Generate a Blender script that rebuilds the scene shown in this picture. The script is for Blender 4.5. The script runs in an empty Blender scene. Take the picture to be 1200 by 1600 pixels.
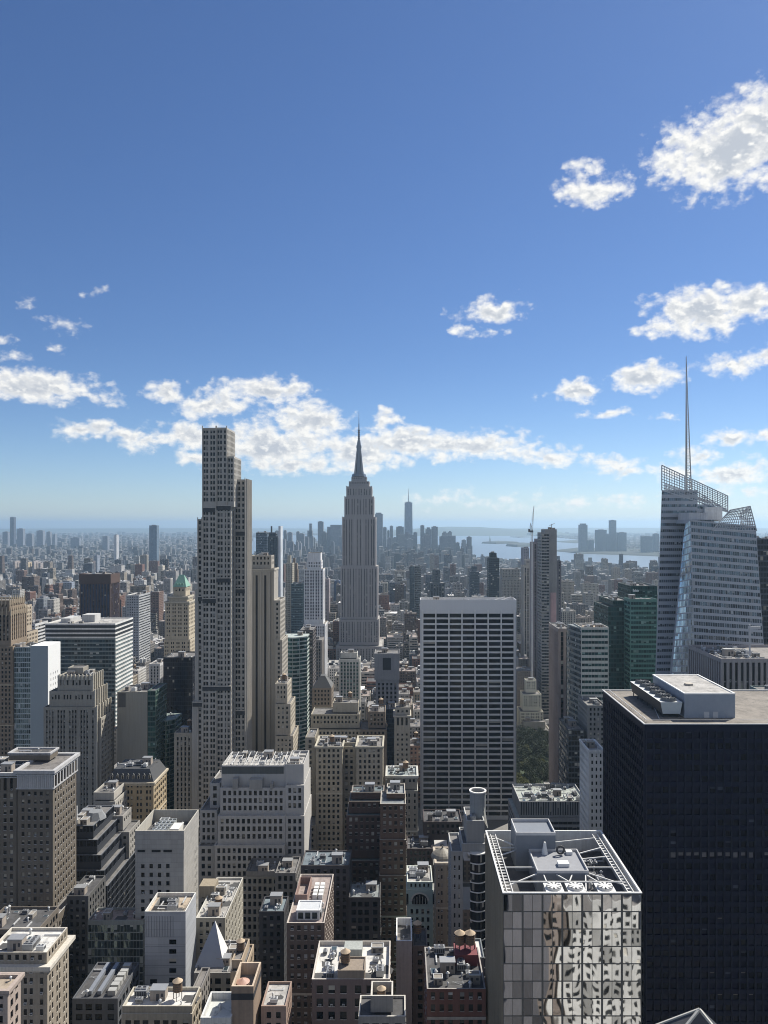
import bpy, math, random
import numpy as np
from mathutils import Vector

# ------------------------------------------------------------------ camera
VPX, HZ, FP, EYE = 625.0, 819.0, 1200.0, 260.0     # avenue vanishing point, eye line, focal length in photo pixels, eye height in metres
sc = bpy.context.scene
cd = bpy.data.cameras.new("camera")
cam = bpy.data.objects.new("camera", cd)
sc.collection.objects.link(cam)
cam.location = (0, 0, EYE)
cam.rotation_euler = (math.radians(90), 0, 0)
cd.sensor_fit = 'VERTICAL'
cd.sensor_height = 32.0
cd.lens = FP / 1600.0 * 32.0
cd.shift_x = (600.0 - VPX) / 1600.0
cd.shift_y = (HZ - 800.0) / 1600.0
cd.clip_start = 1.0
cd.clip_end = 200000.0
sc.camera = cam

SUN_EL, SUN_AZ = 46.0, 46.0          # azimuth measured from the view direction (+Y) towards +X
HAZE_DENSITY = 5.2e-5
SKY_STRENGTH = 0.057
SUN_STRENGTH = 5.0
EXPOSURE = 0.52

sc.view_settings.view_transform = 'Standard'
sc.view_settings.look = 'None'
sc.view_settings.exposure = EXPOSURE
sc.view_settings.gamma = 1.0
sc.render.engine = 'CYCLES'
sc.cycles.max_bounces = 6
sc.cycles.pixel_filter_type = 'BLACKMAN_HARRIS'
sc.cycles.filter_width = 1.05
sc.cycles.diffuse_bounces = 2
sc.cycles.glossy_bounces = 3
sc.cycles.volume_bounces = 0
sc.cycles.transparent_max_bounces = 8
sc.cycles.sample_clamp_indirect = 4.0
sc.cycles.caustics_reflective = False
sc.cycles.caustics_refractive = False

# ------------------------------------------------------------------ sun
sl = bpy.data.lights.new("sun", 'SUN')
sl.energy = SUN_STRENGTH
sl.angle = math.radians(0.5)
sl.color = (1.0, 0.94, 0.84)
so = bpy.data.objects.new("sun", sl)
sc.collection.objects.link(so)
e, a = math.radians(SUN_EL), math.radians(SUN_AZ)
sd = Vector((math.sin(a) * math.cos(e), math.cos(a) * math.cos(e), math.sin(e)))
so.rotation_euler = sd.to_track_quat('Z', 'Y').to_euler()
so.location = (800, 800, 2000)

# ------------------------------------------------------------------ node helper
class NT:
    def __init__(s, nt):
        s.t = nt
    def n(s, typ, **kw):
        nd = s.t.nodes.new(typ)
        for k, v in kw.items():
            setattr(nd, k, v)
        return nd
    def put(s, sock, v):
        if v is None: return
        if hasattr(v, 'is_output') or isinstance(v, bpy.types.NodeSocket):
            s.t.links.new(v, sock)
        else:
            sock.default_value = v
    def m(s, op, a=None, b=None, c=None, clamp=False):
        nd = s.n('ShaderNodeMath', operation=op, use_clamp=clamp)
        for i, v in enumerate((a, b, c)):
            s.put(nd.inputs[i], v)
        return nd.outputs[0]
    def v(s, op, a=None, b=None, scale=None):
        nd = s.n('ShaderNodeVectorMath', operation=op)
        s.put(nd.inputs[0], a)
        if b is not None: s.put(nd.inputs[1], b)
        if scale is not None: s.put(nd.inputs['Scale'], scale)
        return nd.outputs['Value'] if op in ('LENGTH', 'DOT_PRODUCT', 'DISTANCE') else nd.outputs[0]
    def mix(s, f, a, b, blend='MIX'):
        nd = s.n('ShaderNodeMix', data_type='RGBA', blend_type=blend)
        s.put(nd.inputs[0], f)
        s.put(nd.inputs[6], a); s.put(nd.inputs[7], b)
        return nd.outputs[2]
    def noise(s, vec, scale, detail=2.0, rough=0.5, dim='3D', dist=0.0):
        nd = s.n('ShaderNodeTexNoise', noise_dimensions=dim)
        s.put(nd.inputs['Vector'], vec)
        nd.inputs['Scale'].default_value = scale
        nd.inputs['Detail'].default_value = detail
        nd.inputs['Roughness'].default_value = rough
        nd.inputs['Distortion'].default_value = dist
        return nd.outputs[0]
    def ramp(s, f, lo, hi, a=0.0, b=1.0, smooth=True):
        nd = s.n('ShaderNodeMapRange', interpolation_type='SMOOTHSTEP' if smooth else 'LINEAR')
        s.put(nd.inputs[0], f)
        for i, v in ((1, lo), (2, hi), (3, a), (4, b)):
            s.put(nd.inputs[i], v)
        return nd.outputs[0]
    def comb(s, x, y, z):
        nd = s.n('ShaderNodeCombineXYZ')
        for i, v in enumerate((x, y, z)): s.put(nd.inputs[i], v)
        return nd.outputs[0]
    def sep(s, v):
        nd = s.n('ShaderNodeSeparateXYZ'); s.put(nd.inputs[0], v)
        return nd.outputs[0], nd.outputs[1], nd.outputs[2]

# ------------------------------------------------------------------ world: Nishita sky + clouds laid out by azimuth and elevation
w = bpy.data.worlds.new("World")
sc.world = w
w.use_nodes = True
w.node_tree.nodes.clear()
N = NT(w.node_tree)
tc = N.n('ShaderNodeTexCoord')
D0 = N.v('NORMALIZE', tc.outputs['Generated'])
dx, dy, dz = N.sep(D0)
sky = N.n('ShaderNodeTexSky', sky_type='NISHITA')
sky.sun_disc = False
sky.sun_elevation = e
sky.sun_rotation = a
sky.altitude = 200.0
sky.air_density = 1.0
sky.dust_density = 0.25
sky.ozone_density = 2.5
N.put(sky.inputs[0], N.comb(dx, dy, N.m('MAXIMUM', dz, 0.004)))
D2R = math.pi / 180
def AE(px, py):
    X, Y, Zz = (px - VPX) / FP, 1.0, (HZ - py) / FP
    return math.degrees(math.atan2(X, Y)), math.degrees(math.atan2(Zz, math.hypot(X, Y)))
az = N.m('MULTIPLY', N.m('ARCTAN2', dx, dy), 1 / D2R)
el = N.m('MULTIPLY', N.m('ARCSINE', dz), 1 / D2R)
P0 = N.comb(az, el, 0.0)
def warp(P):
    nd = N.n('ShaderNodeTexNoise', noise_dimensions='3D')
    N.put(nd.inputs['Vector'], P)
    nd.inputs['Scale'].default_value = 0.55
    nd.inputs['Detail'].default_value = 4.0
    return N.v('ADD', P, N.v('MULTIPLY', N.v('SUBTRACT', nd.outputs['Color'], (0.5, 0.5, 0.5)), (2.4, 1.5, 0.0)))
P1 = warp(P0)
# (px, py, rx, ry, strength) read off the sky
CL = [(1140, 235, 130, 62, 1.25), (1190, 195, 80, 55, 1.2), (1060, 245, 60, 48, .95), (1190, 275, 40, 30, .8),
      (915, 262, 34, 15, .75), (930, 298, 62, 24, .95), (985, 270, 18, 12, .55), (1085, 308, 14, 12, .6),
      (765, 487, 60, 21, 1.0), (725, 517, 26, 9, .6), (778, 517, 26, 8, .6),
      (1095, 485, 95, 42, 1.15), (1170, 470, 70, 32, 1.05), (1035, 512, 50, 22, .8),
      (1010, 590, 62, 27, 1.15), (1140, 573, 62, 20, .95), (1195, 560, 40, 17, .9),
      (903, 609, 46, 17, .95), (952, 646, 42, 9, .65), (1040, 649, 22, 8, .6), (845, 617, 10, 8, .4),
      (1150, 686, 54, 16, .85), (1190, 680, 40, 14, .8), (1085, 712, 46, 20, .95), (1150, 738, 80, 22, .95), (1050, 735, 60, 16, .7),
      (45, 605, 120, 30, 1.15), (150, 620, 55, 14, .6), (50, 475, 26, 17, .42), (100, 508, 40, 14, .42), (155, 457, 26, 8, .42), (20, 560, 50, 16, .45), (85, 545, 45, 8, .38), (10, 530, 36, 8, .38),
      (130, 670, 52, 16, .95), (260, 613, 40, 24, 1.05), (330, 632, 72, 24, 1.05), (415, 612, 82, 25, 1.1), (300, 597, 8, 5, .2),
      (215, 686, 58, 20, .9), (300, 682, 74, 24, .95), (430, 694, 140, 40, 1.15), (480, 658, 80, 30, 1.1), (570, 706, 90, 36, 1.1), (640, 690, 100, 26, 1.1), (450, 725, 110, 18, .95),
      (740, 697, 110, 26, 1.1), (860, 713, 90, 16, .85), (950, 722, 60, 14, .75), (975, 738, 50, 11, .6), (600, 655, 26, 20, .9), (300, 715, 34, 16, .75),
      (690, 778, 70, 17, .5), (790, 786, 80, 13, .45), (880, 782, 90, 17, .5), (970, 782, 80, 17, .5), (1160, 770, 60, 12, .45), (495, 612, 14, 8, .5)]
F = F2 = None
for (px, py, rx, ry, st) in CL:
    ca, ce = AE(px, py)
    ra = rx / FP * 57.3 * math.cos(math.radians(ca)) ** 2 * 1.12
    re_ = ry / FP * 57.3 * math.cos(math.radians(ca)) * 1.15
    L = N.v('LENGTH', N.v('MULTIPLY', N.v('SUBTRACT', P1, (ca, ce, 0.0)), (1 / ra, 1 / re_, 0.0)))
    f = N.m('MULTIPLY_ADD', L, -st, st * 1.04)
    F = f if F is None else N.m('MAXIMUM', F, f)
PN = N.v('MULTIPLY', P0, (1.0, 1.45, 1.0))
nA = N.noise(PN, 0.42, 3.0, 0.5)
nB = N.noise(PN, 1.1, 7.0, 0.51)
def puff(P):
    vo = N.n('ShaderNodeTexVoronoi', feature='F1')
    N.put(vo.inputs['Vector'], P); vo.inputs['Scale'].default_value = 0.9; vo.inputs['Detail'].default_value = 2.0; vo.inputs['Roughness'].default_value = 0.5; vo.inputs['Lacunarity'].default_value = 2.2
    return vo.outputs['Distance']
vw = N.n('ShaderNodeTexNoise'); N.put(vw.inputs['Vector'], PN); vw.inputs['Scale'].default_value = 2.2; vw.inputs['Detail'].default_value = 2.0
warpv = N.v('MULTIPLY', N.v('SUBTRACT', vw.outputs['Color'], (0.5, 0.5, 0.5)), (0.5, 0.5, 0.5))
vA = puff(N.v('ADD', PN, warpv))
PU = N.v('ADD', PN, (0.18, 0.34, 0.0))
nA2 = N.noise(PU, 0.42, 3.0, 0.5)
nB2 = N.noise(PU, 1.1, 4.0, 0.48)
vA2 = puff(N.v('ADD', PU, warpv))
def nmix(a_, b_, v_):
    k = N.m('MULTIPLY', N.m('SUBTRACT', a_, 0.5), 0.8)
    k = N.m('MULTIPLY_ADD', N.m('SUBTRACT', b_, 0.5), 1.15, k)
    return N.m('MULTIPLY_ADD', N.m('SUBTRACT', 0.74, v_), 0.42, k)
nz1 = nmix(nA, nB, vA); nz2 = nmix(nA2, nB2, vA2)
Fc = N.m('ADD', F, nz1)
Fu = N.m('ADD', F, nz2)                       # the cloud a little way towards the sun
alpha = N.ramp(Fc, 0.02, 0.70)
dens = N.ramp(Fc, 0.35, 1.1)
shade = N.ramp(N.m('ADD', Fu, N.m('MULTIPLY', N.m('SUBTRACT', Fu, Fc), 1.1)), 0.25, 1.05)
sh = N.m('MULTIPLY', shade, N.m('MULTIPLY_ADD', dens, 0.55, 0.22), clamp=True)
ccol = N.mix(sh, (12.5, 12.3, 11.8, 1), (5.0, 5.7, 6.9, 1))
# broken bright cloud added behind the viewer, unseen, as neutral fill on the facades
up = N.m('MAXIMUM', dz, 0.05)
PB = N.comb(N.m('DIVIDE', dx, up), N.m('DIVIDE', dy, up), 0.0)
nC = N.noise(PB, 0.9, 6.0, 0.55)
fill_cloud = N.m('MULTIPLY', N.ramp(nC, 0.50, 0.60), N.ramp(dy, -0.02, -0.25))
fill_cloud = N.m('MULTIPLY', fill_cloud, N.ramp(dz, 0.02, 0.12))
lowb = N.m('POWER', N.ramp(dz, 0.0, 0.24, 1.0, 0.0, False), 1.8)
# the clear sky: Nishita, deeper and bluer, paler and less green towards the horizon
tint = N.mix(lowb, (0.70, 0.88, 1.18, 1), (1.05, 1.24, 1.60, 1))
skc = N.mix(1.0, sky.outputs[0], tint, 'MULTIPLY')
final = N.mix(N.m('MULTIPLY', alpha, 0.97), skc, ccol)
final = N.mix(fill_cloud, final, (9.6, 9.0, 8.3, 1))
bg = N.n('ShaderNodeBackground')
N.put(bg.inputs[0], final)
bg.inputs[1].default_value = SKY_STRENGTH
out = N.n('ShaderNodeOutputWorld')
w.node_tree.links.new(bg.outputs[0], out.inputs[0])
w.cycles.sampling_method = 'MANUAL'
w.cycles.sample_map_resolution = 512

# ------------------------------------------------------------------ materials
MATS = {}
def newmat(name):
    m = bpy.data.materials.new(name)
    m.use_nodes = True
    return m, NT(m.node_tree), m.node_tree.nodes['Principled BSDF']

def wall(color, rough=0.85, var=0.30, streak=0.38, joint=None, brick=False, spec=0.3):
    """masonry, stone, brick or metal skin; grime and panel tone vary over its surface"""
    key = ('wall', tuple(color), rough, var, streak, joint, brick)
    if key in MATS: return MATS[key]
    m, N, p = newmat('wall_surface')
    geo = N.n('ShaderNodeNewGeometry')
    pos = geo.outputs['Position']
    a = N.noise(pos, 0.045, 4.0, 0.6)
    b = N.noise(pos, 0.9, 3.0, 0.6)
    s = N.noise(N.v('MULTIPLY', pos, (1.3, 1.3, 0.05)), 1.0, 3.0, 0.6)
    g = N.m('ADD', N.m('MULTIPLY', N.m('SUBTRACT', a, 0.5), var * 2.2), N.m('MULTIPLY', N.m('SUBTRACT', b, 0.5), var * 1.1))
    g = N.m('ADD', g, N.m('MULTIPLY', N.m('SUBTRACT', s, 0.5), streak * 1.6))
    if joint:
        x, y, z = N.sep(pos)
        jz = N.m('LESS_THAN', N.m('FRACT', N.m('DIVIDE', z, joint)), 0.07)
        cell = N.n('ShaderNodeTexWhiteNoise')
        N.put(cell.inputs[0], N.v('FLOOR', N.v('DIVIDE', pos, (joint * 1.5, joint * 1.5, joint))))
        g = N.m('ADD', g, N.m('MULTIPLY', N.m('SUBTRACT', cell.outputs[0], 0.5), 0.13))
        g = N.m('SUBTRACT', g, N.m('MULTIPLY', jz, 0.22))
    k = N.m('MAXIMUM', N.m('ADD', g, 1.0), 0.25)
    col = N.v('SCALE', tuple(color), scale=k)
    N.put(p.inputs['Base Color'], col)
    p.inputs['Roughness'].default_value = rough
    p.inputs['Specular IOR Level'].default_value = spec
    MATS[key] = m
    return m

def glass(color=(0.012, 0.016, 0.02), blind=0.25, blindcol=(0.35, 0.33, 0.28), rough=0.08, metal=0.0, wob=0.02, spec=0.25, wave=1.5, wsc=0.5):
    """a window seen from outside: dark glass that mirrors, some with blinds part way down"""
    key = ('glass', tuple(color), blind, tuple(blindcol), rough, metal, wob, spec, wave, wsc)
    if key in MATS: return MATS[key]
    m, N, p = newmat('window_glass')
    oi = N.n('ShaderNodeObjectInfo')
    at = N.n('ShaderNodeAttribute'); at.attribute_name = 'rnd'
    uv = N.n('ShaderNodeUVMap'); uv.uv_map = 'UVMap'
    u, v, _ = N.sep(uv.outputs[0])
    geo = N.n('ShaderNodeNewGeometry')
    r = N.m('FRACT', N.m('ADD', oi.outputs['Random'], at.outputs['Fac']))
    r2 = N.m('FRACT', N.m('MULTIPLY', r, 17.31))
    r3 = N.m('FRACT', N.m('MULTIPLY', r, 91.7))
    has = N.m('LESS_THAN', r, blind)
    down = N.m('GREATER_THAN', v, N.m('SUBTRACT', 0.85, N.m('MULTIPLY', r2, 0.9)))
    isb = N.m('MULTIPLY', has, down)
    bc = N.v('SCALE', tuple(blindcol), scale=N.m('MULTIPLY_ADD', r3, 0.8, 0.5))
    dk = N.v('SCALE', tuple(color), scale=N.m('MULTIPLY_ADD', r3, 1.4, 0.5))
    # meeting rail
    rail = N.m('LESS_THAN', N.m('ABSOLUTE', N.m('SUBTRACT', v, 0.5)), 0.03)
    col = N.mix(isb, dk, bc)
    N.put(p.inputs['Base Color'], col)
    N.put(p.inputs['Roughness'], N.m('MULTIPLY_ADD', isb, 0.25, rough))
    N.put(p.inputs['Metallic'], N.m('MULTIPLY', N.m('SUBTRACT', 1.0, isb), metal))
    p.inputs['Specular IOR Level'].default_value = spec
    # every pane leans a little its own way, and old glass is wavy
    tilt = N.n('ShaderNodeTexWhiteNoise'); tilt.noise_dimensions = '1D'
    N.put(tilt.inputs['W'], N.m('MULTIPLY', r, 913.0))
    nz = N.n('ShaderNodeTexNoise'); N.put(nz.inputs['Vector'], N.v('MULTIPLY', geo.outputs['Position'], (1.0, 1.0, 0.35))); nz.inputs['Scale'].default_value = wsc; nz.inputs['Detail'].default_value = 1.0
    off = N.v('ADD', N.v('SCALE', N.v('SUBTRACT', tilt.outputs['Color'], (.5, .5, .5)), scale=wob * 2.0), N.v('SCALE', N.v('SUBTRACT', nz.outputs['Color'], (.5, .5, .5)), scale=wob * wave))
    N.put(p.inputs['Normal'], N.v('NORMALIZE', N.v('ADD', geo.outputs['Normal'], off)))
    MATS[key] = m
    return m

def plain(color, rough=0.6, metal=0.0, var=0.15, scale=0.6, name='surface'):
    key = ('plain', tuple(color), rough, metal, var, scale)
    if key in MATS: return MATS[key]
    m, N, p = newmat(name)
    geo = N.n('ShaderNodeNewGeometry')
    b = N.noise(geo.outputs['Position'], scale, 5.0, 0.65)
    N.put(p.inputs['Base Color'], N.v('SCALE', tuple(color), scale=N.m('MULTIPLY_ADD', N.m('SUBTRACT', b, 0.5), var * 2.5, 1.0)))
    p.inputs['Roughness'].default_value = rough
    p.inputs['Metallic'].default_value = metal
    MATS[key] = m
    return m

def roofmat(color=(0.16, 0.155, 0.15), var=0.75):
    key = ('roof', tuple(color), var)
    if key in MATS: return MATS[key]
    m, N, p = newmat('roof_surface')
    geo = N.n('ShaderNodeNewGeometry')
    pos = geo.outputs['Position']
    a = N.noise(pos, 0.12, 4.0, 0.65)
    b = N.noise(pos, 0.8, 4.0, 0.7)
    st = N.ramp(N.noise(pos, 0.25, 5.0, 0.7, dist=1.0), 0.52, 0.62)
    cell = N.n('ShaderNodeTexWhiteNoise')
    N.put(cell.inputs[0], N.v('FLOOR', N.v('DIVIDE', pos, (1.8, 6.0, 50.0))))
    k = N.m('ADD', N.m('MULTIPLY', N.m('SUBTRACT', a, 0.5), var * 2), N.m('MULTIPLY', N.m('SUBTRACT', b, 0.5), var))
    k = N.m('ADD', k, N.m('MULTIPLY', N.m('SUBTRACT', cell.outputs[0], .5), .12))
    k = N.m('SUBTRACT', k, N.m('MULTIPLY', st, 0.28))
    N.put(p.inputs['Base Color'], N.v('SCALE', tuple(color), scale=N.m('MAXIMUM', N.m('ADD', k, 1.0), 0.15)))
    p.inputs['Roughness'].default_value = 0.9
    MATS[key] = m
    return m

def cityskin(wz=3.6, bx_=3.2, name='far_wall', dark=0.35):
    """far walls: the face's own colour with rows of windows at true storey and bay size"""
    key = ('city', wz, bx_, dark)
    if key in MATS: return MATS[key]
    m, N, p = newmat(name)
    geo = N.n('ShaderNodeNewGeometry')
    x, y, z = N.sep(geo.outputs['Position'])
    nx, ny, nz = N.sep(geo.outputs['Normal'])
    at = N.n('ShaderNodeAttribute'); at.attribute_name = 'col'
    h = N.m('ADD', N.m('MULTIPLY', x, N.m('ABSOLUTE', ny)), N.m('MULTIPLY', y, N.m('ABSOLUTE', nx)))
    fz = N.m('FRACT', N.m('DIVIDE', z, wz))
    fh = N.m('FRACT', N.m('DIVIDE', h, bx_))
    wi = N.m('MULTIPLY', N.m('GREATER_THAN', fz, 0.45), N.m('GREATER_THAN', fh, 0.48))
    side = N.m('LESS_THAN', N.m('ABSOLUTE', nz), 0.5)
    wi = N.m('MULTIPLY', wi, side)
    cell = N.n('ShaderNodeTexWhiteNoise')
    N.put(cell.inputs[0], N.comb(N.m('FLOOR', N.m('DIVIDE', h, bx_)), N.m('FLOOR', N.m('DIVIDE', z, wz)), N.m('MULTIPLY', nx, 7.0)))
    wcol = N.mix(N.m('GREATER_THAN', cell.outputs[0], 0.8), (0.02, 0.025, 0.03, 1), (0.22, 0.21, 0.19, 1))
    b = N.noise(geo.outputs['Position'], 0.06, 4.0, 0.6)
    base = N.v('SCALE', at.outputs['Color'], scale=N.m('MULTIPLY_ADD', N.m('SUBTRACT', b, 0.5), 0.7, 1.0))
    c = N.mix(N.m('MULTIPLY', wi, 1.0 - dark), base, wcol)
    N.put(p.inputs['Base Color'], c)
    p.inputs['Roughness'].default_value = 0.7
    MATS[key] = m
    return m

# ------------------------------------------------------------------ mesh builder
class MB:
    def __init__(s):
        s.q = []; s.qm = []; s.poly = []; s.pm = []
    def quads(s, arr, mi=0):
        arr = np.asarray(arr, dtype=np.float64).reshape(-1, 4, 3)
        s.q.append(arr)
        s.qm.append(np.full(len(arr), mi, dtype=np.int32) if np.isscalar(mi) else np.asarray(mi, dtype=np.int32))
    def quad(s, a, b, c, d, mi=0):
        s.quads([[a, b, c, d]], mi)
    def ngon(s, pts, mi=0):
        s.poly.append(pts); s.pm.append(mi)
    def box(s, x0, x1, y0, y1, z0, z1, mi=0, bottom=True):
        v = lambda i, j, k: ((x0, x1)[i], (y0, y1)[j], (z0, z1)[k])
        f = [(v(0,0,0), v(1,0,0), v(1,0,1), v(0,0,1)), (v(1,0,0), v(1,1,0), v(1,1,1), v(1,0,1)),
             (v(1,1,0), v(0,1,0), v(0,1,1), v(1,1,1)), (v(0,1,0), v(0,0,0), v(0,0,1), v(0,1,1)),
             (v(0,0,1), v(1,0,1), v(1,1,1), v(0,1,1))]
        if bottom: f.append((v(0,1,0), v(1,1,0), v(1,0,0), v(0,0,0)))
        s.quads(f, mi)
    def cyl(s, x, y, z0, z1, r0, r1=None, n=12, mi=0, cap=True, rot=0.0):
        r1 = r0 if r1 is None else r1
        A = [(math.cos(rot + 2*math.pi*k/n), math.sin(rot + 2*math.pi*k/n)) for k in range(n)]
        lo = [(x + r0*c, y + r0*d, z0) for c, d in A]; hi = [(x + r1*c, y + r1*d, z1) for c, d in A]
        s.quads([(lo[k], lo[(k+1) % n], hi[(k+1) % n], hi[k]) for k in range(n)] if r1 > 1e-6 else np.zeros((0, 4, 3)), mi)
        if r1 <= 1e-6:
            for k in range(n): s.ngon([lo[k], lo[(k+1) % n], (x, y, z1)], mi)
        elif cap: s.ngon(hi, mi)
        if cap: s.ngon(lo[::-1], mi)
    def bar(s, a, b, r, mi=0, r2=None):
        """a square bar between two points"""
        a = Vector(a); b = Vector(b); d = (b - a)
        if d.length < 1e-6: return
        d.normalize()
        up = Vector((0, 0, 1)) if abs(d.z) < 0.9 else Vector((1, 0, 0))
        p = d.cross(up).normalized(); q = d.cross(p)
        r2 = r if r2 is None else r2
        A = [a + p*i*r + q*j*r for i, j in ((-1,-1),(1,-1),(1,1),(-1,1))]
        B = [b + p*i*r2 + q*j*r2 for i, j in ((-1,-1),(1,-1),(1,1),(-1,1))]
        s.quads([(A[k], A[(k+1)%4], B[(k+1)%4], B[k]) for k in range(4)] + [(A[3], A[2], A[1], A[0]), (B[0], B[1], B[2], B[3])], mi)
    def ring(s, x0, x1, y0, y1, z0, z1, t, out=0.0, mi=0, bottom=False):
        """a frame round a rectangle, t thick inwards and out metres proud"""
        X0, X1, Y0, Y1 = x0-out, x1+out, y0-out, y1+out
        a, b, c, d = x0+t, x1-t, y0+t, y1-t
        O = [(X0,Y0),(X1,Y0),(X1,Y1),(X0,Y1)]; I = [(a,c),(b,c),(b,d),(a,d)]
        f = []
        for k in range(4):
            o0, o1, i0, i1 = O[k], O[(k+1)%4], I[k], I[(k+1)%4]
            f.append(((*o0,z1), (*o1,z1), (*i1,z1), (*i0,z1)))
            f.append(((*i1,z0), (*i0,z0), (*i0,z1), (*i1,z1)))
            if out > 0 or bottom:
                f.append(((*o0,z0), (*o1,z0), (*o1,z1), (*o0,z1)))
                f.append(((*o1,z0), (*o0,z0), (*i0,z0), (*i1,z0)))
        s.quads(f, mi)
    def build(s, name, mats, parent=None, origin=(0,0,0), uv=False, rnd=None, cols=None, weld=True):
        Q = np.concatenate(s.q) if s.q else np.zeros((0,4,3))
        qm = np.concatenate(s.qm) if s.qm else np.zeros(0, np.int32)
        V = Q.reshape(-1, 3) - np.asarray(origin)
        nq = len(Q)
        pv = []; pl = []
        for p in s.poly:
            pl.append(len(p)); pv.extend([tuple(np.asarray(tuple(x)) - np.asarray(origin)) for x in p])
        if pv: V = np.concatenate([V, np.asarray(pv, dtype=float)])
        tot = np.concatenate([np.full(nq, 4, np.int32), np.asarray(pl, np.int32)]) if pl else np.full(nq, 4, np.int32)
        idx = np.arange(len(V), dtype=np.int64)
        if weld and len(V):
            K = np.round(V * 500).astype(np.int64) + (1 << 20)
            key = (K[:,0] << 42) ^ (K[:,1] << 21) ^ K[:,2]
            _, first, inv = np.unique(key, return_index=True, return_inverse=True)
            V = V[first]; idx = inv.ravel()
        me = bpy.data.meshes.new(name)
        me.vertices.add(len(V)); me.vertices.foreach_set('co', V.astype(np.float32).ravel())
        me.loops.add(len(idx)); me.loops.foreach_set('vertex_index', idx.astype(np.int32))
        me.polygons.add(len(tot))
        st = np.concatenate([[0], np.cumsum(tot)[:-1]]).astype(np.int32)
        me.polygons.foreach_set('loop_start', st)
        me.polygons.foreach_set('use_smooth', np.zeros(len(tot), dtype=bool))
        mats = mats if isinstance(mats, (list, tuple)) else [mats]
        for mm in mats: me.materials.append(mm)
        mi = np.concatenate([qm, np.asarray(s.pm, np.int32)]) if s.pm else qm
        me.polygons.foreach_set('material_index', np.minimum(mi, len(mats)-1).astype(np.int32))
        if uv:
            l = me.uv_layers.new(name='UVMap')
            l.data.foreach_set('uv', np.tile(np.array([0,0,1,0,1,1,0,1], np.float32), nq))
        if rnd is not None:
            at = me.attributes.new('rnd', 'FLOAT', 'FACE'); at.data.foreach_set('value', rnd.astype(np.float32))
        if cols is not None:
            at = me.attributes.new('col', 'FLOAT_COLOR', 'FACE'); at.data.foreach_set('color', cols.astype(np.float32).ravel())
        me.update(calc_edges=True)
        me.validate() if False else None
        o = bpy.data.objects.new(name, me)
        sc.collection.objects.link(o)
        if parent: o.parent = parent
        return o

def tag(o, label=None, cat=None, group=None, kind=None):
    for k, v in (('label', label), ('category', cat), ('group', group), ('kind', kind)):
        if v: o[k] = v
    return o
def empty(name, loc, label=None, cat=None, group=None):
    o = bpy.data.objects.new(name, None)
    sc.collection.objects.link(o)
    o.location = loc
    o.empty_display_size = 1
    return tag(o, label, cat, group)
def px2x(px, Y): return (px - VPX) / FP * Y
def py2z(py, Y): return EYE - (py - HZ) / FP * Y

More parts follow.
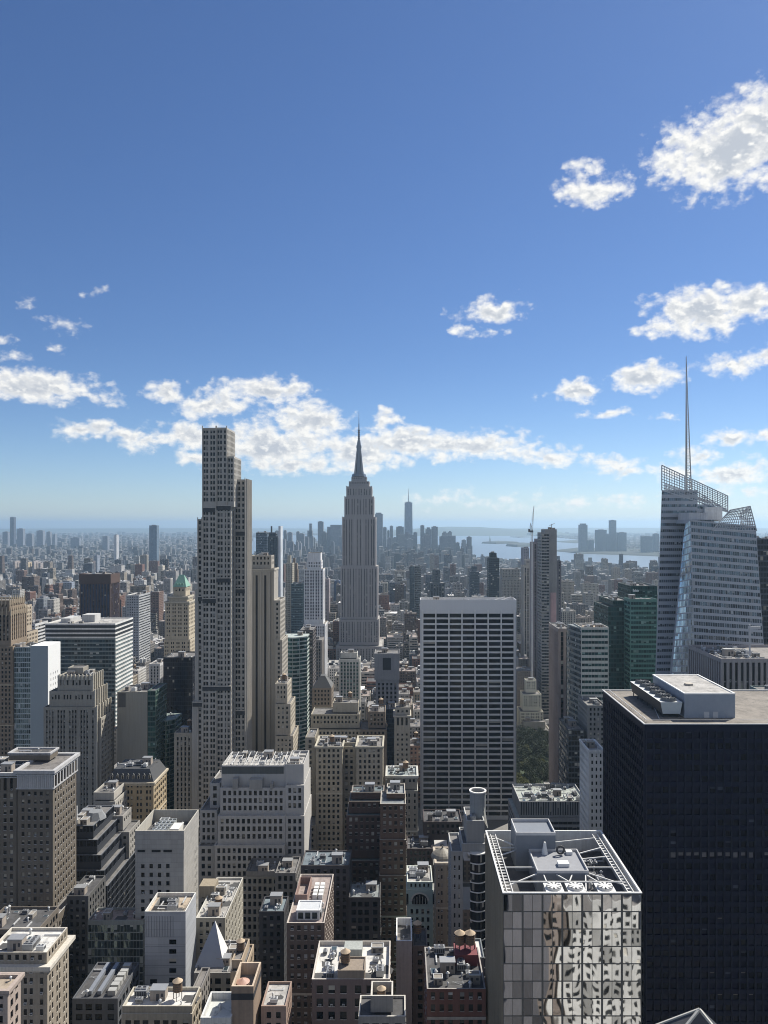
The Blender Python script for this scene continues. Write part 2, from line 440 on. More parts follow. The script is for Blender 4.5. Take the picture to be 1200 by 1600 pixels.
# ------------------------------------------------------------------ facades: a relief of piers, spandrels and recessed windows on any quad
def facade(mb, wins, P, s, rng):
    P = [np.asarray(p, float) for p in P]                 # bottom-left, bottom-right, top-right, top-left seen from outside
    e1 = P[1]-P[0]; e2 = P[3]-P[0]
    n = np.cross(e1, e2); n /= np.linalg.norm(n)
    W = (np.linalg.norm(P[1]-P[0]) + np.linalg.norm(P[2]-P[3])) / 2
    H = (np.linalg.norm(P[3]-P[0]) + np.linalg.norm(P[2]-P[1])) / 2
    b, f = s['b'], s['f']
    m = min(s.get('m', 0.8), W * 0.2); mt = min(s.get('mt', 1.5), H * 0.5); mb_ = s.get('mb', 0.5)
    g = s.get('g', 0); gp = s.get('gp', 1.2)
    blank = s.get('blank')                                 # share of the width, from the left, that has no windows
    use = W - 2*m
    nb = max(1, int(round(use / b)))
    ng = (nb-1)//g if g else 0
    if use < b*0.8 or H - mt - mb_ < f*0.7 or s.get('none'):
        mb.quad(P[0], P[1], P[2], P[3], 0); return
    bay = (use - ng*gp) / nb
    xs = [0.0]; kc = []
    x = m
    for i in range(nb):
        gap = bay*(1-s['wx'])/2
        xs.append(x+gap); kc.append(0)
        xs.append(x+bay-gap); kc.append(1)
        x += bay
        if g and (i+1) % g == 0 and i+1 < nb: x += gp
    xs.append(W); kc.append(0)
    if blank:
        kc = [0 if (k and blank[0] <= (xs[i]+xs[i+1])/2/W <= blank[1]) else k for i, k in enumerate(kc)]
    nf = max(1, int((H - mt - mb_) / f))
    zs = [H]; kr = []
    z = H - mt
    belt = s.get('belt', 0)
    for j in range(nf):
        if belt and j % belt == s.get('b0', belt-1) and j:
            zs.append(z); kr.append(0); z -= f*0.25; zs.append(z); kr.append(2)
            top = z
        else:
            zs.append(z); kr.append(0); top = z
        wh = f*s['wz']
        if belt and j % belt == s.get('b0', belt-1) and j: wh *= 0.75
        z = H - mt - f*j
        zt = min(top, z)
        zs.append(z - wh if not (belt and j % belt == s.get('b0', belt-1) and j) else zt - wh); kr.append(1)
        z = H - mt - f*(j+1)
    zs.append(0.0); kr.append(0)
    xs = np.array(xs); zs = np.array(zs)
    u = xs/W; v = np.clip(zs/H, 0, 1)
    G = ((1-u)[:,None,None]*(1-v)[None,:,None]*P[0] + u[:,None,None]*(1-v)[None,:,None]*P[1]
         + u[:,None,None]*v[None,:,None]*P[2] + (1-u)[:,None,None]*v[None,:,None]*P[3])
    kc = np.array(kc); kr = np.array(kr)
    C = kc[:,None]; R = kr[None,:]
    D = np.zeros((len(kc), len(kr))); M = np.zeros_like(D, dtype=int)
    win = (C == 1) & (R == 1)
    D = np.where((C == 0) & (R == 1), s.get('dpw', 0.0), D)
    D = np.where((C == 1) & (R == 0), s.get('dsp', 0.0), D)
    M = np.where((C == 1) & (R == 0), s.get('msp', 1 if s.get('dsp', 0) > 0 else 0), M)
    M = np.where((C == 0) & (R == 1), s.get('mpw', 0), M)
    # the two edge columns and the top row stay flush
    D[0,:] = 0; D[-1,:] = 0; D[:,0] = 0; D[:,-1] = 0
    M[0,:] = 0; M[-1,:] = 0; M[:,0] = 0; M[:,-1] = 0
    D = np.where(win, s.get('dw', 0.3), D)
    D = np.where(R == 2, -0.25, D); M = np.where(R == 2, 2, M)
    # quads (zs runs downwards)
    def cell(I, J, d):
        o = -n * d[:,None]
        return np.stack([G[I, J+1]+o, G[I+1, J+1]+o, G[I+1, J]+o, G[I, J]+o], axis=1)
    I, J = np.nonzero(~win)
    # flush cells that are plain wall
    mb.quads(cell(I, J, D[I, J]), M[I, J])
    I, J = np.nonzero(win)
    if len(I): wins.append(cell(I, J, D[I, J]))
    # reveals
    Dp = np.pad(D, 1)
    I, J = np.nonzero(np.abs(Dp[1:, 1:-1] - Dp[:-1, 1:-1]) > 1e-4)     # vertical edges at line I
    d0 = Dp[I, J+1]; d1 = Dp[I+1, J+1]
    A = G[I, J]; B = G[I, J+1]
    a0 = A - n*d0[:,None]; a1 = A - n*d1[:,None]; b0 = B - n*d0[:,None]; b1 = B - n*d1[:,None]
    if len(I): mb.quads(np.stack([b0, b1, a1, a0], axis=1), 0)
    I, J = np.nonzero(np.abs(Dp[1:-1, 1:] - Dp[1:-1, :-1]) > 1e-4)     # horizontal edges at line J
    d0 = Dp[I+1, J]; d1 = Dp[I+1, J+1]
    A = G[I, J]; B = G[I+1, J]
    a0 = A - n*d0[:,None]; a1 = A - n*d1[:,None]; b0 = B - n*d0[:,None]; b1 = B - n*d1[:,None]
    if len(I): mb.quads(np.stack([a0, a1, b1, b0], axis=1), 0)

ST = {
 'punch': dict(b=3.0, f=3.6, wx=.48, wz=.56, dw=.3, m=1.0, mt=2.0),
 'punch2': dict(b=2.7, f=3.5, wx=.50, wz=.58, dw=.3, m=1.2, mt=1.6, belt=9),
 'pairs': dict(b=2.4, f=3.6, wx=.55, wz=.57, dw=.3, m=1.0, g=2, gp=1.6, mt=2.0, belt=7),
 'loft': dict(b=3.6, f=3.9, wx=.68, wz=.6, dw=.3, m=.8, g=3, gp=1.0, mt=2.2, belt=6),
 'pier': dict(b=2.9, f=3.7, wx=.5, wz=.55, dsp=.35, dw=.55, m=1.2, mt=3.0),
 'pier2': dict(b=3.4, f=3.8, wx=.55, wz=.6, dsp=.3, dw=.5, g=3, gp=1.4, m=1.2, mt=3.0),
 'band': dict(b=3.0, f=3.9, wx=.93, wz=.52, dpw=.2, dw=.3, m=.6, mt=2.5, mpw=1),
 'curtain': dict(b=1.6, f=3.9, wx=.92, wz=.72, dpw=.0, dw=.12, m=.2, mt=.8),
 'blank': dict(none=True, b=3, f=3, wx=.5, wz=.5),
}
def S(base, **k):
    d = dict(ST[base]); d.update(k); return d

WINMESH = {}
def pane_mesh(wd, hd, mat):
    key = (round(wd, 1), round(hd, 1), mat.name)
    if key not in WINMESH:
        me = bpy.data.meshes.new('window')
        wd, hd = key[0]/2, key[1]/2
        me.from_pydata([(-wd,0,-hd),(wd,0,-hd),(wd,0,hd),(-wd,0,hd)], [], [(0,1,2,3)])
        l = me.uv_layers.new(name='UVMap'); l.data.foreach_set('uv', [0,0,1,0,1,1,0,1])
        me.materials.append(mat)
        WINMESH[key] = me
    return WINMESH[key]

def put_windows(root, org, wins, mat, rng, indiv=100):
    """up to 100 windows as parts of their own, the rest as one"""
    if not wins: return
    A = np.concatenate(wins)
    c = A.mean(axis=1)
    dist = np.linalg.norm(c - np.array([0, 0, EYE]), axis=1)
    n = np.cross(A[:,1]-A[:,0], A[:,3]-A[:,0]); n /= np.linalg.norm(n, axis=1)[:,None]
    front = np.where(n[:,1] < -0.5, 0, 1)
    hidden = (n[:,0]*c[:,0] + n[:,1]*c[:,1]) > 0
    area = np.linalg.norm(A[:,1]-A[:,0], axis=1)*np.linalg.norm(A[:,3]-A[:,0], axis=1)
    score = dist*(1+front*0.25) - c[:,2]*1.5 + hidden*1e4 - area*2
    outf = (c[:,2]-EYE)/np.maximum(c[:,1],1)*FP < -(1600-HZ)
    score = score + outf*5000
    order = np.argsort(score)
    k = min(indiv, len(order))
    if len(order) - k < 4: k = min(len(order), 100)
    # leave the many in one mesh only when they are more than the individuals can hold
    for i in order[:k]:
        q = A[i]
        wdt = np.linalg.norm(q[1]-q[0]); hgt = np.linalg.norm(q[3]-q[0])
        ax = abs(n[i,2]) < 1e-3 and abs(np.linalg.norm(q[2]-q[3]) - wdt) < 1e-3 and abs(q[0][2]-q[1][2]) < 1e-3
        if ax:
            o = bpy.data.objects.new('window', pane_mesh(wdt+.04, hgt+.04, mat))
            o.location = c[i] - org
            o.rotation_euler = (0, 0, math.atan2(q[1][1]-q[0][1], q[1][0]-q[0][0]))
        else:
            me = bpy.data.meshes.new('window')
            cc = c[i]
            me.from_pydata([tuple(p-cc) for p in q], [], [(0,1,2,3)])
            l = me.uv_layers.new(name='UVMap'); l.data.foreach_set('uv', [0,0,1,0,1,1,0,1])
            me.materials.append(mat)
            o = bpy.data.objects.new('window', me)
            o.location = cc - org
        sc.collection.objects.link(o); o.parent = root
    rest = order[k:]
    if len(rest):
        mb = MB(); mb.quads(A[rest])
        o = mb.build('window', [mat], root, org, uv=True, rnd=rng.random(len(rest)), weld=False)
        o['kind'] = 'stuff'

# ------------------------------------------------------------------ roof plant, built once and copied
PROTO = {}
def protos():
    grey = plain((.30,.31,.32), .5, .3); lt = plain((.52,.53,.53), .5, .1); dk = plain((.05,.05,.055), .7); wood = plain((.20,.13,.08), .9, 0, .5, 3.0)
    tanm = plain((.42,.33,.23), .8, 0, .3, 1.0)
    rng = np.random.default_rng(5)
    for nm, M_ in (('ac_unit', grey), ('ac_unit_light', lt)):
        mb = MB(); mb.box(-1.6,1.6,-1.1,1.1,.35,2.1,0); mb.box(-1.3,1.3,-.8,.8,0,.35,1,False)
        mb.ring(-1.3,-.1,-.6,.6,2.1,2.4,.15,.0,0,True); mb.ring(.1,1.3,-.6,.6,2.1,2.4,.15,.0,0,True)
        mb.cyl(-.7,0,2.1,2.25,.45,.45,10,1); mb.cyl(.7,0,2.1,2.25,.45,.45,10,1)
        for k in range(4): mb.box(-1.62,-1.605,-1+.5*k,-.6+.5*k,.7,1.8,1)
        for k in range(5): mb.box(-1.5+.62*k,-1.05+.62*k,-1.115,-1.1,.7,1.8,1)
        PROTO[nm] = (mb, [M_, dk])
    mb = MB()
    for k in range(4): mb.box(-5+2.6*k,-2.6+2.6*k,-.45,.45,.5,1.35,0)
    for k in range(5): mb.box(-5+2.6*k-.1,-5+2.6*k+.1,-.55,.55,0,1.45,0)
    PROTO['duct'] = (mb, [lt])
    mb = MB(); mb.cyl(0,0,0,1.5,.35,.35,10,0); mb.cyl(0,0,1.5,1.9,.6,.25,10,0)
    PROTO['vent_pipe'] = (mb, [lt])
    mb = MB(); mb.box(-2.6,2.6,-1.8,1.8,0,3.0,0); mb.box(-2.8,2.8,-2.0,2.0,3.0,3.25,1); mb.box(-.5,.5,-1.84,-1.8,0,2.1,2); mb.box(1.2,2.0,-1.83,-1.8,1.2,2.2,2)
    PROTO['stair_bulkhead'] = (mb, [wall((.34,.30,.26)), grey, dk])
    mb = MB(); mb.box(-1.5,1.5,-.9,.9,0,.5,0); mb.box(-1.35,1.35,-.75,.75,.5,.56,1)
    PROTO['skylight'] = (mb, [lt, glass((.05,.07,.08), 0)])
    mb = MB()
    for k in range(7): mb.bar((-3+k,0,0),(-3+k,0,1.1),.04)
    mb.bar((-3,0,1.1),(3,0,1.1),.04); mb.bar((-3,0,.6),(3,0,.6),.03); mb.bar((-2,1.5,.1),(2.4,-1.2,.1),.09); mb.bar((-2.6,1.2,.12),(-2.6,-1.8,.12),.1)
    PROTO['railing'] = (mb, [lt])
    mb = MB(); mb.box(-2,2,-2,2,0,2.6,0); mb.ring(-2,2,-2,2,2.6,2.85,.2,.1,1,True); mb.box(-1.5,-.6,-2.03,-2,0,2.0,2); mb.box(.4,1.4,-2.03,-2,1.2,1.9,2)
    PROTO['plant_room'] = (mb, [wall((.27,.25,.22)), lt, dk])
    mb = MB(); rg = np.random.default_rng(3)
    mb.quad((-2.2,-1.4,.03),(2.0,-1.6,.03),(2.3,1.5,.03),(-1.9,1.2,.03)); mb.quad((-3.2,-.2,.02),(-1.0,-2.4,.02),(1.0,2.4,.02),(-2.6,2.0,.02))
    PROTO['tar_patch'] = (mb, [plain((.06,.06,.06), .8, 0, .4)])
    mb = MB(); mb.bar((-4,0,.3),(2.5,0,.3),.13); mb.bar((2.5,0,.3),(2.5,3.2,.3),.13); mb.bar((-4,.5,.3),(3.0,.5,.3),.08); mb.bar((-2,0,0),(-2,0,.3),.1); mb.bar((1,0,0),(1,0,.3),.1); mb.cyl(-4,0,0,1.2,.3,.3,8)
    PROTO['pipe_run'] = (mb, [lt])
    mb = MB(); mb.cyl(0,0,0,3.6,1.75,1.65,16,0)
    for z in (.5,1.3,2.1,2.9): mb.cyl(0,0,z,z+.08,1.80,1.80,16,1)
    PROTO['water_tank'] = (mb, [wood, dk])
    mb = MB(); mb.cyl(0,0,3.58,4.9,1.95,0.0,16,0)
    PROTO['tank_roof'] = (mb, [tanm])
    mb = MB(); mb.box(-.5,.5,-.55,.1,-.3,.35,0); mb.box(-.4,.4,-.56,-.552,-.2,.25,1)
    PROTO['air_conditioner'] = (mb, [lt, dk])
    mb = MB(); mb.bar((0,0,-3.2),(0,0,0),.11)
    PROTO['tank_leg'] = (mb, [dk])
    for k, (mb, mats) in list(PROTO.items()):
        o = mb.build(k.replace('_light',''), mats)
        PROTO[k] = o.data
        bpy.data.objects.remove(o)
protos()
def putp(kind, root, loc, rz=0.0, sc_=(1,1,1), name=None):
    o = bpy.data.objects.new(name or kind.replace('_light',''), PROTO[kind])
    o.location = loc; o.rotation_euler = (0,0,rz); o.scale = sc_
    sc.collection.objects.link(o); o.parent = root
    return o
def water_tank(root, org, x, y, z, s=1.0, legs=3.2):
    t = putp('water_tank', root, np.array([x,y,z+legs*s])-org, random.random(), (s,s,s))
    putp('tank_roof', t, (0,0,0))
    for a_, b_ in ((-1.1,-1.1),(1.1,-1.1),(1.1,1.1),(-1.1,1.1)):
        putp('tank_leg', t, (a_,b_,0), 0, (1,1,legs/3.2))
    return t
def equip(root, org, x0, x1, y0, y1, z, n, rng, tank=0, bulk=True):
    if y0 < 560: n = int(n*2.2)
    """rooftop plant on a roof deck"""
    W, Dp = x1-x0, y1-y0
    if W < 5 or Dp < 5: return
    used = []
    def spot(r):
        for _ in range(14):
            x = rng.uniform(x0+r+.6, x1-r-.6) if W > 2*r+1.5 else None
            y = rng.uniform(y0+r+.6, y1-r-.6) if Dp > 2*r+1.5 else None
            if x is None or y is None: return None
            if all(max(abs(x-a), abs(y-b)) > r+c for a, b, c in used):
                used.append((x,y,r)); return x, y
        return None
    if bulk and min(W, Dp) > 8:
        p = spot(3.0)
        if p: putp('stair_bulkhead', root, np.array([*p, z])-org, 0, (1,1,rng.uniform(.9,1.4)))
    for k in range(tank):
        p = spot(2.3)
        if p: water_tank(root, org, *p, z, rng.uniform(.9,1.15))
    for k in range(n):
        kind = rng.choice(['ac_unit','ac_unit_light','duct','vent_pipe','skylight','railing','tar_patch','vent_pipe','duct','pipe_run','tar_patch','plant_room','plant_room','vent_pipe','ac_unit'])
        r = {'duct': 2.6, 'railing': 2.0, 'vent_pipe': .6, 'pipe_run': 2.2, 'tar_patch': 1.2, 'plant_room': 2.2}.get(kind, 1.5)
        p = spot(r)
        if not p: continue
        s = rng.uniform(.55,1.35)
        if kind == 'duct': s = min(s, .55)
        if kind == 'railing': s = .7
        if kind == 'plant_room':
            putp(kind, root, np.array([*p, z])-org, 0, (rng.uniform(.5,1.2), rng.uniform(.5,1.2), rng.uniform(.5,1.5))); continue
        putp(kind, root, np.array([*p, z])-org, rng.integers(4)*math.pi/2, (s,s,s))

# ------------------------------------------------------------------ a building of box tiers
TIERS = []         # every tier (x0, x1, y0, y1, top)
HEROES = []        # footprints (x0, x1, y0, y1) already taken
class T:
    """a tier: px left, px right and py of the front roof edge at depth Y; dep metres deep"""
    def __init__(s, xl, xr, yt, Y, dep, st, z0=None, par=1.0, k=None, side=None, dx=0, **o):
        s.x0 = px2x(xl, Y); s.x1 = px2x(xr, Y); s.z1 = py2z(yt, Y); s.y0 = Y; s.y1 = Y+dep
        s.st = st; s.z0 = z0; s.par = par; s.side = side; s.k = k; s.o = o
class TM(T):
    """the same in metres"""
    def __init__(s, x0, x1, y0, y1, z1, st, z0=None, par=1.0, k=None, side=None, **o):
        s.x0, s.x1, s.y0, s.y1, s.z1, s.st, s.z0, s.par, s.side, s.k, s.o = x0, x1, y0, y1, z1, st, z0, par, side, k, o

def H(name, label, cat, tiers, mats, win, roof=None, eq=6, tank=0, indiv=100, group=None, foot=True, cornice=None, seed=None, roofeq=None):
    """mats: wall, spandrel, trim. Returns (root, origin, tiers)"""
    rng = np.random.default_rng(seed if seed is not None else abs(hash(label)) % 9999 if False else sum(map(ord, label)))
    bx0 = min(t.x0 for t in tiers); bx1 = max(t.x1 for t in tiers); by0 = min(t.y0 for t in tiers); by1 = max(t.y1 for t in tiers)
    org = np.array([(bx0+bx1)/2, (by0+by1)/2, 0.0])
    root = empty(name, tuple(org), label, cat, group)
    if foot: HEROES.append((bx0, bx1, by0, by1))
    mb = MB(); wins = []
    mats = list(mats) + [mats[0]]*(3-len(mats))
    for i, t in enumerate(tiers):
        if t.z0 is None:
            t.z0 = tiers[i+1].z1 if i+1 < len(tiers) else 0.0
        x0, x1, y0, y1, z0, z1 = t.x0, t.x1, t.y0, t.y1, t.z0, t.z1
        if foot: TIERS.append((x0, x1, y0, y1, z1))
        sF = t.st; sS = t.side or t.st
        blank = S('blank')
        zf = z0
        # the part of a facade that no place near the camera can see far down is still built to the ground, plain below
        F_ = [(x0,y0,zf),(x1,y0,zf),(x1,y0,z1),(x0,y0,z1)]
        facade(mb, wins, F_, sF, rng)
        facade(mb, wins, [(x1,y0,z0),(x1,y1,z0),(x1,y1,z1),(x1,y0,z1)], sS if x1 < 45 else blank, rng)
        facade(mb, wins, [(x0,y1,z0),(x0,y0,z0),(x0,y0,z1),(x0,y1,z1)], sS if x0 > -45 else blank, rng)
        facade(mb, wins, [(x1,y1,z0),(x0,y1,z0),(x0,y1,z1),(x1,y1,z1)], (t.k or blank), rng)
        p = t.par; rf = MB()
        if p > 0:
            tk = t.o.get('tk', .45)
            rf.quad((x0+tk,y0+tk,z1-p),(x1-tk,y0+tk,z1-p),(x1-tk,y1-tk,z1-p),(x0+tk,y1-tk,z1-p), 0)
            rf.ring(x0,x1,y0,y1,z1-p,z1,tk,0,1)
        else:
            rf.quad((x0,y0,z1),(x1,y0,z1),(x1,y1,z1),(x0,y1,z1), 0)
        rf.build('roof', [roof or roofmat(), mats[2]], root, org)
        if t.o.get('eq', eq if i == 0 else 0):
            equip(root, org, x0+.5, x1-.5, y0+.5, y1-.5, z1-max(p,0), t.o.get('eq', eq), rng, t.o.get('tank', tank if i == 0 else 0), t.o.get('bulk', True))
        c = t.o.get('cor', cornice if i == 0 else None)
        if c:
            h, out = c
            cm = MB(); cm.ring(x0,x1,y0,y1,z1-h,z1+.08,-.003,out,0,True)
            cm.ring(x0,x1,y0,y1,z1-h*1.8,z1-h*1.45,-.003,out*.45,0,True)
            cm.build('cornice', [mats[2] if len(mats) > 2 else mats[0]], root, org)
    while len(mats) < 3: mats = list(mats) + [mats[0]]
    mb.build('wall', list(mats), root, org)
    put_windows(root, org, wins, win, rng, indiv)
    if by0 < 430 and by0 > 150 and wins and tiers[0].st.get('wx', 1) < .7 or (by0 < 430 and by0 > 150 and wins and tiers[-1].st.get('wx', 1) < .7):
        A = np.concatenate(wins); c = A.mean(axis=1)
        n = np.cross(A[:,1]-A[:,0], A[:,3]-A[:,0]); n /= np.linalg.norm(n, axis=1)[:,None]
        sl = MB(); a = A[:,0]; b = A[:,1]; d = .42; u = np.array([0,0,1.])
        lo = a + n*.0; o1 = a+n*d; o2 = b+n*d; t_ = u*.16
        sl.quads(np.stack([a-t_+n*.02, b-t_+n*.02, b-t_+n*d, a-t_+n*d], 1)); sl.quads(np.stack([a-t_+n*d, b-t_+n*d, b+n*d, a+n*d], 1)); sl.quads(np.stack([a+n*d, b+n*d, b+n*.02, a+n*.02], 1))
        so_ = sl.build('sills', [mats[2]], root, org)
        ok = np.nonzero((n[:,1] < -.5) & (c[:,2] > EYE-.68*c[:,1]))[0]
        if len(ok) and tiers[-1].st.get('wx') < .6:
            for i in rng.choice(ok, size=min(14, len(ok)//7), replace=False):
                putp('air_conditioner', root, (c[i][0]-org[0], A[i][0][1]-org[1], A[i][0][2]+.35))
    return root, org, tiers

# ------------------------------------------------------------------ colours
LIME = (.40,.37,.32); LIMED = (.26,.24,.21); TAN = (.34,.29,.23); BUFF = (.40,.34,.26); BRN = (.14,.10,.08); BRICK = (.20,.09,.06)
GREY = (.30,.30,.30); WHT = (.62,.62,.60); DKG = (.05,.055,.06); CONC = (.36,.35,.33)
G_D = glass((.006,.008,.010), .18, (.38,.36,.31)); G_DB = glass((.012,.015,.022), .12, wob=.01); G_L = glass((.010,.012,.014), .35, (.42,.41,.37))
G_BL = glass((.025,.045,.06), .15, (.3,.33,.33), .05, .25); G_GR = glass((.02,.06,.055), .12, (.2,.3,.27), .06, .35)
G_SK = glass((.10,.14,.16), .08, (.4,.42,.42), .04, .65, .015)
R_D = roofmat((.075,.075,.078)); R_M = roofmat((.17,.16,.15)); R_L = roofmat((.36,.35,.33)); R_T = roofmat((.36,.30,.23)); R_P = roofmat((.27,.225,.205)); R_W = roofmat((.55,.54,.51), .25)

# ================================================================== left side, far to near
# dark bronze slab with brown crown
H('office_tower', 'dark bronze slab tower with vertical blue stripes and a solid brown crown', 'office tower',
  [T(123.5,173,897,1150,38,S('blank')), T(124,172.5,912,1150.4,37.4,S('pier',b=4.6,f=4,wx=.62,wz=.97,mt=.4,dsp=.3,dw=.5))],
  [wall((.085,.055,.045)), wall((.02,.025,.045)), wall((.085,.055,.045))], glass((.02,.03,.06),.05), indiv=100)
H('hotel_slab', 'pale grey slab with a dotted grid of square windows and a striped sunlit flank', 'tower',
  [T(197,217,930,1090,50,S('punch',b=3.1,f=3.6,wx=.5,wz=.45), side=S('band',f=3.6,wz=.45))], [wall((.36,.37,.38)), wall((.3,.3,.3)), wall(WHT)], G_D, indiv=0)
# tower with green copper pyramid roof
Yg = 750
r, o, t = H('stone_tower', 'slender cream stone tower under a steep green copper hipped roof', 'tower',
  [T(271,290,917,Yg+3,16,S('punch',b=3,f=4.5,wx=.4,wz=.6,mt=1.5),par=.2),
   T(264,293,932,Yg+1,20,S('punch',b=3,f=4.5,wx=.42,wz=.65,mt=1.5),par=.6,cor=(1.6,1.0)),
   T(258,295,940,Yg,23,S('pairs',b=2.6,f=3.7),par=.6,cor=(1.5,.9)),
   T(256,297,1000,Yg-1,26,S('pairs',b=2.6,f=3.7),par=.6)], [wall((.46,.40,.30)), wall((.36,.32,.25)), wall((.46,.42,.34))], G_D, eq=0)
mb = MB(); x0,x1,y0,y1,z = t[0].x0-.6,t[0].x1+.6,t[0].y0-.6,t[0].y1+.6,t[0].z1
xa,xb,ym = x0+4.2, x1-4.2,(y0+y1)/2; zt = py2z(898,Yg+10)
mb.quad((x0,y0,z),(x1,y0,z),(xb,ym,zt),(xa,ym,zt)); mb.quad((x1,y1,z),(x0,y1,z),(xa,ym,zt),(xb,ym,zt))
mb.ngon([(x1,y0,z),(x1,y1,z),(xb,ym,zt)]); mb.ngon([(x0,y1,z),(x0,y0,z),(xa,ym,zt)])
for u in (.3,.5,.7):
    xx = x0+(x1-x0)*u; mb.box(xx-.7,xx+.7,y0+1.2,y0+4,z+.5,z+3.6)
mb.build('copper_roof', [plain((.20,.36,.28),.7,0,.25,1.0)], r, o)
# gothic brown tower at the left edge
r, o, t = H('gothic_tower', 'brown Gothic crowned tower with sunlit pinnacles at the left edge of the city', 'tower',
  [T(-40,15,938,600,24,S('pier',b=2.8,wx=.45),par=1.2,eq=0), T(-44,17,955,599,26,S('pier',b=2.8,wx=.5,f=3.6),par=1),
   T(-46,20,1010,598,30,S('punch2'),par=1)], [wall((.24,.19,.14)), wall((.10,.085,.07)), wall((.42,.36,.26))], G_D)
mb = MB()
for tt in t[:2]:
    for k in range(9):
        yy = tt.y0 + (tt.y1-tt.y0)*k/8
        for xx in (tt.x1,): mb.cyl(xx,yy,tt.z1-4,tt.z1+.5,.55,.45,6); mb.cyl(xx,yy,tt.z1+.5,tt.z1+4.5,.5,0,6)
    for k in range(9):
        xx = tt.x0 + (tt.x1-tt.x0)*k/9
        mb.cyl(xx,tt.y0,tt.z1-4,tt.z1+.5,.55,.45,6); mb.cyl(xx,tt.y0,tt.z1+.5,tt.z1+4,.5,0,6)
mb.build('pinnacles', [wall((.50,.42,.30))], r, o)
H('stone_building', 'narrow beige stepped building behind the Gothic crowned tower', 'building',
  [T(22,31,908+40,680,22,S('punch',b=3)),T(20,36,990,678,28,S('punch',b=3))], [wall(BUFF)], G_D, indiv=100)
H('apartment_block', 'small white banded block beside the Gothic tower', 'building',
  [T(40,55,975,820,30,S('punch',b=3.2,f=3.6,wx=.6,wz=.45), side=S('band',f=3.6))], [wall((.5,.5,.49))], G_D, indiv=0)
# pale glass tower with white blank flank
r, o, t = H('glass_tower', 'pale green glass tower with a plain white sunlit flank and a few portholes', 'glass tower',
  [T(9,48,1011,600,22,S('curtain',b=1.6,f=4,wx=.9,wz=.78,mt=.5),side=S('blank'),par=1.5,eq=8),], [wall((.42,.47,.48),.35,.06,.05), wall((.3,.34,.35)), wall((.5,.52,.52))], G_SK)
# its solid slab
mb = MB(); wn = []
x0,x1 = px2x(48,600)+.003, px2x(75,600); y0,y1 = 600, 622; z1 = py2z(1009,600)
mb.quad((x0,y0,0),(x1,y0,0),(x1,y0,z1),(x0,y0,z1),1)
facade(mb, wn, [(x1,y0,0),(x1,y1,0),(x1,y1,z1),(x1,y0,z1)], S('punch',b=4.4,f=4.4,wx=.22,wz=.5,mt=22,m=3), None)
mb.quad((x0,y0,z1),(x1,y0,z1),(x1,y1,z1),(x0,y1,z1),0); mb.quad((x1,y1,0),(x0,y1,0),(x0,y1,z1),(x1,y1,z1),0)
mb.quad((x0,y1,z1-2),(x0,y0,z1-2),(x0,y0,z1),(x0,y1,z1),0)
mb.build('side_slab', [wall((.78,.79,.78),.5,.04,.05), wall((.30,.35,.38),.3,.08,.1)], r, o)
put_windows(r, o, wn, G_D, np.random.default_rng(1), 40)
# big banded office slab
r, o, t = H('office_block', 'broad office slab with dark banded crown, sea green glass front and white striped flank', 'office block',
  [T(71,180,974,750,49,S('blank'),par=1.2,eq=14), T(71.3,180,999,750.3,48.5,S('band',b=3,f=4.0,wz=.66,wx=.94,mt=.4,dpw=.08,dw=.15),side=S('band',f=4.0,wz=.5,mt=.6,dw=1.0,dpw=.8))],
  [wall((.16,.20,.21),.4), wall((.12,.14,.15)), wall((.6,.6,.58))], G_BL, roof=R_L, indiv=100)
mb = MB()
for k, yy in enumerate((974.5, 981.5, 988.5, 995)):
    za = py2z(yy+2.2,750); mb.ring(t[0].x0,t[0].x1,750,799,za,za+1.5,-.003,.35,0,True)
x1 = t[1].x1
for k in range(34):
    za = t[1].z1 - 4.0*k - 1.6
    if za > 20: mb.box(x1+.003, x1+.5, 750.4, 798.5, za-.5, za+1.1)
mb.build('spandrel_bands', [wall((.66,.66,.64))], r, o)
mb = MB(); mb.quads(0) if False else None
mb.ring(t[0].x0,t[0].x1,750,799,t[0].z1-14,t[0].z1-.3,-.003,.12,0,True)
mb.build('crown_band', [wall((.035,.04,.045),.4)], r, o)
mb = MB(); mb.box(px2x(128,770),px2x(148,770),770,785,t[0].z1-1.2,t[0].z1+6); mb.box(px2x(95,765),px2x(110,765),765,790,t[0].z1-1.2,t[0].z1+3)
mb.build('mechanical_room', [wall((.45,.45,.44))], r, o)
# art deco stepped tower
Yd = 520
r, o, t = H('art_deco_tower', 'grey limestone art deco tower stepping up to a scalloped parapet, lit fins on its corner', 'tower',
  [T(106,130,1043,Yd+10,9,S('punch',b=2.5,f=3.4),par=.6,eq=0),
   T(90,144,1056,Yd+3,18,S('pier',b=2.5,f=4,wx=.5,wz=.85,g=3,gp=1.6,mt=3),par=.8,eq=5),
   T(77,147,1080,Yd+1.5,22,S('pier',b=2.6,f=4,wx=.5,wz=.8,g=3,gp=1.6,mt=2.4),par=.8),
   T(68,150,1105,Yd,26,S('pier',b=2.5,f=3.5,wx=.55,wz=.52,g=3,gp=1.8,dsp=.15,mt=2),par=.8)],
  [wall((.30,.28,.24)), wall((.17,.165,.15)), wall((.36,.34,.29))], G_L)
mb = MB()
tt = t[1]
for k in range(9):
    xx = tt.x0 + (tt.x1-tt.x0)*(k+.5)/9
    mb.cyl(xx,tt.y0-.05,tt.z1-2.6,tt.z1+.4,.9,.9,6); mb.cyl(xx,tt.y0-.05,tt.z1+.4,tt.z1+1.5,.9,0,6)
for tt in t[1:]:
    for yy in np.linspace(tt.y0+.4, tt.y1-1, 6): mb.box(tt.x1+.003,tt.x1+.9,yy-.4,yy+.4,tt.z1-16 if tt is not t[3] else 12,tt.z1+1.2)
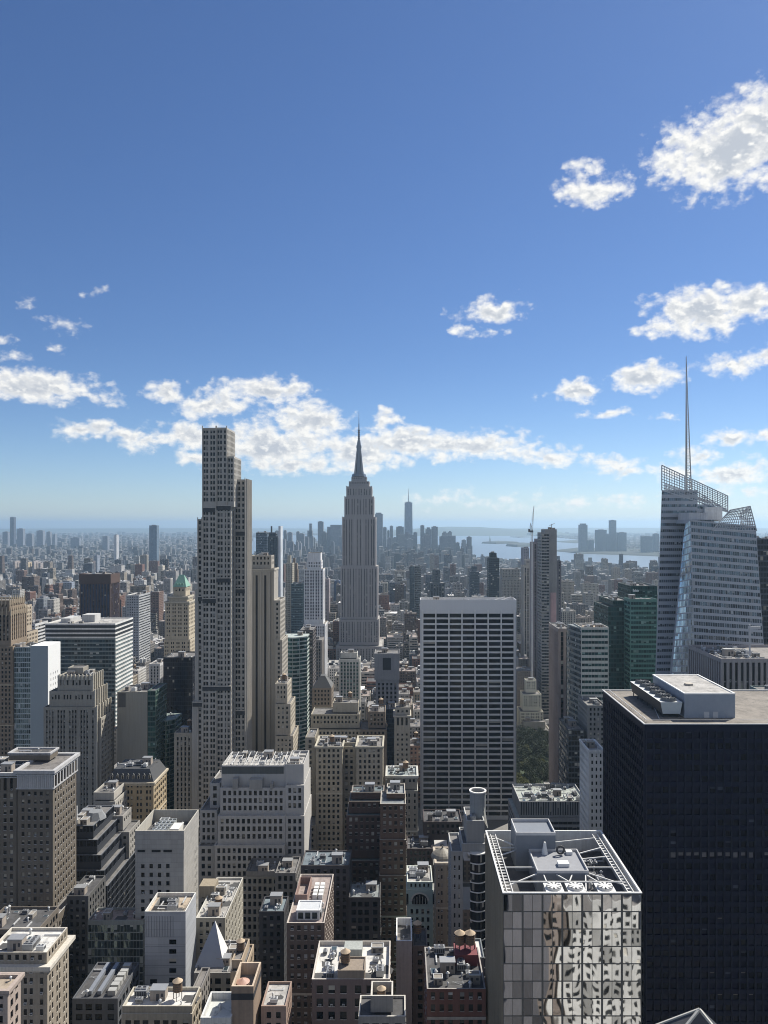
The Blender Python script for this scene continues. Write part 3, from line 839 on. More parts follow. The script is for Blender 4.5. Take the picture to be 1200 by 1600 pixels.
mb.build('fins', [wall((.46,.43,.36))], r, o)
H('stone_wing', 'dark lower wing on the sunny side of the art deco tower', 'building',
  [T(150.5,158,1122,Yd+2,24,S('punch',b=2.8,f=3.5))], [wall((.33,.31,.27))], G_D)
# beige blank slab with green glass side
r, o, t = H('blank_slab', 'beige slab with an almost windowless front next to a strip of green glass', 'building',
  [T(183,230,1081,540,24,S('blank'),eq=7), ], [wall((.30,.285,.24),.85,.12,.3), wall((.2,.2,.18)), wall((.3,.29,.25))], G_D)
mb = MB(); x0 = px2x(183,540); mb.box(x0+.8, x0+6, 539.9, 540-.003, py2z(1105,540), py2z(1083,540)); mb.build('louvre', [wall((.10,.10,.095))], r, o)
H('green_glass_tower', 'narrow green glass tower joined to the right of the beige blank slab', 'glass tower',
  [T(230.5,243,1079,541,26,S('curtain',f=3.6))], [wall((.10,.14,.12),.4)], G_GR)
# dark glass box
H('dark_glass_tower', 'plain dark navy glass box standing in front of the green roofed stone tower', 'glass tower',
  [T(255,301,1027,640,30,S('curtain',b=1.5,f=3.6,wx=.93,wz=.9,dw=.05))], [wall((.03,.035,.045),.4), wall((.03,.035,.045)), wall((.04,.045,.05))], glass((.008,.011,.018),.04,wob=.006))
# small balconied curved block
def curved(name, label, cat, xl, xr, yt, Y, bulge, dep, mats, win, f=3.6, balc=True, z0=0, slab=.9):
    x0, x1, z1 = px2x(xl,Y), px2x(xr,Y), py2z(yt,Y)
    org = np.array([(x0+x1)/2, Y+dep/2, 0]); root = empty(name, tuple(org), label, cat)
    HEROES.append((x0,x1,Y-bulge,Y+dep))
    n = 12; pts = []
    for k in range(n+1):
        u = k/n; pts.append((x0+(x1-x0)*u, Y + bulge - bulge*math.sin(math.pi*u)*1.0 - 0))
    sl = MB(); gl = MB()
    nf = int((z1-3)/f)
    for j in range(nf):
        zt = z1 - j*f
        if zt < 12: break
        for k in range(n):
            a, b = pts[k], pts[k+1]
            sl.quad((a[0],a[1]-.35,zt-slab),(b[0],b[1]-.35,zt-slab),(b[0],b[1]-.35,zt),(a[0],a[1]-.35,zt))
            sl.quad((a[0],a[1]-.35,zt),(b[0],b[1]-.35,zt),(b[0],b[1]+.2,zt),(a[0],a[1]+.2,zt))
            sl.quad((b[0],b[1]-.35,zt-slab),(a[0],a[1]-.35,zt-slab),(a[0],a[1]+.2,zt-slab),(b[0],b[1]+.2,zt-slab))
            gl.quad((a[0],a[1],zt-f+.01),(b[0],b[1],zt-f+.01),(b[0],b[1],zt-slab),(a[0],a[1],zt-slab))
        sl.box(x1-.2, x1+.35, pts[-1][1], Y+dep, zt-slab, zt)
        gl.quad((x1,pts[-1][1],zt-f+.01),(x1,Y+dep,zt-f+.01),(x1,Y+dep,zt-slab),(x1,pts[-1][1],zt-slab))
    sl.ngon([(p[0],p[1],z1-.02) for p in pts]+[(x1,Y+dep,z1-.02),(x0,Y+dep,z1-.02)])
    sl.quad((x0,Y+dep,0),(x0,pts[0][1],0),(x0,pts[0][1],z1),(x0,Y+dep,z1)); sl.quad((x1,Y+dep,0),(x0,Y+dep,0),(x0,Y+dep,z1),(x1,Y+dep,z1))
    for k in range(0,n+1,3): sl.box(pts[k][0]-.18,pts[k][0]+.18,pts[k][1]-.25,pts[k][1]-.003,12,z1)
    sl.build('wall', [mats], root, org)
    q = np.concatenate(gl.q); rr = np.random.default_rng(3).random(len(q))
    q = q + 0; put_windows(root, org, [q], win, np.random.default_rng(2), 100)
    equip(root, org, x0+2, x1-2, Y+bulge+1, Y+dep-1, z1, 5, np.random.default_rng(9))
    return root, org
curved('apartment_tower', 'small curved green tower with rounded balconies beside the tall grey stone tower', 'tower', 247,270,1126,560,6,22, wall((.22,.26,.23),.5), G_GR, 3.3, slab=.7)
H('stone_building', 'beige block with narrow windows between the curved green tower and the tall stepped tower', 'building',
  [T(272,301,1145,545,20,S('pier',b=2.6,f=3.6,wx=.45,wz=.7,dsp=.1),tank=1)], [wall((.36,.33,.27)), wall((.25,.23,.2)), wall(LIME)], G_D, tank=1)
# mansard building
r, o, t = H('mansard_building', 'tan corner building with a dark slate mansard roof full of dormers', 'building',
  [T(166,240,1222,470,26,S('pairs',b=2.8,f=3.8,mt=1.2),par=.3,eq=0,side=S('loft',b=4,f=3.8,g=0,mt=1.2))], [wall((.36,.29,.19)), wall(BRN), wall((.5,.44,.34))], G_D, cornice=(1.2,1.0))
mb = MB(); tt = t[0]; x0,x1,y0,y1,z = tt.x0,tt.x1,tt.y0,tt.y1,tt.z1; zt = z+7
a,b,c,d = x0+3.5,x1-3.5,y0+3.5,y1-3.5
for q in (((x0,y0),(x1,y0),(b,c),(a,c)),((x1,y0),(x1,y1),(b,d),(b,c)),((x1,y1),(x0,y1),(a,d),(b,d)),((x0,y1),(x0,y0),(a,c),(a,d))):
    mb.quad((*q[0],z+.1),(*q[1],z+.1),(*q[2],zt),(*q[3],zt),0)
mb.quad((a,c,zt),(b,c,zt),(b,d,zt),(a,d,zt),0)
mb.build('mansard_roof', [plain((.055,.058,.062),.6)], r, o)
for k in range(8):
    xx = x0+3+(x1-x0-6)*k/7; m2 = MB(); m2.box(xx-.7,xx+.7,y0+.8,y0+3,z+1.4,z+3.8,0); m2.ngon([(xx-.9,y0+.7,z+3.8),(xx+.9,y0+.7,z+3.8),(xx,y0+.7,z+4.9)],1)
    m2.quad((xx-.9,y0+.7,z+3.8),(xx,y0+.7,z+4.9),(xx,y0+3.2,z+4.9),(xx-.9,y0+3.2,z+3.8),1); m2.quad((xx,y0+.7,z+4.9),(xx+.9,y0+.7,z+3.8),(xx+.9,y0+3.2,z+3.8),(xx,y0+3.2,z+4.9),1)
    m2.box(xx-.4,xx+.4,y0+.77,y0+.8,z+1.7,z+3.4,2); m2.build('dormer', [wall((.4,.36,.29)), plain((.055,.058,.062),.6), G_D], r, o)
equip(r, o, a, b, c, d, zt, 9, np.random.default_rng(4))
# brown stone tower, left foreground
r, o, t = H('brick_tower', 'massive brown brick tower with a pale stone colonnade and cornice around its top', 'tower',
  [T(14,78,1176,385,9,S('punch',b=3,f=3.6,mt=4),par=.8,eq=4,cor=(.7,.5)),
   T(27,83,1203,370,27,S('pier',b=3.0,f=8.5,wx=.5,wz=.92,mt=2.0,dw=.9,dsp=.3),z0=None,cor=(1.5,1.3)),
   T(27.3,82.7,1233,370.1,26.7,S('punch',b=3.0,f=3.9,wx=.45,wz=.5,mt=1.2,m=1.2),z0=py2z(1430,370)),
   T(20,90,1430,364,34,S('punch',b=3,f=4,wx=.5,wz=.55,mt=4),z0=0)],
  [wall((.15,.13,.105)), wall((.12,.10,.08)), wall((.42,.42,.42))], glass((.014,.014,.014),.45,(.36,.33,.27)), roof=R_M)
mb = MB(); tt = t[1]; mb.ring(tt.x0,tt.x1,tt.y0,tt.y1,tt.z1-9.2,tt.z1-8.6,-.003,.5,0,True); 
for k in range(18):
    xx = tt.x0+.5+(tt.x1-tt.x0-1)*k/17; mb.box(xx-.42,xx+.42,tt.y0-.45,tt.y0-.003,tt.z1-8.6,tt.z1-1.4)
for k in range(9):
    yy = tt.y0+.5+(tt.y1-tt.y0-1)*k/8; mb.box(tt.x1+.003,tt.x1+.45,yy-.42,yy+.42,tt.z1-8.6,tt.z1-1.4)
mb.build('colonnade', [wall((.40,.40,.40))], r, o)
H('brick_wing', 'lower brown brick wing with a pale cornice, cut off by the left edge', 'building',
  [T(-40,26.5,1207,371,24,S('pier',b=3.2,f=7.5,wx=.5,wz=.9,mt=2,dw=.8),cor=(1.4,1.1)), T(-40,26,1236,371.2,23.6,S('punch',b=3.2,f=3.9,mt=1.2))],
  [wall((.15,.13,.105)), wall((.12,.10,.08)), wall((.40,.40,.40))], glass((.014,.014,.014),.45,(.36,.33,.27)))
# dark stepped grid building
mA = wall((.060,.062,.068),.5,.15,.15)
r, o, t = H('stepped_office', 'dark stepped office block whose gridded glass floors widen downwards like stairs', 'office block',
  [T(102,146,1290,412,30,S('curtain',b=1.9,f=3.7,wx=.82,wz=.82,mt=.5,dw=.3),par=.8,eq=4),
   T(102,152,1312,410,34,S('curtain',b=1.9,f=3.7,wx=.82,wz=.82,mt=.6,dw=.3),par=.5),
   T(102,158,1336,408,38,S('curtain',b=1.9,f=3.7,wx=.82,wz=.82,mt=.6,dw=.3),par=.5),
   T(102,163,1360,406,42,S('curtain',b=1.9,f=3.7,wx=.82,wz=.82,mt=.6,dw=.3),par=.5),
   T(102,168,1384,404,46,S('curtain',b=1.9,f=3.7,wx=.82,wz=.82,mt=.6,dw=.3),par=.5)],
  [wall((.045,.05,.06),.5,.1,.1), wall((.03,.03,.04)), wall((.16,.17,.19))], glass((.01,.012,.016),.04))
mb = MB(); x0 = px2x(103,415); z = t[0].z1
mb.ngon([(x0,415,z-.8),(x0+6,415,z-.8),(x0+6,415,z+9.5),(x0,415,z+7)]); mb.ngon([(x0,415.5,z-.8),(x0,415.5,z+7),(x0+6,415.5,z+9.5),(x0+6,415.5,z-.8)])
mb.quad((x0,415.5,z-.8),(x0,415,z-.8),(x0,415,z+7),(x0,415.5,z+7)); mb.quad((x0+6,415,z-.8),(x0+6,415.5,z-.8),(x0+6,415.5,z+9.5),(x0+6,415,z+9.5)); mb.quad((x0,415,z+7),(x0+6,415,z+9.5),(x0+6,415.5,z+9.5),(x0,415.5,z+7))
mb.build('white_screen', [wall((.8,.8,.78))], r, o)
mb = MB(); mb.cyl(x0+12,425,z-.8,z+3,6,3.6,8); mb.build('plant_enclosure', [wall((.2,.21,.22))], r, o)
H('stone_building', 'grey stepped stone block with a white sunlit flank rising behind the dark stepped office', 'building',
  [T(146,178,1238,452,24,S('punch',b=3,f=3.7),eq=5), T(146,180,1252,450,28,S('punch',b=3,f=3.7))], [wall((.40,.38,.34))], G_D)
H('stone_building', 'dark lower block tucked between the dark stepped office and the plain stone box tower', 'building',
  [T(160,192,1275,448-8,14,S('punch',b=3,f=3.7),eq=4), T(160,202,1300,438,18,S('punch',b=3,f=3.7))], [wall((.30,.29,.27))], G_D)
# plain stone box with lit flank
r, o, t = H('stone_box_tower', 'plain grey stone box tower with five window columns and a cream sunlit flank', 'tower',
  [T(211,287.5,1298,365,27,S('blank'),par=6,eq=9,bulk=False,tk=.5), T(211.4,287,1327,365.2,26.6,S('punch',b=4.0,f=4.1,wx=.42,wz=.5,mt=7,m=1.6,blank=(.72,1)),side=S('punch',b=3.6,f=4.1,wx=.3,wz=.45,mt=9,m=1,blank=(0,.66)))],
  [wall((.34,.33,.31),.85,.12,.2,2.2), wall((.3,.3,.3)), wall((.42,.40,.35))], G_D, roof=R_D, indiv=100)
mb = MB(); tt = t[0]
for u0,u1 in ((.05,.2),(.34,.52),(.58,.75)): mb.box(tt.x0+(tt.x1-tt.x0)*u0,tt.x0+(tt.x1-tt.x0)*u1,364.93,365.15,tt.z1-10.2,tt.z1-9.2)
mb.build('vent_slot', [wall((.02,.02,.02))], r, o)
mb = MB(); x0,x1=px2x(236,370),px2x(262,370); 
for k in range(5): mb.box(x0+.2,x1-.2,367+4*k,370+4*k,tt.z1-6,tt.z1-1.4-.2*k,0); 
for k in range(20):
    mb.cyl(x0+1.2+(k%4)*2.0,367.6+(k//4)*4+.9,tt.z1-1.5-.2*(k//4),tt.z1-1.0-.2*(k//4),.8,.8,10,1)
mb.build('cooling_tower', [plain((.5,.53,.53),.45,.4), plain((.12,.13,.13),.6)], r, o)
mb = MB(); mb.box(px2x(266,370),px2x(280,370),369,377,tt.z1-6,tt.z1-.8); mb.build('mechanical_room', [wall((.6,.59,.56))], r, o)
# white panel tower
r, o, t = H('panel_tower', 'slim pale metal panelled tower with one column of dark windows', 'tower',
  [T(226,290,1424,330,17,S('punch',b=1,f=1,none=True),par=1.6,eq=4,bulk=False)], [wall((.40,.42,.45),.45,.08,.12,3.3), wall((.4,.4,.42)), wall((.62,.61,.57))], G_D, roof=R_T)
mb = MB(); wn = []; tt = t[0]
for (c, a_, b_) in ((270,1468,1700),(240,1530,1700),):
    xx = px2x(c,330); zz = py2z(a_,330)
    while zz > py2z(b_,330):
        q = [(xx-1.5,329.97,zz-2),(xx+1.5,329.97,zz-2),(xx+1.5,329.97,zz),(xx-1.5,329.97,zz)]; wn.append(np.array([q])); zz -= 4.1
put_windows(r, o, wn, G_D, np.random.default_rng(3), 30)
mb = MB()
for k in range(11):
    xx = tt.x0+(tt.x1-tt.x0)*(.03+k/10.9*.72); mb.box(xx,xx+.16,329.82,329.997,tt.z1-11,tt.z1-2)
for k in range(9):
    zz = tt.z1-11-4.1*k; mb.box(tt.x0,tt.x1,329.93,329.997,zz,zz+.12)
mb.build('panel_ribs', [wall((.22,.24,.27),.4)], r, o)
mb = MB(); x0,x1=px2x(241,334),px2x(272,334); mb.ring(x0,x1,334,342,tt.z1-1.6,tt.z1+.4,.3,0.01,0,True); mb.quad((x0,334,tt.z1-1.5),(x1,334,tt.z1-1.5),(x1,342,tt.z1-1.5),(x0,342,tt.z1-1.5),1)
mb.build('lift_well', [wall((.2,.2,.19)), wall((.02,.02,.02))], r, o)
# glass block with salmon roof
H('glass_building', 'low reflective green glass building with a pale salmon roof left of the slim metal tower', 'glass building',
  [T(137,224,1438,362,12,S('curtain',b=1.5,f=3.8,wx=.93,wz=.86,mt=2.2,dw=.06),eq=4,bulk=False)], [wall((.26,.27,.25),.4)], glass((.10,.12,.11),.12,(.45,.45,.4),.04,.7,.09), roof=R_P)
# cornice corner building
r, o, t = H('cornice_building', 'tan corner building with a deep white cornice and sunlit arched windows down its flank', 'building',
  [T(-20,73,1488,272,17,S('punch',b=2.7,f=3.4,wx=.5,wz=.55,mt=.8),par=1.1,eq=7), T(-20.5,74,1507,271.7,17.6,S('pairs',b=2.6,f=3.7,wx=.55,wz=.58,mt=1.0,belt=0),cor=(1.3,1.8),par=.1)],
  [wall((.29,.255,.205)), wall((.2,.17,.13)), wall((.52,.49,.43))], glass((.015,.015,.015),.3,(.3,.27,.22)), roof=R_W)
H('brick_building', 'pinkish stone corner building low in the bottom left corner', 'building',
  [T(-40,12,1546,232,8,S('pairs',b=2.6,f=3.6,mt=.8),cor=(1,.9),eq=2)], [wall((.36,.30,.26))], G_D, roof=R_T)
H('loft_building', 'dark office block squeezed between the cornice corner building and the brown brick tower', 'building',
  [T(-30,60,1452,335,20,S('loft',b=3.2),eq=8)], [wall((.15,.13,.11))], G_D, roof=R_D)
H('infill_building', 'shadowed narrow building behind the street gap at the foot of the brown brick tower', 'building',
  [T(104,138,1400,375,22,S('punch',b=3.2),eq=5)], [wall((.10,.10,.10))], G_D, roof=R_D)
H('dark_roof_building', 'low dark building with long black ducts on its roof below the green glass building', 'building',
  [T(113,184,1560,300,25,S('loft'),eq=0,par=.8)], [wall((.10,.105,.115))], G_D, roof=R_D, eq=0)
r, o = bpy.data.objects[HEROES and 'dark_roof_building'], np.array(bpy.data.objects['dark_roof_building'].location)
zt = py2z(1560,300)-.8
mb = MB()
for xx in (px2x(140,305), px2x(155,305)): mb.box(xx,xx+1.6,303,323,zt+.4,zt+1.8)
mb.build('duct', [plain((.25,.27,.3),.5,.3)], r, o)
mb = MB()
for k in range(6): mb.box(px2x(168,303),px2x(184,303)-1,303+3.3*k,305.4+3.3*k,zt,zt+2.0+.3*(k%2))
mb.build('condenser_row', [plain((.42,.42,.4),.5,.2)], r, o)
equip(r, o, px2x(113,300), px2x(140,300), 301, 324, zt, 12, np.random.default_rng(40), bulk=False)
H('loft_building', 'low building with a broad pale green roof at the bottom of the slim metal tower', 'building',
  [T(191,300,1572,262,11,S('loft',b=3),eq=8,tank=1,par=1.2), T(190,300.5,1584,261.5,12,S('loft',b=3),par=.2)], [wall((.30,.26,.20)), wall((.2,.2,.2)), wall((.45,.42,.35))], G_D, roof=R_W)

# ================================================================== the tall tower left of centre and its neighbours
ms = wall((.42,.40,.36),.7,.12,.15); mp = wall((.17,.165,.155),.6); mt_ = wall((.44,.415,.37))
sp = S('pier',b=2.05,f=4.0,wx=.74,wz=.64,g=2,gp=.95,dsp=.12,dw=.5,m=.6,mt=1.2,belt=0,msp=0)
r, o, t = H('residential_tower', 'tallest slender grey stone tower with stepped top, clustered piers and stacked arched windows', 'skyscraper',
  [T(316,338,668.5,540,28,sp,z0=py2z(796,540),par=2), T(316,338,796,540,30,sp,z0=0,par=1.5),
   T(338,354.6,668,540.8,27,sp,z0=py2z(790,540),par=2), T(337.99,360.9,790,540.5,29.6,sp,z0=0,par=.3),
   T(354.65,365.5,713,541.2,25,sp,z0=py2z(792,541),par=1.5),
   T(308.5,316,811,541.5,26,sp,z0=0,par=1.2),
   T(304.5,308.4,921,542,25,sp,z0=0,par=1.2),
   T(300,304.4,1097,542.5,24,sp,z0=0,par=1.2),
   T(366,383.5,749,552,20,sp,z0=0,par=1.8,side=S('pier',b=2.6,f=4.5,wx=.6,wz=.62,dsp=.3,dw=.6,m=.4,mt=1)),
   T(361,366,792,547,24,S('pier',b=2.2,f=4.5,wx=.7,wz=.8,dsp=.1,m=.2),z0=0,par=1),],
  [ms, mp, mt_], glass((.010,.013,.016),.22,(.22,.22,.21),.06), eq=2, indiv=100)
mb = MB()
for (xa, xb, ya, yb, Yp) in ((316,338,668,1235,540),(338,354.6,668,1235,540.5),(308.5,316,811,1235,541.5),(366,383.5,749,1180,552)):
    for xx in (px2x(xa,Yp), px2x(xb,Yp)-.5): mb.box(xx, xx+.5, Yp-.55, Yp-.003, py2z(yb,Yp), py2z(ya,Yp)+1.2)
tq = px2x(383.5,552)
for k in range(7):
    yy = 553+k*2.9; mb.box(tq+.003, tq+1.0, yy, yy+.6, 60, py2z(749,552)+.5)
mb.build('corner_piers', [mt_], r, o)
mb = MB()
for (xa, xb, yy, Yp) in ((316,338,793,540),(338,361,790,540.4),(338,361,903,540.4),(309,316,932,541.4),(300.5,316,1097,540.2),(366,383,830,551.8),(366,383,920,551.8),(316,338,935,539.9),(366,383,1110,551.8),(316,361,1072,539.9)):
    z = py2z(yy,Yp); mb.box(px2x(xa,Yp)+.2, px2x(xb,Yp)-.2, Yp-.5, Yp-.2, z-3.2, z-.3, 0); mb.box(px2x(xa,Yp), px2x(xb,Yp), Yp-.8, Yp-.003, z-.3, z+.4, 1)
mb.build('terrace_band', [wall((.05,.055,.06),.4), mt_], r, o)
# art deco tower with dark vertical stripes
mc = wall((.36,.335,.29),.8,.1,.2)
r, o, t = H('art_deco_tower', 'tan art deco tower with two long dark vertical stripes beside the tallest tower', 'tower',
  [T(392,424,868,612,14,S('punch',b=2.8,f=4,mt=1),par=.8,eq=4), T(391,428,889,606,22,S('blank'),par=.8,cor=(1.2,.5),z0=None),
   T(391.2,427.8,905,606.1,22,S('blank'),par=.2,z0=None),
   T(391,430,1000,606,24,S('blank'),par=.2,z0=0),
   T(428.01,438,938,604,26,S('punch',b=2.6,f=3.7),z0=0,eq=2),
   T(430,441,1000,602,30,S('punch',b=2.6,f=3.7),z0=0)],
  [mc, wall((.05,.048,.045)), wall((.44,.41,.35))], G_D, indiv=100)
mb = MB()
for xx in (401, 414.5):
    a = px2x(xx,606); mb.box(a-.8,a+.8,605.9,605.997,py2z(1250,606),py2z(899,606),0)
for xx in (394, 407.5, 421, 427):
    a = px2x(xx,606); mb.box(a-.7,a+.7,605.2,605.997,py2z(1250,606),py2z(893,606),1)
mb.build('vertical_stripes', [wall((.025,.025,.027)), mc], r, o)
H('stone_building', 'tan stepped block with sunlit setbacks clinging to the right of the striped art deco tower', 'building',
  [T(430,449,1068,572,22,S('punch',b=2.7,f=3.5,wx=.45),eq=3,par=.8), T(430,454,1100,570,26,S('punch',b=2.7,f=3.5,wx=.45),par=.8), T(430,458,1150,568,30,S('punch',b=2.7,f=3.5,wx=.45))],
  [wall((.42,.38,.31))], G_L, tank=1)
curved('curved_glass_tower', 'curved glass office tower with pale green horizontal bands bulging towards the viewer', 'glass tower', 436,478,996,750,9,26, wall((.42,.46,.42),.5), G_GR, 3.9, slab=1.2)
H('dark_slab', 'dark brown slab tower right behind the curved green banded tower', 'tower',
  [T(469,489,984,800,30,S('band',f=3.8),eq=4)], [wall((.09,.08,.08)), wall((.08,.08,.08)), wall((.2,.2,.2))], G_D, indiv=0)
# white grid tower with lattice crown
r, o, t = H('residential_tower', 'white gridded apartment tower with a dark finned crown left of the spired skyscraper', 'tower',
  [T(481,501,864,1004,18,S('pier',b=2.8,f=22,wx=.5,wz=.95,mt=.6,dw=1.2,m=.5),par=.6,eq=0),
   T(480,502,876,1003,20,S('punch',b=3,f=4),par=.4),
   T(475,505,889,1000,26,S('pier',b=3.3,f=4.1,wx=.62,wz=.55,dsp=.15,dw=.4,g=2,gp=.9,m=.8,mt=2),z0=py2z(975,1000),par=.6,side=S('pier',b=3.3,f=4.1,wx=.5,wz=.5,dsp=.1)),
   T(474,508,975,996,34,S('pier',b=3,f=4,wx=.5,wz=.7),z0=0,par=.8)],
  [wall((.62,.62,.62)), wall((.42,.43,.46)), wall((.45,.38,.26))], glass((.03,.035,.05),.1), indiv=100)
H('stone_base_block', 'brown stone block with lit corner pinnacles under the white gridded tower', 'building',
  [T(472,503,1000,940,30,S('pier',b=3.2,f=4,wx=.5,wz=.8),eq=5)], [wall((.22,.20,.18))], G_D, indiv=0)

# ------------------------------------------------------------------ the great spired skyscraper in the centre
Ye = 1290
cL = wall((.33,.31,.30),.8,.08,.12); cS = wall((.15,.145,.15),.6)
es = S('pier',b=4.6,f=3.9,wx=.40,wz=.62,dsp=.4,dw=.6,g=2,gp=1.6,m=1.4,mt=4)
def ET(xl,xr,yt,dy,dep,z0=None,**k): return T(xl,xr,yt,Ye+dy,dep,k.pop('st',es),z0=z0,**k)
r, o, t = H('spired_skyscraper', 'great central limestone skyscraper with stepped shoulders, tapered mast and antenna', 'skyscraper',
  [ET(549,573,745,14,22,par=.4,eq=0,st=S('pier',b=3,f=5,wx=.4,wz=.6,mt=1)),
   ET(545,577,752,10,30,par=.4,st=S('pier',b=3,f=5,wx=.4,wz=.6,mt=1)),
   ET(541,581,760,4,38,par=.5), ET(538,584,776,2,42,par=.5), ET(534.5,587,808,0,46,par=.6), ET(532,590,885,-3,52,par=.6),
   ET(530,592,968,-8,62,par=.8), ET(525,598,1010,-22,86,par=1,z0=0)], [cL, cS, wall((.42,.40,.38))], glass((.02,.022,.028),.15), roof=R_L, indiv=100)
# central recessed bay, brighter piers
mb = MB()
xc = px2x(561,Ye+30)
def tube(y0_, y1_, r0, r1, n=12, mi=0): mb.cyl(xc,Ye+26,py2z(y0_,Ye+26),py2z(y1_,Ye+26),r0,r1,n,mi)
tube(745,741,12.5,11.5,8); tube(741,736,9.5,7.8,8); tube(736,712,6.9,4.6,12,0); tube(712,700,4.6,4.0,12,0); tube(700,696,4.6,4.4,12); tube(696,688,3.6,2.4,12); 
for k in range(4):
    a_ = math.pi/4+k*math.pi/2
    mb.bar((xc+9.4*math.cos(a_),Ye+26+9.4*math.sin(a_),py2z(742,Ye+26)),(xc+4.4*math.cos(a_),Ye+26+4.4*math.sin(a_),py2z(704,Ye+26)),1.5,1,.8)
mb.build('mast', [plain((.20,.21,.22),.35,.6,.1), plain((.34,.34,.34),.4,.4,.1)], r, o)
mb = MB(); tube(688,672,1.5,1.2,8); tube(672,662,.95,.7,8); tube(662,643,.5,.15,6)
for yy in (686,683,680,676,673): mb.cyl(xc,Ye+26,py2z(yy,Ye+26),py2z(yy-1,Ye+26),2.1,2.1,8)
mb.build('antenna', [plain((.10,.09,.09),.5,.5,.1)], r, o)
mb = MB()
for tt in t[2:7]:
    for xx in (tt.x0, tt.x1-1.8): mb.box(xx,xx+1.8,tt.y0-.5,tt.y0-.003,tt.z0,tt.z1+.8)
    for k in (-1,1):
        xx = (tt.x0+tt.x1)/2+k*6.5-.8; mb.box(xx,xx+1.6,tt.y0-.6,tt.y0-.003,tt.z0,tt.z1+.5)
mb.build('stone_piers', [wall((.38,.36,.35))], r, o)

# ================================================================== middle ground, centre
H('residential_tower', 'pointed dark glass tower pair with an antenna rising behind the striped art deco tower', 'tower',
  [T(423,425,822,1650,6,S('blank'),eq=0,par=0), T(420,431,832,1645,22,S('pier',b=3,f=4,wx=.8,wz=.9),par=.5), T(418,434,838,1640,30,S('pier',b=3,f=4,wx=.8,wz=.9))],
  [wall((.07,.08,.09),.4)], G_BL, indiv=0)
H('thin_column_tower', 'very thin white edged tower just right of the pointed dark glass tower', 'tower',
  [T(435,438.5,822,1600,30,S('blank'))], [wall((.55,.58,.60),.4)], G_D, indiv=0)
H('glass_tower', 'bluish glass slab left of the pointed dark tower beyond the striped art deco tower', 'glass tower',
  [T(400,417,832,1900,60,S('curtain',b=3,f=4),par=0), T(400,417,838,1899,62,S('curtain',b=3,f=4))], [wall((.12,.15,.19),.4)], G_BL, indiv=0)
H('stone_tower', 'slim cream topped tower between the thin white edged tower and the white gridded tower', 'tower',
  [T(449,454,868,1400,10,S('blank')), T(446,457,880,1395,24,S('punch'))], [wall((.40,.37,.30))], G_D, indiv=0)
H('clock_tower', 'small golden capped dark tower left of the white gridded tower', 'tower',
  [T(458,461,872,1500,6,S('blank'),par=0), T(456,464,880,1497,12,S('blank'),par=0), T(455,465,890,1495,16,S('punch'))], [wall((.20,.16,.12))], G_D, indiv=0)
H('green_glass_tower', 'teal glass tower standing low between the striped art deco tower and the white gridded tower', 'glass tower',
  [T(455,473,912,1250,30,S('curtain',b=2.5,f=4))], [wall((.14,.2,.21),.4)], G_BL, indiv=0)
r, o, t = H('grid_tower', 'pale grid fronted tower with a sunlit edge standing in front of the spired skyscraper', 'tower',
  [T(532,558,1020,766,12,S('blank'),eq=2), T(530,562,1030,760,20,S('pier',b=3.2,f=3.5,wx=.6,wz=.6,dsp=.12,m=.8))], [wall((.50,.49,.44)), wall((.26,.26,.25)), wall((.5,.5,.46))], G_GR)
r, o, t = H('portal_tower', 'grey tower with one large square dark opening under its flat top', 'tower',
  [T(585,624,1021,700,24,S('blank'),eq=4), T(587,623,1062,701,22,S('pier',b=3.5,f=4))], [wall((.25,.26,.28),.6), wall((.2,.2,.22)), wall((.3,.3,.3))], G_D)
mb = MB(); mb.box(px2x(598,700),px2x(611,700),699.9,699.997,py2z(1047,700),py2z(1028,700)); mb.build('dark_opening', [wall((.03,.035,.045))], r, o)
H('dark_glass_tower', 'narrow deep blue glass tower at the left edge of the white gridded office slab', 'glass tower',
  [T(603,621,1108,640,22,S('curtain'))], [wall((.03,.045,.065),.4)], glass((.01,.016,.03),.05))
r, o, t = H('ornate_tower', 'slim ornate stone tower with three arched windows under its cornice', 'tower',
  [T(617,641,1105,600,14,S('punch',b=3,f=3.8),tank=1,eq=3,par=1), T(616,641,1118,598,18,S('pier',b=3.1,f=7.5,wx=.5,wz=.9,mt=1),z0=None,cor=(1,.8)), T(616,641,1142,598.2,17.6,S('punch',b=3.1,f=3.9,wx=.4,wz=.45))],
  [wall((.40,.37,.31)), wall((.2,.18,.15)), wall((.46,.43,.37))], G_D)
r, o, t = H('mansard_tower', 'brown stepped tower with a dark pyramid roof left of the pale grid fronted tower', 'tower',
  [T(488,518,1075,650,20,S('punch2',b=3),eq=0,par=.2), T(486,520,1112,648,24,S('punch2',b=3),par=.8)], [wall((.24,.20,.16)), wall((.2,.2,.2)), wall((.4,.37,.3))], G_D)
mb = MB(); tt=t[0]; x0,x1,y0,y1,z = tt.x0,tt.x1,tt.y0,tt.y1,tt.z1; xm=(x0+x1)/2
mb.quad((x0,y0,z),(x1,y0,z),(xm+2,y0+7,z+9),(xm-2,y0+7,z+9)); mb.quad((x1,y0,z),(x1,y1,z),(xm+2,y1-7,z+9),(xm+2,y0+7,z+9)); mb.quad((x1,y1,z),(x0,y1,z),(xm-2,y1-7,z+9),(xm+2,y1-7,z+9)); mb.quad((x0,y1,z),(x0,y0,z),(xm-2,y0+7,z+9),(xm-2,y1-7,z+9)); mb.quad((xm-2,y0+7,z+9),(xm+2,y0+7,z+9),(xm+2,y1-7,z+9),(xm-2,y1-7,z+9))
mb.build('pyramid_roof', [plain((.10,.10,.095),.6)], r, o)
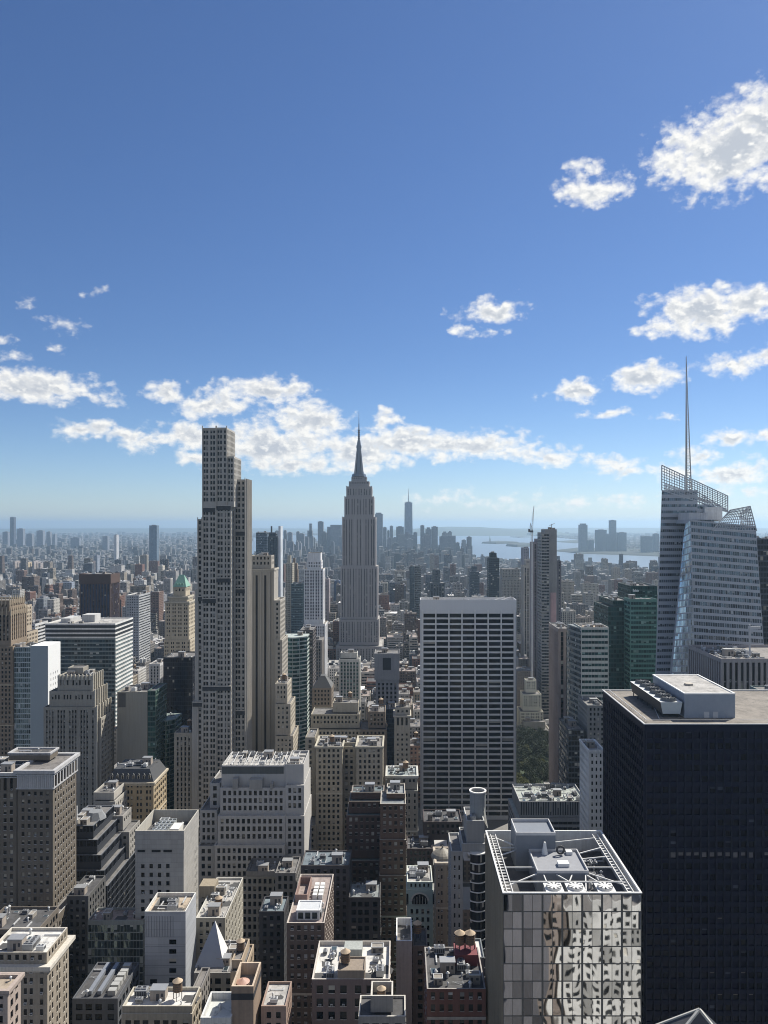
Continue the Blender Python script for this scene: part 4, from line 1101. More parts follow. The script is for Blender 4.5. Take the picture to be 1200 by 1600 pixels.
H('stone_building', 'cluster of beige setback blocks in front of the pale grid fronted tower', 'building',
  [T(520,560,1098,612,16,S('blank'),eq=5,tank=1), T(486,562,1116,606,24,S('punch2',b=2.8,f=3.5)), T(484,575,1140,602,30,S('punch2',b=2.8,f=3.5))],
  [wall((.38,.35,.28))], G_D, tank=1)
H('gabled_building', 'brown brick block with a steep dark gable right of the beige setback cluster', 'building',
  [T(575,602,1112,598,22,S('punch2',b=2.8,f=3.5),eq=3), T(563,604,1140,594,28,S('punch2',b=2.8,f=3.5))], [wall((.22,.18,.14))], G_D, tank=1)
# big beige block
r, o, t = H('stone_building', 'large beige block with deep light courts and crowded cornice level roof in the very middle', 'building',
  [T(493,535,1166,486,24,S('punch2',b=2.7,f=3.5,wx=.48),z0=0,eq=12,tank=1,cor=(1,.6)), T(534.5,556,1167,494,16,S('punch2',b=2.7,f=3.5),z0=0,eq=5), T(556.5,598,1166,486,24,S('punch2',b=2.7,f=3.5,wx=.48),z0=0,eq=10,cor=(1,.6)), T(520,560,1160,497,10,S('blank'),z0=100,eq=3)],
  [wall((.36,.325,.255)), wall((.2,.2,.2)), wall((.45,.42,.34))], G_D)
H('stone_building', 'slim dark tan block with a domed tank squeezed left of the large beige block', 'building',
  [T(477,492,1152,500,22,S('punch2',b=2.6,f=3.5),eq=2,tank=1), T(477,494,1290,484,30,S('punch2',b=2.6,f=3.5))], [wall((.32,.29,.23))], G_D)
# wide stepped limestone office block
mw = wall((.44,.43,.41),.85,.1,.15)
ws = dict(b=2.95,f=4.25,wx=.56,wz=.62,m=1.0,mt=1.6,dw=.5)
r, o, t = H('stepped_stone_block', 'wide pale grey stepped stone block with punched windows, blank plant storey and bright white flank', 'office block',
  [T(346,446,1196,438,26,S('blank'),z0=py2z(1232,438),par=1.5,eq=16), T(446.05,474.5,1194,437,27,S('blank'),z0=py2z(1228,438),par=1.5,eq=4),
   T(344,446,1231,434,32,S('punch',**ws),z0=py2z(1276,434),par=.6), T(446.05,475,1227,433.5,32,S('punch',**ws),z0=py2z(1276,434),par=.4,side=S('blank')),
   T(340,445.5,1275,431,36,S('punch',**ws),z0=py2z(1322,431),par=.6), T(445.55,475.5,1275,431.5,35,S('punch',**ws),z0=0,par=.3,side=S('blank')),
   T(335,445,1321,428,40,S('punch',**ws),z0=0,par=.6)],
  [mw, wall((.2,.2,.2)), wall((.42,.41,.39))], glass((.01,.011,.013),.08), roof=R_L)
mb = MB(); z=py2z(1198,438)
for k in range(12): mb.bar((px2x(350+10*k,441),441,z-1.5),(px2x(352+10*k,441),441+20,z+1.8),.18)
for k in range(16): mb.bar((px2x(350+8*k,441),439,z-1.5),(px2x(350+8*k,441),439,z+2.4),.14)
mb.bar((px2x(350,441),439,z+2.4),(px2x(470,441),439,z+2.4),.14); mb.build('roof_trusses', [plain((.6,.6,.58),.5)], r, o)
mb = MB(); mb.box(px2x(346,438)+.3,px2x(444,438)-.3,437.9,437.997,py2z(1209,438),py2z(1198,438)); mb.build('louvre', [wall((.10,.105,.10))], r, o)
for (a_,b_,yy) in ((366,374,1215),(392,412,1216),(424,428,1222)):
    m2=MB(); m2.box(px2x(a_,438),px2x(b_,438),433.6,437.99,py2z(1231,436),py2z(yy,436)); m2.build('plant_box',[wall((.30,.29,.27))],r,o)
H('stone_wing', 'lower left wing of pale stone beside the wide stepped block', 'building',
  [T(328,343.5,1224,446,24,S('punch',**ws),z0=0,eq=2), T(312,339.5,1266,440,26,S('punch',**ws),z0=0), T(310,334.5,1322,434,26,S('punch',**ws),z0=0)], [mw], G_D)
H('stone_building', 'low pale grey extension with punched windows in front of the wide stepped block', 'building',
  [T(384,436,1368,408,16,S('punch',**ws),eq=3,par=.8), T(430,462,1364,406,20,S('punch',**ws),z0=0,eq=2)], [wall((.22,.215,.21))], G_D)
# brown brick pair
bs = dict(b=2.9,f=3.9,wx=.5,wz=.5,m=.9,mt=1.2,belt=6)
H('brick_tower', 'dark brown brick tower with thin pale ledges and a flat teal roof in the centre', 'tower',
  [T(549,600,1238,424,12,S('punch',**bs),eq=5,par=1), T(545,600.5,1252,421,16,S('punch',**bs),par=.6), T(541,598,1274,418,20,S('punch',**bs),par=.6), T(538,596,1345,415,24,S('punch',**bs),par=.6)],
  [wall((.085,.055,.045)), wall((.05,.04,.04)), wall((.30,.27,.24))], glass((.02,.02,.02),.5,(.38,.36,.32)), roof=roofmat((.13,.17,.18)))
H('brick_tower', 'brown brick tower with pale string courses on the right of the darker brick tower', 'tower',
  [T(604,633,1240,408,16,S('punch',**bs),eq=3,par=1,z0=py2z(1254,402)), T(594,634,1256,400,20,S('punch',**bs),par=.8), T(593,634.5,1312,399,22,S('punch',**bs),par=.3), T(592.5,635,1368,398,24,S('punch',**bs),par=.3)],
  [wall((.13,.085,.062)), wall((.05,.04,.04)), wall((.42,.39,.34))], glass((.02,.02,.02),.5,(.42,.40,.35)), roof=roofmat((.2,.22,.23)))
H('ornate_building', 'grey stone building with domed rooftop pavilions behind the two brown brick towers', 'building',
  [T(604,652,1212,500,20,S('pairs',b=2.8,f=4),eq=14,tank=1,cor=(1.2,.8)), T(602,653,1235,498,24,S('pairs',b=2.8,f=4))], [wall((.27,.26,.23)), wall((.2,.2,.2)), wall((.5,.5,.46))], G_D, roof=roofmat((.24,.28,.29)))
H('loft_building', 'shadowed wide loft block behind the mint topped facade', 'building',
  [T(662,722,1284,452,20,S('punch2'),eq=6), T(636,676,1326,440,18,S('punch2'),z0=0,eq=9,tank=1)], [wall((.085,.07,.07))], G_D, roof=R_D)

# ------------------------------------------------------------------ white gridded office slab
Yw = 675
mg = wall((.74,.74,.73),.5,.05,.06)
r, o, t = H('gridded_slab', 'broad office slab faced with a white grid of horizontal bands and dark windows', 'office tower',
  [T(657,807,937,Yw,20,S('blank'),par=1.8,eq=0,z0=py2z(956,Yw)),
   T(657.3,806.7,956,Yw+.2,19.6,S('band',b=11.75,f=4.98,wx=.94,wz=.69,mt=1.6,m=2.0,dpw=.0,dw=.75,dsp=0,mpw=0),par=0,side=S('pier',b=2.8,f=4.98,wx=.5,wz=.6,m=.6))],
  [mg, mg, mg], glass((.006,.007,.010),.04,wob=.01,spec=.3), roof=R_L, indiv=100)
tt = t[0]; equip(r, o, tt.x0+1, tt.x1-1, tt.y0+1, tt.y1-1, tt.z1-1.8, 26, np.random.default_rng(11))
mb = MB()
for k in range(8):
    xx = tt.x0+2.0+(tt.x1-tt.x0-4.0)*k/7; mb.box(xx-.55,xx+.55,Yw-.8,Yw-.003,15,py2z(953,Yw))
mb.build('mullion_ribs', [wall((.80,.79,.76),.5,.04,.05)], r, o)
mb = MB(); z=tt.z1
mb.bar((tt.x1-16,Yw+2,z-1.5),(tt.x1-2,Yw+18,z+.8),.3); mb.bar((tt.x1-22,Yw+2,z-1.5),(tt.x1-8,Yw+18,z+.8),.3)
mb.build('window_washing_rail', [plain((.5,.5,.5),.5)], r, o)
# behind it on the horizon side
H('residential_tower', 'slim dark glass tower poking up behind the left end of the white gridded slab', 'tower',
  [T(640,647,885,1700,20,S('curtain',b=3,f=4))], [wall((.06,.08,.09),.4)], G_BL, indiv=0)
H('apartment_block', 'pale grey green block beside the slim dark tower behind the white gridded slab', 'building',
  [T(647.5,658,884,1720,30,S('band',b=3,f=4))], [wall((.26,.28,.27))], G_D, indiv=0)
H('apartment_block', 'dark block with a jagged crown behind the left half of the white gridded slab', 'building',
  [T(676,688,890,1750,20,S('pier')), T(672,695,911,1740,40,S('pier',b=6,wx=.6,f=5,wz=.9))], [wall((.10,.11,.12))], G_D, indiv=0)
H('dark_glass_tower', 'rounded dark tower behind the right half of the white gridded slab', 'tower',
  [T(737,745,885,2000,20,S('curtain',b=3)), T(735,749,893,1990,40,S('curtain',b=3,f=4))], [wall((.06,.08,.11),.4)], G_DB, indiv=0)
H('dark_glass_tower', 'tall dark green glass tower right of the rounded dark tower behind the white gridded slab', 'tower',
  [T(766,776,864,1500,20,S('curtain',b=3)), T(764,780,872,1490,32,S('curtain',b=3,f=4))], [wall((.035,.055,.065),.4)], G_DB, indiv=0)
H('hotel_slab', 'broad beige apartment slab with a flat top between the dark green tower and the crane', 'building',
  [T(785,812,889,1700,40,S('punch',b=3.2,f=3.4)), T(784,830,905,1690,60,S('punch',b=3.2,f=3.4))], [wall((.34,.31,.26))], G_D, indiv=0)
# ------------------------------------------------------------------ the tall striped tower and the crane
r, o, t = H('residential_tower', 'tall rectangular tower with grey striped front and pinkish sunlit edge right of the crane', 'skyscraper',
  [T(851,870,827,1040,26,S('blank'),z0=0), T(846,858.5,832,1032,30,S('band',b=3.4,f=4.2,wx=.9,wz=.55,m=.4),z0=0),],
  [wall((.26,.25,.24),.6), wall((.12,.12,.13)), wall((.3,.3,.3))], G_D, indiv=100)
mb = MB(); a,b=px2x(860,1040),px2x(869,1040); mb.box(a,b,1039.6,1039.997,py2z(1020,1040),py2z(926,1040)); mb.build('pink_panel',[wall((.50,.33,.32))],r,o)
mb = MB(); c = px2x(862,1045); mb.bar((c,1045,t[0].z1-1),(c,1045,t[0].z1+7),.4); mb.bar((c-3,1045,t[0].z1+5),(c+4,1045,t[0].z1+8),.3); mb.build('roof_hoist',[plain((.3,.3,.3))],r,o)
H('residential_tower', 'lilac grey tower with dark window strips attached left of the tall striped tower', 'tower',
  [T(833,839.5,847,1090,28,S('pier',b=4),z0=0), T(840,846,842,1085,28,S('pier',b=4,wx=.7,wz=.8),z0=0)], [wall((.28,.25,.27)), wall((.07,.07,.08)), wall((.3,.3,.3))], G_D, indiv=0)
H('apartment_block', 'dark narrow block peeping out right of the tall striped tower', 'building',
  [T(871,877,876,1200,28,S('punch',b=3.5,f=4))], [wall((.12,.11,.12))], G_D, indiv=0)
H('stone_tower', 'older ribbed beige tower with a small ornate crown behind the crane mast', 'tower',
  [T(821,829,874,1180,14,S('pier',b=3)), T(818,832,884,1170,26,S('pier',b=3.3,f=4,wx=.5,wz=.9))], [wall((.42,.39,.34))], G_D, indiv=0)
H('apartment_block', 'faint lilac slab rising left of the crane mast', 'tower',
  [T(818,827,856,1900,40,S('pier',b=4,wx=.5))], [wall((.32,.31,.34))], G_D, indiv=0)
# luffing crane
Yc = 992; xc_ = px2x(831,Yc)
cr = empty('tower_crane', (xc_, Yc, 0), 'tall luffing construction crane with a white lattice mast and steep jib', 'crane')
org = np.array([xc_, Yc, 0]); HEROES.append((xc_-2,xc_+2,Yc-2,Yc+2))
mb = MB(); zt = py2z(832,Yc)
for sx in (-1,1):
    for sy in (-1,1): mb.bar((xc_+sx,Yc+sy,0),(xc_+sx,Yc+sy,zt),.16)
k = 0; z = 4.0
while z < zt-2.5:
    for s_ in (-1,1):
        mb.bar((xc_-1,Yc+s_,z),(xc_+1,Yc+s_,z),.09); mb.bar((xc_+s_,Yc-1,z),(xc_+s_,Yc+1,z),.09)
        mb.bar((xc_-1,Yc+s_,z),(xc_+1,Yc+s_,z+2.5),.09); mb.bar((xc_+s_,Yc-1,z),(xc_+s_,Yc+1,z+2.5),.09)
    z += 2.5
mb.build('mast', [plain((.62,.62,.60),.5)], cr, org)
mb = MB(); mb.box(xc_-2,xc_+1.6,Yc-1.5,Yc+1.5,zt,zt+2.6); mb.build('cab', [plain((.08,.08,.09),.5)], cr, org)
mb = MB(); mb.box(xc_-4.5,xc_-2,Yc-1.2,Yc+1.2,zt+.2,zt+4.5); mb.build('counterweight', [plain((.12,.12,.13),.7)], cr, org)
mb = MB(); A0 = Vector((xc_+.2,Yc,zt+2.6)); B0 = Vector((px2x(834.3,Yc),Yc,py2z(791,Yc)))
for sx in (-.8,.8):
    for sy in (-.5,.5): mb.bar(A0+Vector((sx,sy*1.6,0)), B0+Vector((sx*.3,sy*.6,0)), .11)
for k in range(12):
    p = A0.lerp(B0, k/12); q = A0.lerp(B0, (k+1)/12); w1 = .8*(1-k/12)+.24*k/12
    mb.bar(p+Vector((-w1,-.5,0)), q+Vector((w1,-.5,0)), .07); mb.bar(p+Vector((w1,.5,0)), q+Vector((-w1,.5,0)), .07)
mb.build('jib', [plain((.55,.55,.54),.5)], cr, org)
mb = MB(); ap = Vector((xc_-1.5,Yc,zt+12)); mb.bar((xc_-2.2,Yc,zt+2.6),ap,.25); mb.bar((xc_+.6,Yc,zt+2.6),ap,.2); mb.bar(ap,B0,.06); mb.bar(ap,(xc_-4,Yc,zt+4.5),.08)
mb.build('a_frame', [plain((.15,.15,.16),.5)], cr, org)
# ------------------------------------------------------------------ along the avenue
H('office_tower', 'tall tan and maroon striped tower on the near side of the avenue canyon', 'tower',
  [T(872,893,982,640,40,S('pier',b=3.6,f=4,wx=.5,wz=.9,dsp=.2),eq=6)], [wall((.30,.25,.23)), wall((.10,.06,.06)), wall((.3,.3,.3))], G_D)
r, o, t = H('curved_office_tower', 'pale banded glass office tower with folded corners left of the green glass tower', 'glass tower',
  [T(908,951,980,600,26,S('band',b=2.6,f=4.4,wz=.50,wx=.93,m=.5,mt=2),par=1.5,eq=12,side=S('curtain',b=2.4,f=4.4,wz=.6)),],
  [wall((.52,.53,.48),.5), wall((.3,.33,.30)), wall((.45,.45,.42))], G_GR, roof=R_T)
mb = MB(); wn=[]; x0,xm,z1 = px2x(893,610), px2x(908,600), py2z(982,600)
facade(mb, wn, [(x0,628,0),(xm-.003,600.0,0),(xm-.003,600.0,z1),(x0,628,z1)], S('curtain',b=2.4,f=4.4,wz=.6,wx=.9), None)
mb.ngon([(x0,628,z1),(xm-.003,600,z1),(xm-.003,628,z1)])
mb.build('wall', [wall((.20,.22,.21),.5)], r, o); put_windows(r,o,wn,G_BL,np.random.default_rng(6),0)
H('office_block', 'low dark block at the foot of the pale banded glass office tower', 'building',
  [T(888,912,1140,560,34,S('curtain',b=2.4),eq=6), ], [wall((.09,.10,.11))], G_D, roof=R_M)
H('stone_building', 'grey lower block between the pale banded office tower and the black slab', 'building',
  [T(918,946,1102,560,30,S('punch',b=3),eq=6)], [wall((.25,.25,.24))], G_D)
r, o, t = H('white_building', 'narrow white ornate building pressed against the black slab above the green roofed hall', 'building',
  [T(920,944,1172,430,22,S('punch',b=2.6,f=3.9,wx=.38,wz=.52,m=.7),eq=6,par=1.6,tank=0)], [wall((.62,.62,.60)), wall((.5,.5,.5)), wall((.66,.66,.64))], G_D, cornice=(1,.4))
H('low_hall', 'low grey ribbed building with a cluttered pale roof left of the narrow white building', 'building',
  [T(812,917,1252,500,34,S('pier',b=1.6,f=9,wx=.45,wz=.95,mt=.6,dw=.3,m=.4),eq=60,par=1.2), T(806,917.5,1278,499,36,S('band',b=3,f=3.6),par=.3)], [wall((.27,.28,.29)), wall((.1,.1,.1)), wall((.4,.4,.4))], G_DB, roof=roofmat((.34,.37,.34)))
r, o, t = H('ornate_tower', 'yellowish white stepped stone building beside the park trees', 'building',
  [T(822,838,1063,960,14,S('pairs',b=3)), T(817,846,1085,950,22,S('pairs',b=3)), T(813,849,1112,945,28,S('pairs',b=3))], [wall((.58,.55,.44))], G_D, indiv=0)
r, o, t = H('ornate_building', 'ornate grey block with a dark mansard roof right above the park trees', 'building',
  [T(818,852,1128,935,16,S('blank'),par=.5), T(812,859,1141,930,22,S('pairs',b=4,f=5,wx=.55,wz=.6),cor=(1.2,1))], [wall((.33,.31,.27))], G_D, indiv=100)
H('stone_building', 'dark brick block behind the yellowish white building near the park', 'building',
  [T(808,834,1048,1010,30,S('punch2'))], [wall((.20,.17,.15))], G_D, indiv=0)
# green glass pair by the chamfered tower
gg = wall((.03,.07,.065),.4,.1,.1)
r, o, t = H('green_glass_tower', 'dark green glass tower with a white sign on its slanted top', 'glass tower',
  [T(985,1027,915,700,40,S('curtain',b=2.2,f=4,wz=.7),par=1.5,eq=5)], [gg, gg, wall((.25,.28,.26))], G_GR)
mb = MB(); a,b = px2x(981,701),px2x(990,701); z = t[0].z1
sx = t[0].x0+2.2; sy = 699.7
for k, hh in enumerate((2.6,1.6,2.2,1.7,1.9,1.5)): mb.box(sx+k*.95, sx+k*.95+.65, sy, sy+.25, z-5.6, z-5.6+hh)
mb.build('sign', [plain((.75,.78,.75),.5)], r, o)
H('green_glass_tower', 'lower green glass tower with a slanting roof edge and brown side strip', 'glass tower',
  [T(957,984.5,938,660,44,S('curtain',b=2.2,f=4,wz=.7),par=1.2,eq=5), T(950,984.6,948,658,48,S('curtain',b=2.2,f=4,wz=.7),z0=0,par=1)], [gg, gg, wall((.2,.24,.22))], G_GR)
H('green_glass_tower', 'bright teal banded glass block in front of the chamfered glass tower', 'glass tower',
  [T(984.8,1027,936,640,18,S('band',b=2.2,f=4,wz=.6,wx=.95),par=1,eq=3)], [wall((.10,.22,.19),.5)], G_GR)
H('apartment_block', 'dark slate tower behind the right edge of the chamfered glass tower', 'tower',
  [T(1178,1260,842,560,30,S('curtain',b=2.2,f=4))], [wall((.05,.06,.08),.4)], G_DB)

# ------------------------------------------------------------------ chamfered crystalline glass tower with spire
r = empty('crystal_tower', (px2x(1110,500), 500, 0), 'tall faceted glass tower with slanting open lattice crowns and a lattice spire', 'skyscraper')
org = np.array([px2x(1110,500), 500, 0.0]); HEROES.append((px2x(1020,500), px2x(1200,500), 480, 540))
mwt = wall((.42,.44,.47),.35,.05,.03); mdk = wall((.07,.075,.085),.3)
def PT(px, py, Y): return (px2x(px,Y), Y, py2z(py,Y))
cs = S('band',b=1.55,f=4.15,wx=.90,wz=.44,dpw=.04,dw=.12,m=.25,mt=1.0,mb=0)
cs2 = S('band',b=1.55,f=4.15,wx=.86,wz=.58,dpw=.02,dw=.12,m=.25,mt=1.0,mb=0)
mb = MB(); wn = []; wn2 = []
def G0(px, py, Y, kx=None):      # foot of a line continued down to the ground
    return PT(px, py, Y)
def down(top, bot):
    """continue the edge top->bot to z=0"""
    a_, b_ = np.array(top, float), np.array(bot, float)
    k = a_[2]/(a_[2]-b_[2]); return tuple(a_+(b_-a_)*k)
# rear, taller crystal
A_tl = PT(1034,768,508); A_bl = PT(1025,1062,505); A_tr = PT(1137,830,508); A_br = PT(1137,1062,508)
A_tl2 = PT(1034,766,508); A_mid = PT(1089,766,508)
dl = down(A_tl, A_bl)
facade(mb, wn, [dl, (A_mid[0],506,0), A_mid, A_tl2], cs, None)
A_k = PT(1116,788,508)
facade(mb, wn, [(A_mid[0]+.01,506,0),(A_k[0],506,0),A_k,PT(1089.1,788,508)], cs, None)
# front, lower crystal: main face
B_tl = PT(1079,812,484); B_tr = PT(1181,822,484); B_bl = PT(1086,1062,480); B_br = PT(1197,1062,480)
B0l, B0r = down(B_tl,B_bl), down(B_tr,B_br)
facade(mb, wn, [B0l,B0r,B_tr,B_tl], cs2, None)
# the narrow leaning facet, a triangle that widens downwards
F_t = PT(1070,818,492); F_b = PT(1049,1062,487); F0 = down(F_t,F_b)
facade(mb, wn2, [F0,B0l,B_tl,F_t], S('band',b=1.55,f=4.15,wx=.93,wz=.8,dpw=.02,dw=.06,m=.1,mt=.4,mb=0), None)
R1 = PT(1181,822,484)
mb.quad(B0r,(B0r[0],540,0),(B_tr[0],540,B_tr[2]),B_tr,0)
mb.quad((F0[0]*508/486,508,0),F0,F_t,(F_t[0]*508/486,508,F_t[2]),0)
KB = 540/505.0
mb.quad((dl[0]*KB+.5,540,0),dl,A_tl2,(A_tl2[0]*KB+.5,540,A_tl2[2]),0)
mb.quad((A_k[0],540,0),(dl[0]*KB,540,0),(A_tl2[0]*KB,540,A_tl2[2]),(A_k[0],540,A_tl2[2]-10),0)
mb.quad((B0r[0],541,0),(A_k[0],541,0),(A_k[0],541,B_tr[2]),(B_tr[0],541,B_tr[2]),0)
mb.quad(A_k,(A_k[0],540,A_k[2]),(A_k[0],540,0),(A_k[0],506,0),0)
mb.quad(F_t,B_tl,(B_tl[0],508,B_tl[2]),(F_t[0],508,F_t[2]),1)
mb.quad(B_tl,B_tr,(B_tr[0],540,B_tr[2]),(B_tl[0],540,B_tl[2]),1)
mb.quad(PT(1034,766,508),PT(1089,766,508),(A_mid[0],540,A_mid[2]),(A_tl2[0]*KB,540,A_mid[2]),1)
mb.quad(PT(1089.1,788,508),A_k,(A_k[0],540,A_k[2]),(A_mid[0],540,A_k[2]),1)
mb.build('wall', [mwt, mwt, mwt], r, org)
put_windows(r, org, wn, glass((.09,.11,.13),.08,(.36,.38,.38),.05,.6), np.random.default_rng(1), 100)
put_windows(r, org, wn2, glass((.34,.38,.42),.05,(.40,.42,.42),.05,.8), np.random.default_rng(1), 0)
# crowns: open lattice screens
def lattice(name, P, nu, nv, rr, mat):
    m2 = MB(); P = [Vector(p) for p in P]; rr *= 1.45
    def pt(u, v): return (P[0].lerp(P[1],u)).lerp(P[3].lerp(P[2],u), v)
    for i in range(nu+1): m2.bar(pt(i/nu,0), pt(i/nu,1), rr*(1.6 if i in (0,nu) else 1))
    for j in range(nv+1): m2.bar(pt(0,j/nv), pt(1,j/nv), rr*(1.6 if j in (0,nv) else 1))
    return m2.build(name, [mat], r, org)
lm = plain((.50,.51,.52),.45,.2,.1)
lattice('crown_screen', [A_tl2, PT(1137,798,508), PT(1137,775,508), PT(1034,727,508)], 26, 9, .13, lm)
lattice('crown_screen', [PT(1089,788,508.3), PT(1137,800,508.3), PT(1137,798,508.3), PT(1089,768,508.3)], 12, 5, .13, lm)
lattice('crown_screen', [(A_tl2[0]+12,535,A_tl2[2]), (px2x(1137,508),535,A_tl2[2]-8), (px2x(1137,508),535,py2z(783,508)), (A_tl2[0]+12,535,py2z(752,508))], 18, 6, .12, lm)
lattice('crown_screen', [PT(1112,829,484), PT(1182,829,484), PT(1172,791,484), PT(1141,797,484)], 16, 8, .13, lm)
lattice('crown_screen', [PT(1182,829,484), (px2x(1183,484),505,py2z(822,484)), (px2x(1179,484),505,py2z(803,484)), PT(1172,791,484)], 7, 8, .12, lm)
mb = MB(); mb.box(px2x(1088,500),px2x(1137,500),510,530,py2z(815,508),py2z(803,508)); mb.build('plant_deck', [wall((.42,.43,.43),.5)], r, org)
mb = MB(); mb.box(px2x(1106,500),px2x(1134,500),505.2,524,py2z(812,500),py2z(792,500)); mb.build('mechanical_room', [wall((.62,.62,.6))], r, org)
mb = MB(); mb.box(px2x(1076,487),px2x(1106,487),487,506,py2z(812,487),py2z(801,487)); mb.build('mechanical_room', [wall((.55,.56,.57))], r, org)
# spire
mb = MB(); xs_, ys_ = px2x(1075,515), 515; zb, zt = py2z(770,515), py2z(557,515); xt_ = px2x(1072,515)
def sp_(u): return Vector((xs_+(xt_-xs_)*u, ys_, zb+(zt-zb)*u))
prev = None
for k in range(41):
    u = k/40; rr = 2.1*(1-u)**1.05+.1; c = sp_(u)
    cur = [c+Vector((rr*math.cos(a_), rr*math.sin(a_), 0)) for a_ in (math.pi*.5, math.pi*7/6, math.pi*11/6)]
    if prev:
        th = .17*(1-u)+.09
        for i in range(3):
            mb.bar(prev[i], cur[i], th*1.3); mb.bar(prev[i], cur[(i+1)%3], th*.6); mb.bar(cur[i], cur[(i+1)%3], th*.6)
    prev = cur
mb.build('spire', [plain((.42,.42,.41),.45,.2,.1)], r, org)

# ------------------------------------------------------------------ fin-fronted slab at the right edge
r, o, t = H('finned_slab', 'grey slab with tall pale vertical fins and a busy roof behind the black slab', 'office tower',
  [T(1127,1290,1029,420,48,S('pier',b=3.1,f=11,wx=.5,wz=.93,mt=2.2,dsp=.6,dw=1.0,m=.6),par=1.5,eq=0)], [wall((.33,.30,.29),.7), wall((.2,.19,.19)), wall((.36,.33,.32))], glass((.02,.02,.025),.1), roof=roofmat((.2,.19,.18)))
equip(r, o, t[0].x0+2, px2x(1210,420), 424, 462, t[0].z1-1.5, 45, np.random.default_rng(2))
mb = MB(); x=px2x(1198,412); mb.bar((x,432,t[0].z1-1),(x,432,t[0].z1+17),.35); mb.box(x-1,x+6,431.7,432.3,t[0].z1+14.5,t[0].z1+16); mb.build('flood_light_mast', [plain((.5,.5,.5))], r, o)
H('roof_terrace_building', 'small building with curved green terraces glimpsed at the right edge above the black slab', 'building',
  [T(1186,1260,1078,385,10,S('band',f=3),par=.5,eq=2), T(1181,1260,1092,383,14,S('band',f=3),par=.5)], [wall((.20,.26,.25))], G_GR)
# ------------------------------------------------------------------ black slab
Yb = 292
mk = wall((.005,.008,.026),.35,.06,.05,spec=.12)
r, o, t = H('black_slab', 'huge black bronze slab with a grid of dark windows and a pale gravel roof', 'office tower',
  [T(1007,1330,1131,Yb,60,S('curtain',b=2.95,f=4.15,wx=.72,wz=.56,mt=3.2,m=.6,dw=.45),par=.5,eq=0)], [mk, mk, wall((.55,.55,.53),.5)],
  glass((.002,.003,.014),.03,(.06,.07,.10),.10,0,.01,.18), roof=roofmat((.20,.18,.155)))
tt = t[0]; z = tt.z1-.5
mb = MB()
for k in range(60):
    xx = tt.x0+.6+2.95*k
    if xx < tt.x1-1: mb.box(xx-.09,xx+.09,Yb-.28,Yb-.003,20,tt.z1-2.6)
for k in range(21):
    yy = Yb+.6+2.85*k
    mb.box(tt.x0-.28,tt.x0-.003,yy-.09,yy+.09,20,tt.z1-2.6)
mb.build('window_fins', [wall((.012,.015,.034),.4)], r, o)
rg_ = np.random.default_rng(12)
for (pa, pb, py_, pr_) in ((1048,1200,1331,.92),(1075,1120,1433,.5),(1100,1160,1512,.45),(1120,1175,1548,.4)):
    xx = tt.x0+.6+2.95*round((px2x(pa,Yb)-tt.x0)/2.95); zz_ = tt.z1-3.2-4.15*round((tt.z1-3.2-py2z(py_,Yb))/4.15)
    while xx < px2x(pb,Yb):
        if rg_.random() < pr_:
            m2 = MB(); h_ = rg_.uniform(1.2,2.2) if py_ < 1400 else .5; m2.quad((xx+.45,Yb+.40,zz_-h_),(xx+2.5,Yb+.40,zz_-h_),(xx+2.5,Yb+.40,zz_-.1),(xx+.45,Yb+.40,zz_-.1)); m2.build('window_blind', [plain((.13,.125,.13) if py_ < 1400 else (.22,.2,.17),.7,0,.4,.8)], r, o)
        xx += 2.95
mb = MB(); mb.ring(tt.x0,tt.x1,tt.y0,tt.y1,tt.z1-.25,tt.z1+.1,-.003,.35,0,True); mb.build('coping', [plain((.42,.43,.43),.5)], r, o)
# cooling tower on legs
a0,a1 = px2x(1028,306), px2x(1062,306)
mb = MB(); zz = z+1.6; 
mb.quad((a0+.9,303,zz),(a1-.9,303,zz),(a1,303,zz+4.6),(a0,303,zz+4.6),0)
mb.quad((a1-.9,303,zz),(a1-.9,343,zz),(a1,343,zz+4.6),(a1,303,zz+4.6),0); mb.quad((a0+.9,343,zz),(a0+.9,303,zz),(a0,303,zz+4.6),(a0,343,zz+4.6),2)
mb.quad((a1-.9,343,zz),(a0+.9,343,zz),(a0,343,zz+4.6),(a1,343,zz+4.6),0); mb.quad((a0,303,zz+4.6),(a1,303,zz+4.6),(a1,343,zz+4.6),(a0,343,zz+4.6),1); mb.quad((a0+.9,343,zz),(a1-.9,343,zz),(a1-.9,303,zz),(a0+.9,303,zz),2)
for k in range(7):
    for xx in (a0+1.2,a1-1.2): mb.box(xx-.15,xx+.15,304+6.3*k,304.3+6.3*k,z,zz,2)
ct = mb.build('cooling_tower', [plain((.42,.47,.50),.45,.3,.1), plain((.60,.62,.62),.5), plain((.03,.03,.035),.6)], r, o)
for k in range(6):
    m2 = MB(); cx,cy = (a0+a1)/2, 306.5+6.6*k; m2.cyl(cx,cy,zz+4.6,zz+5.9,3.1,2.9,20,0,False); m2.cyl(cx,cy,zz+4.6,zz+5.3,2.9,2.9,20,1)
    for j in range(8):
        a_ = j*math.pi/4; m2.bar((cx,cy,zz+5.5),(cx+2.8*math.cos(a_),cy+2.8*math.sin(a_),zz+5.5),.16,0)
    q = m2.build('fan', [plain((.12,.125,.13),.5), plain((.02,.02,.02),.7)], ct, o)
mb = MB(); b0,b1 = px2x(1068,304), px2x(1147,304); mb.box(b0,b1,303,341,z,z+9.3,0)
mb.ring(b0,b1,303,341,z+9.3,z+9.75,.5,.15,1,True); mb.quad((b0+.5,303.5,z+9.4),(b1-.5,303.5,z+9.4),(b1-.5,340.5,z+9.4),(b0+.5,340.5,z+9.4),2)
for xx in (px2x(1104,303), px2x(1118,303)): mb.box(xx-1,xx+1,302.9,302.997,z+.05,z+2.4,3)
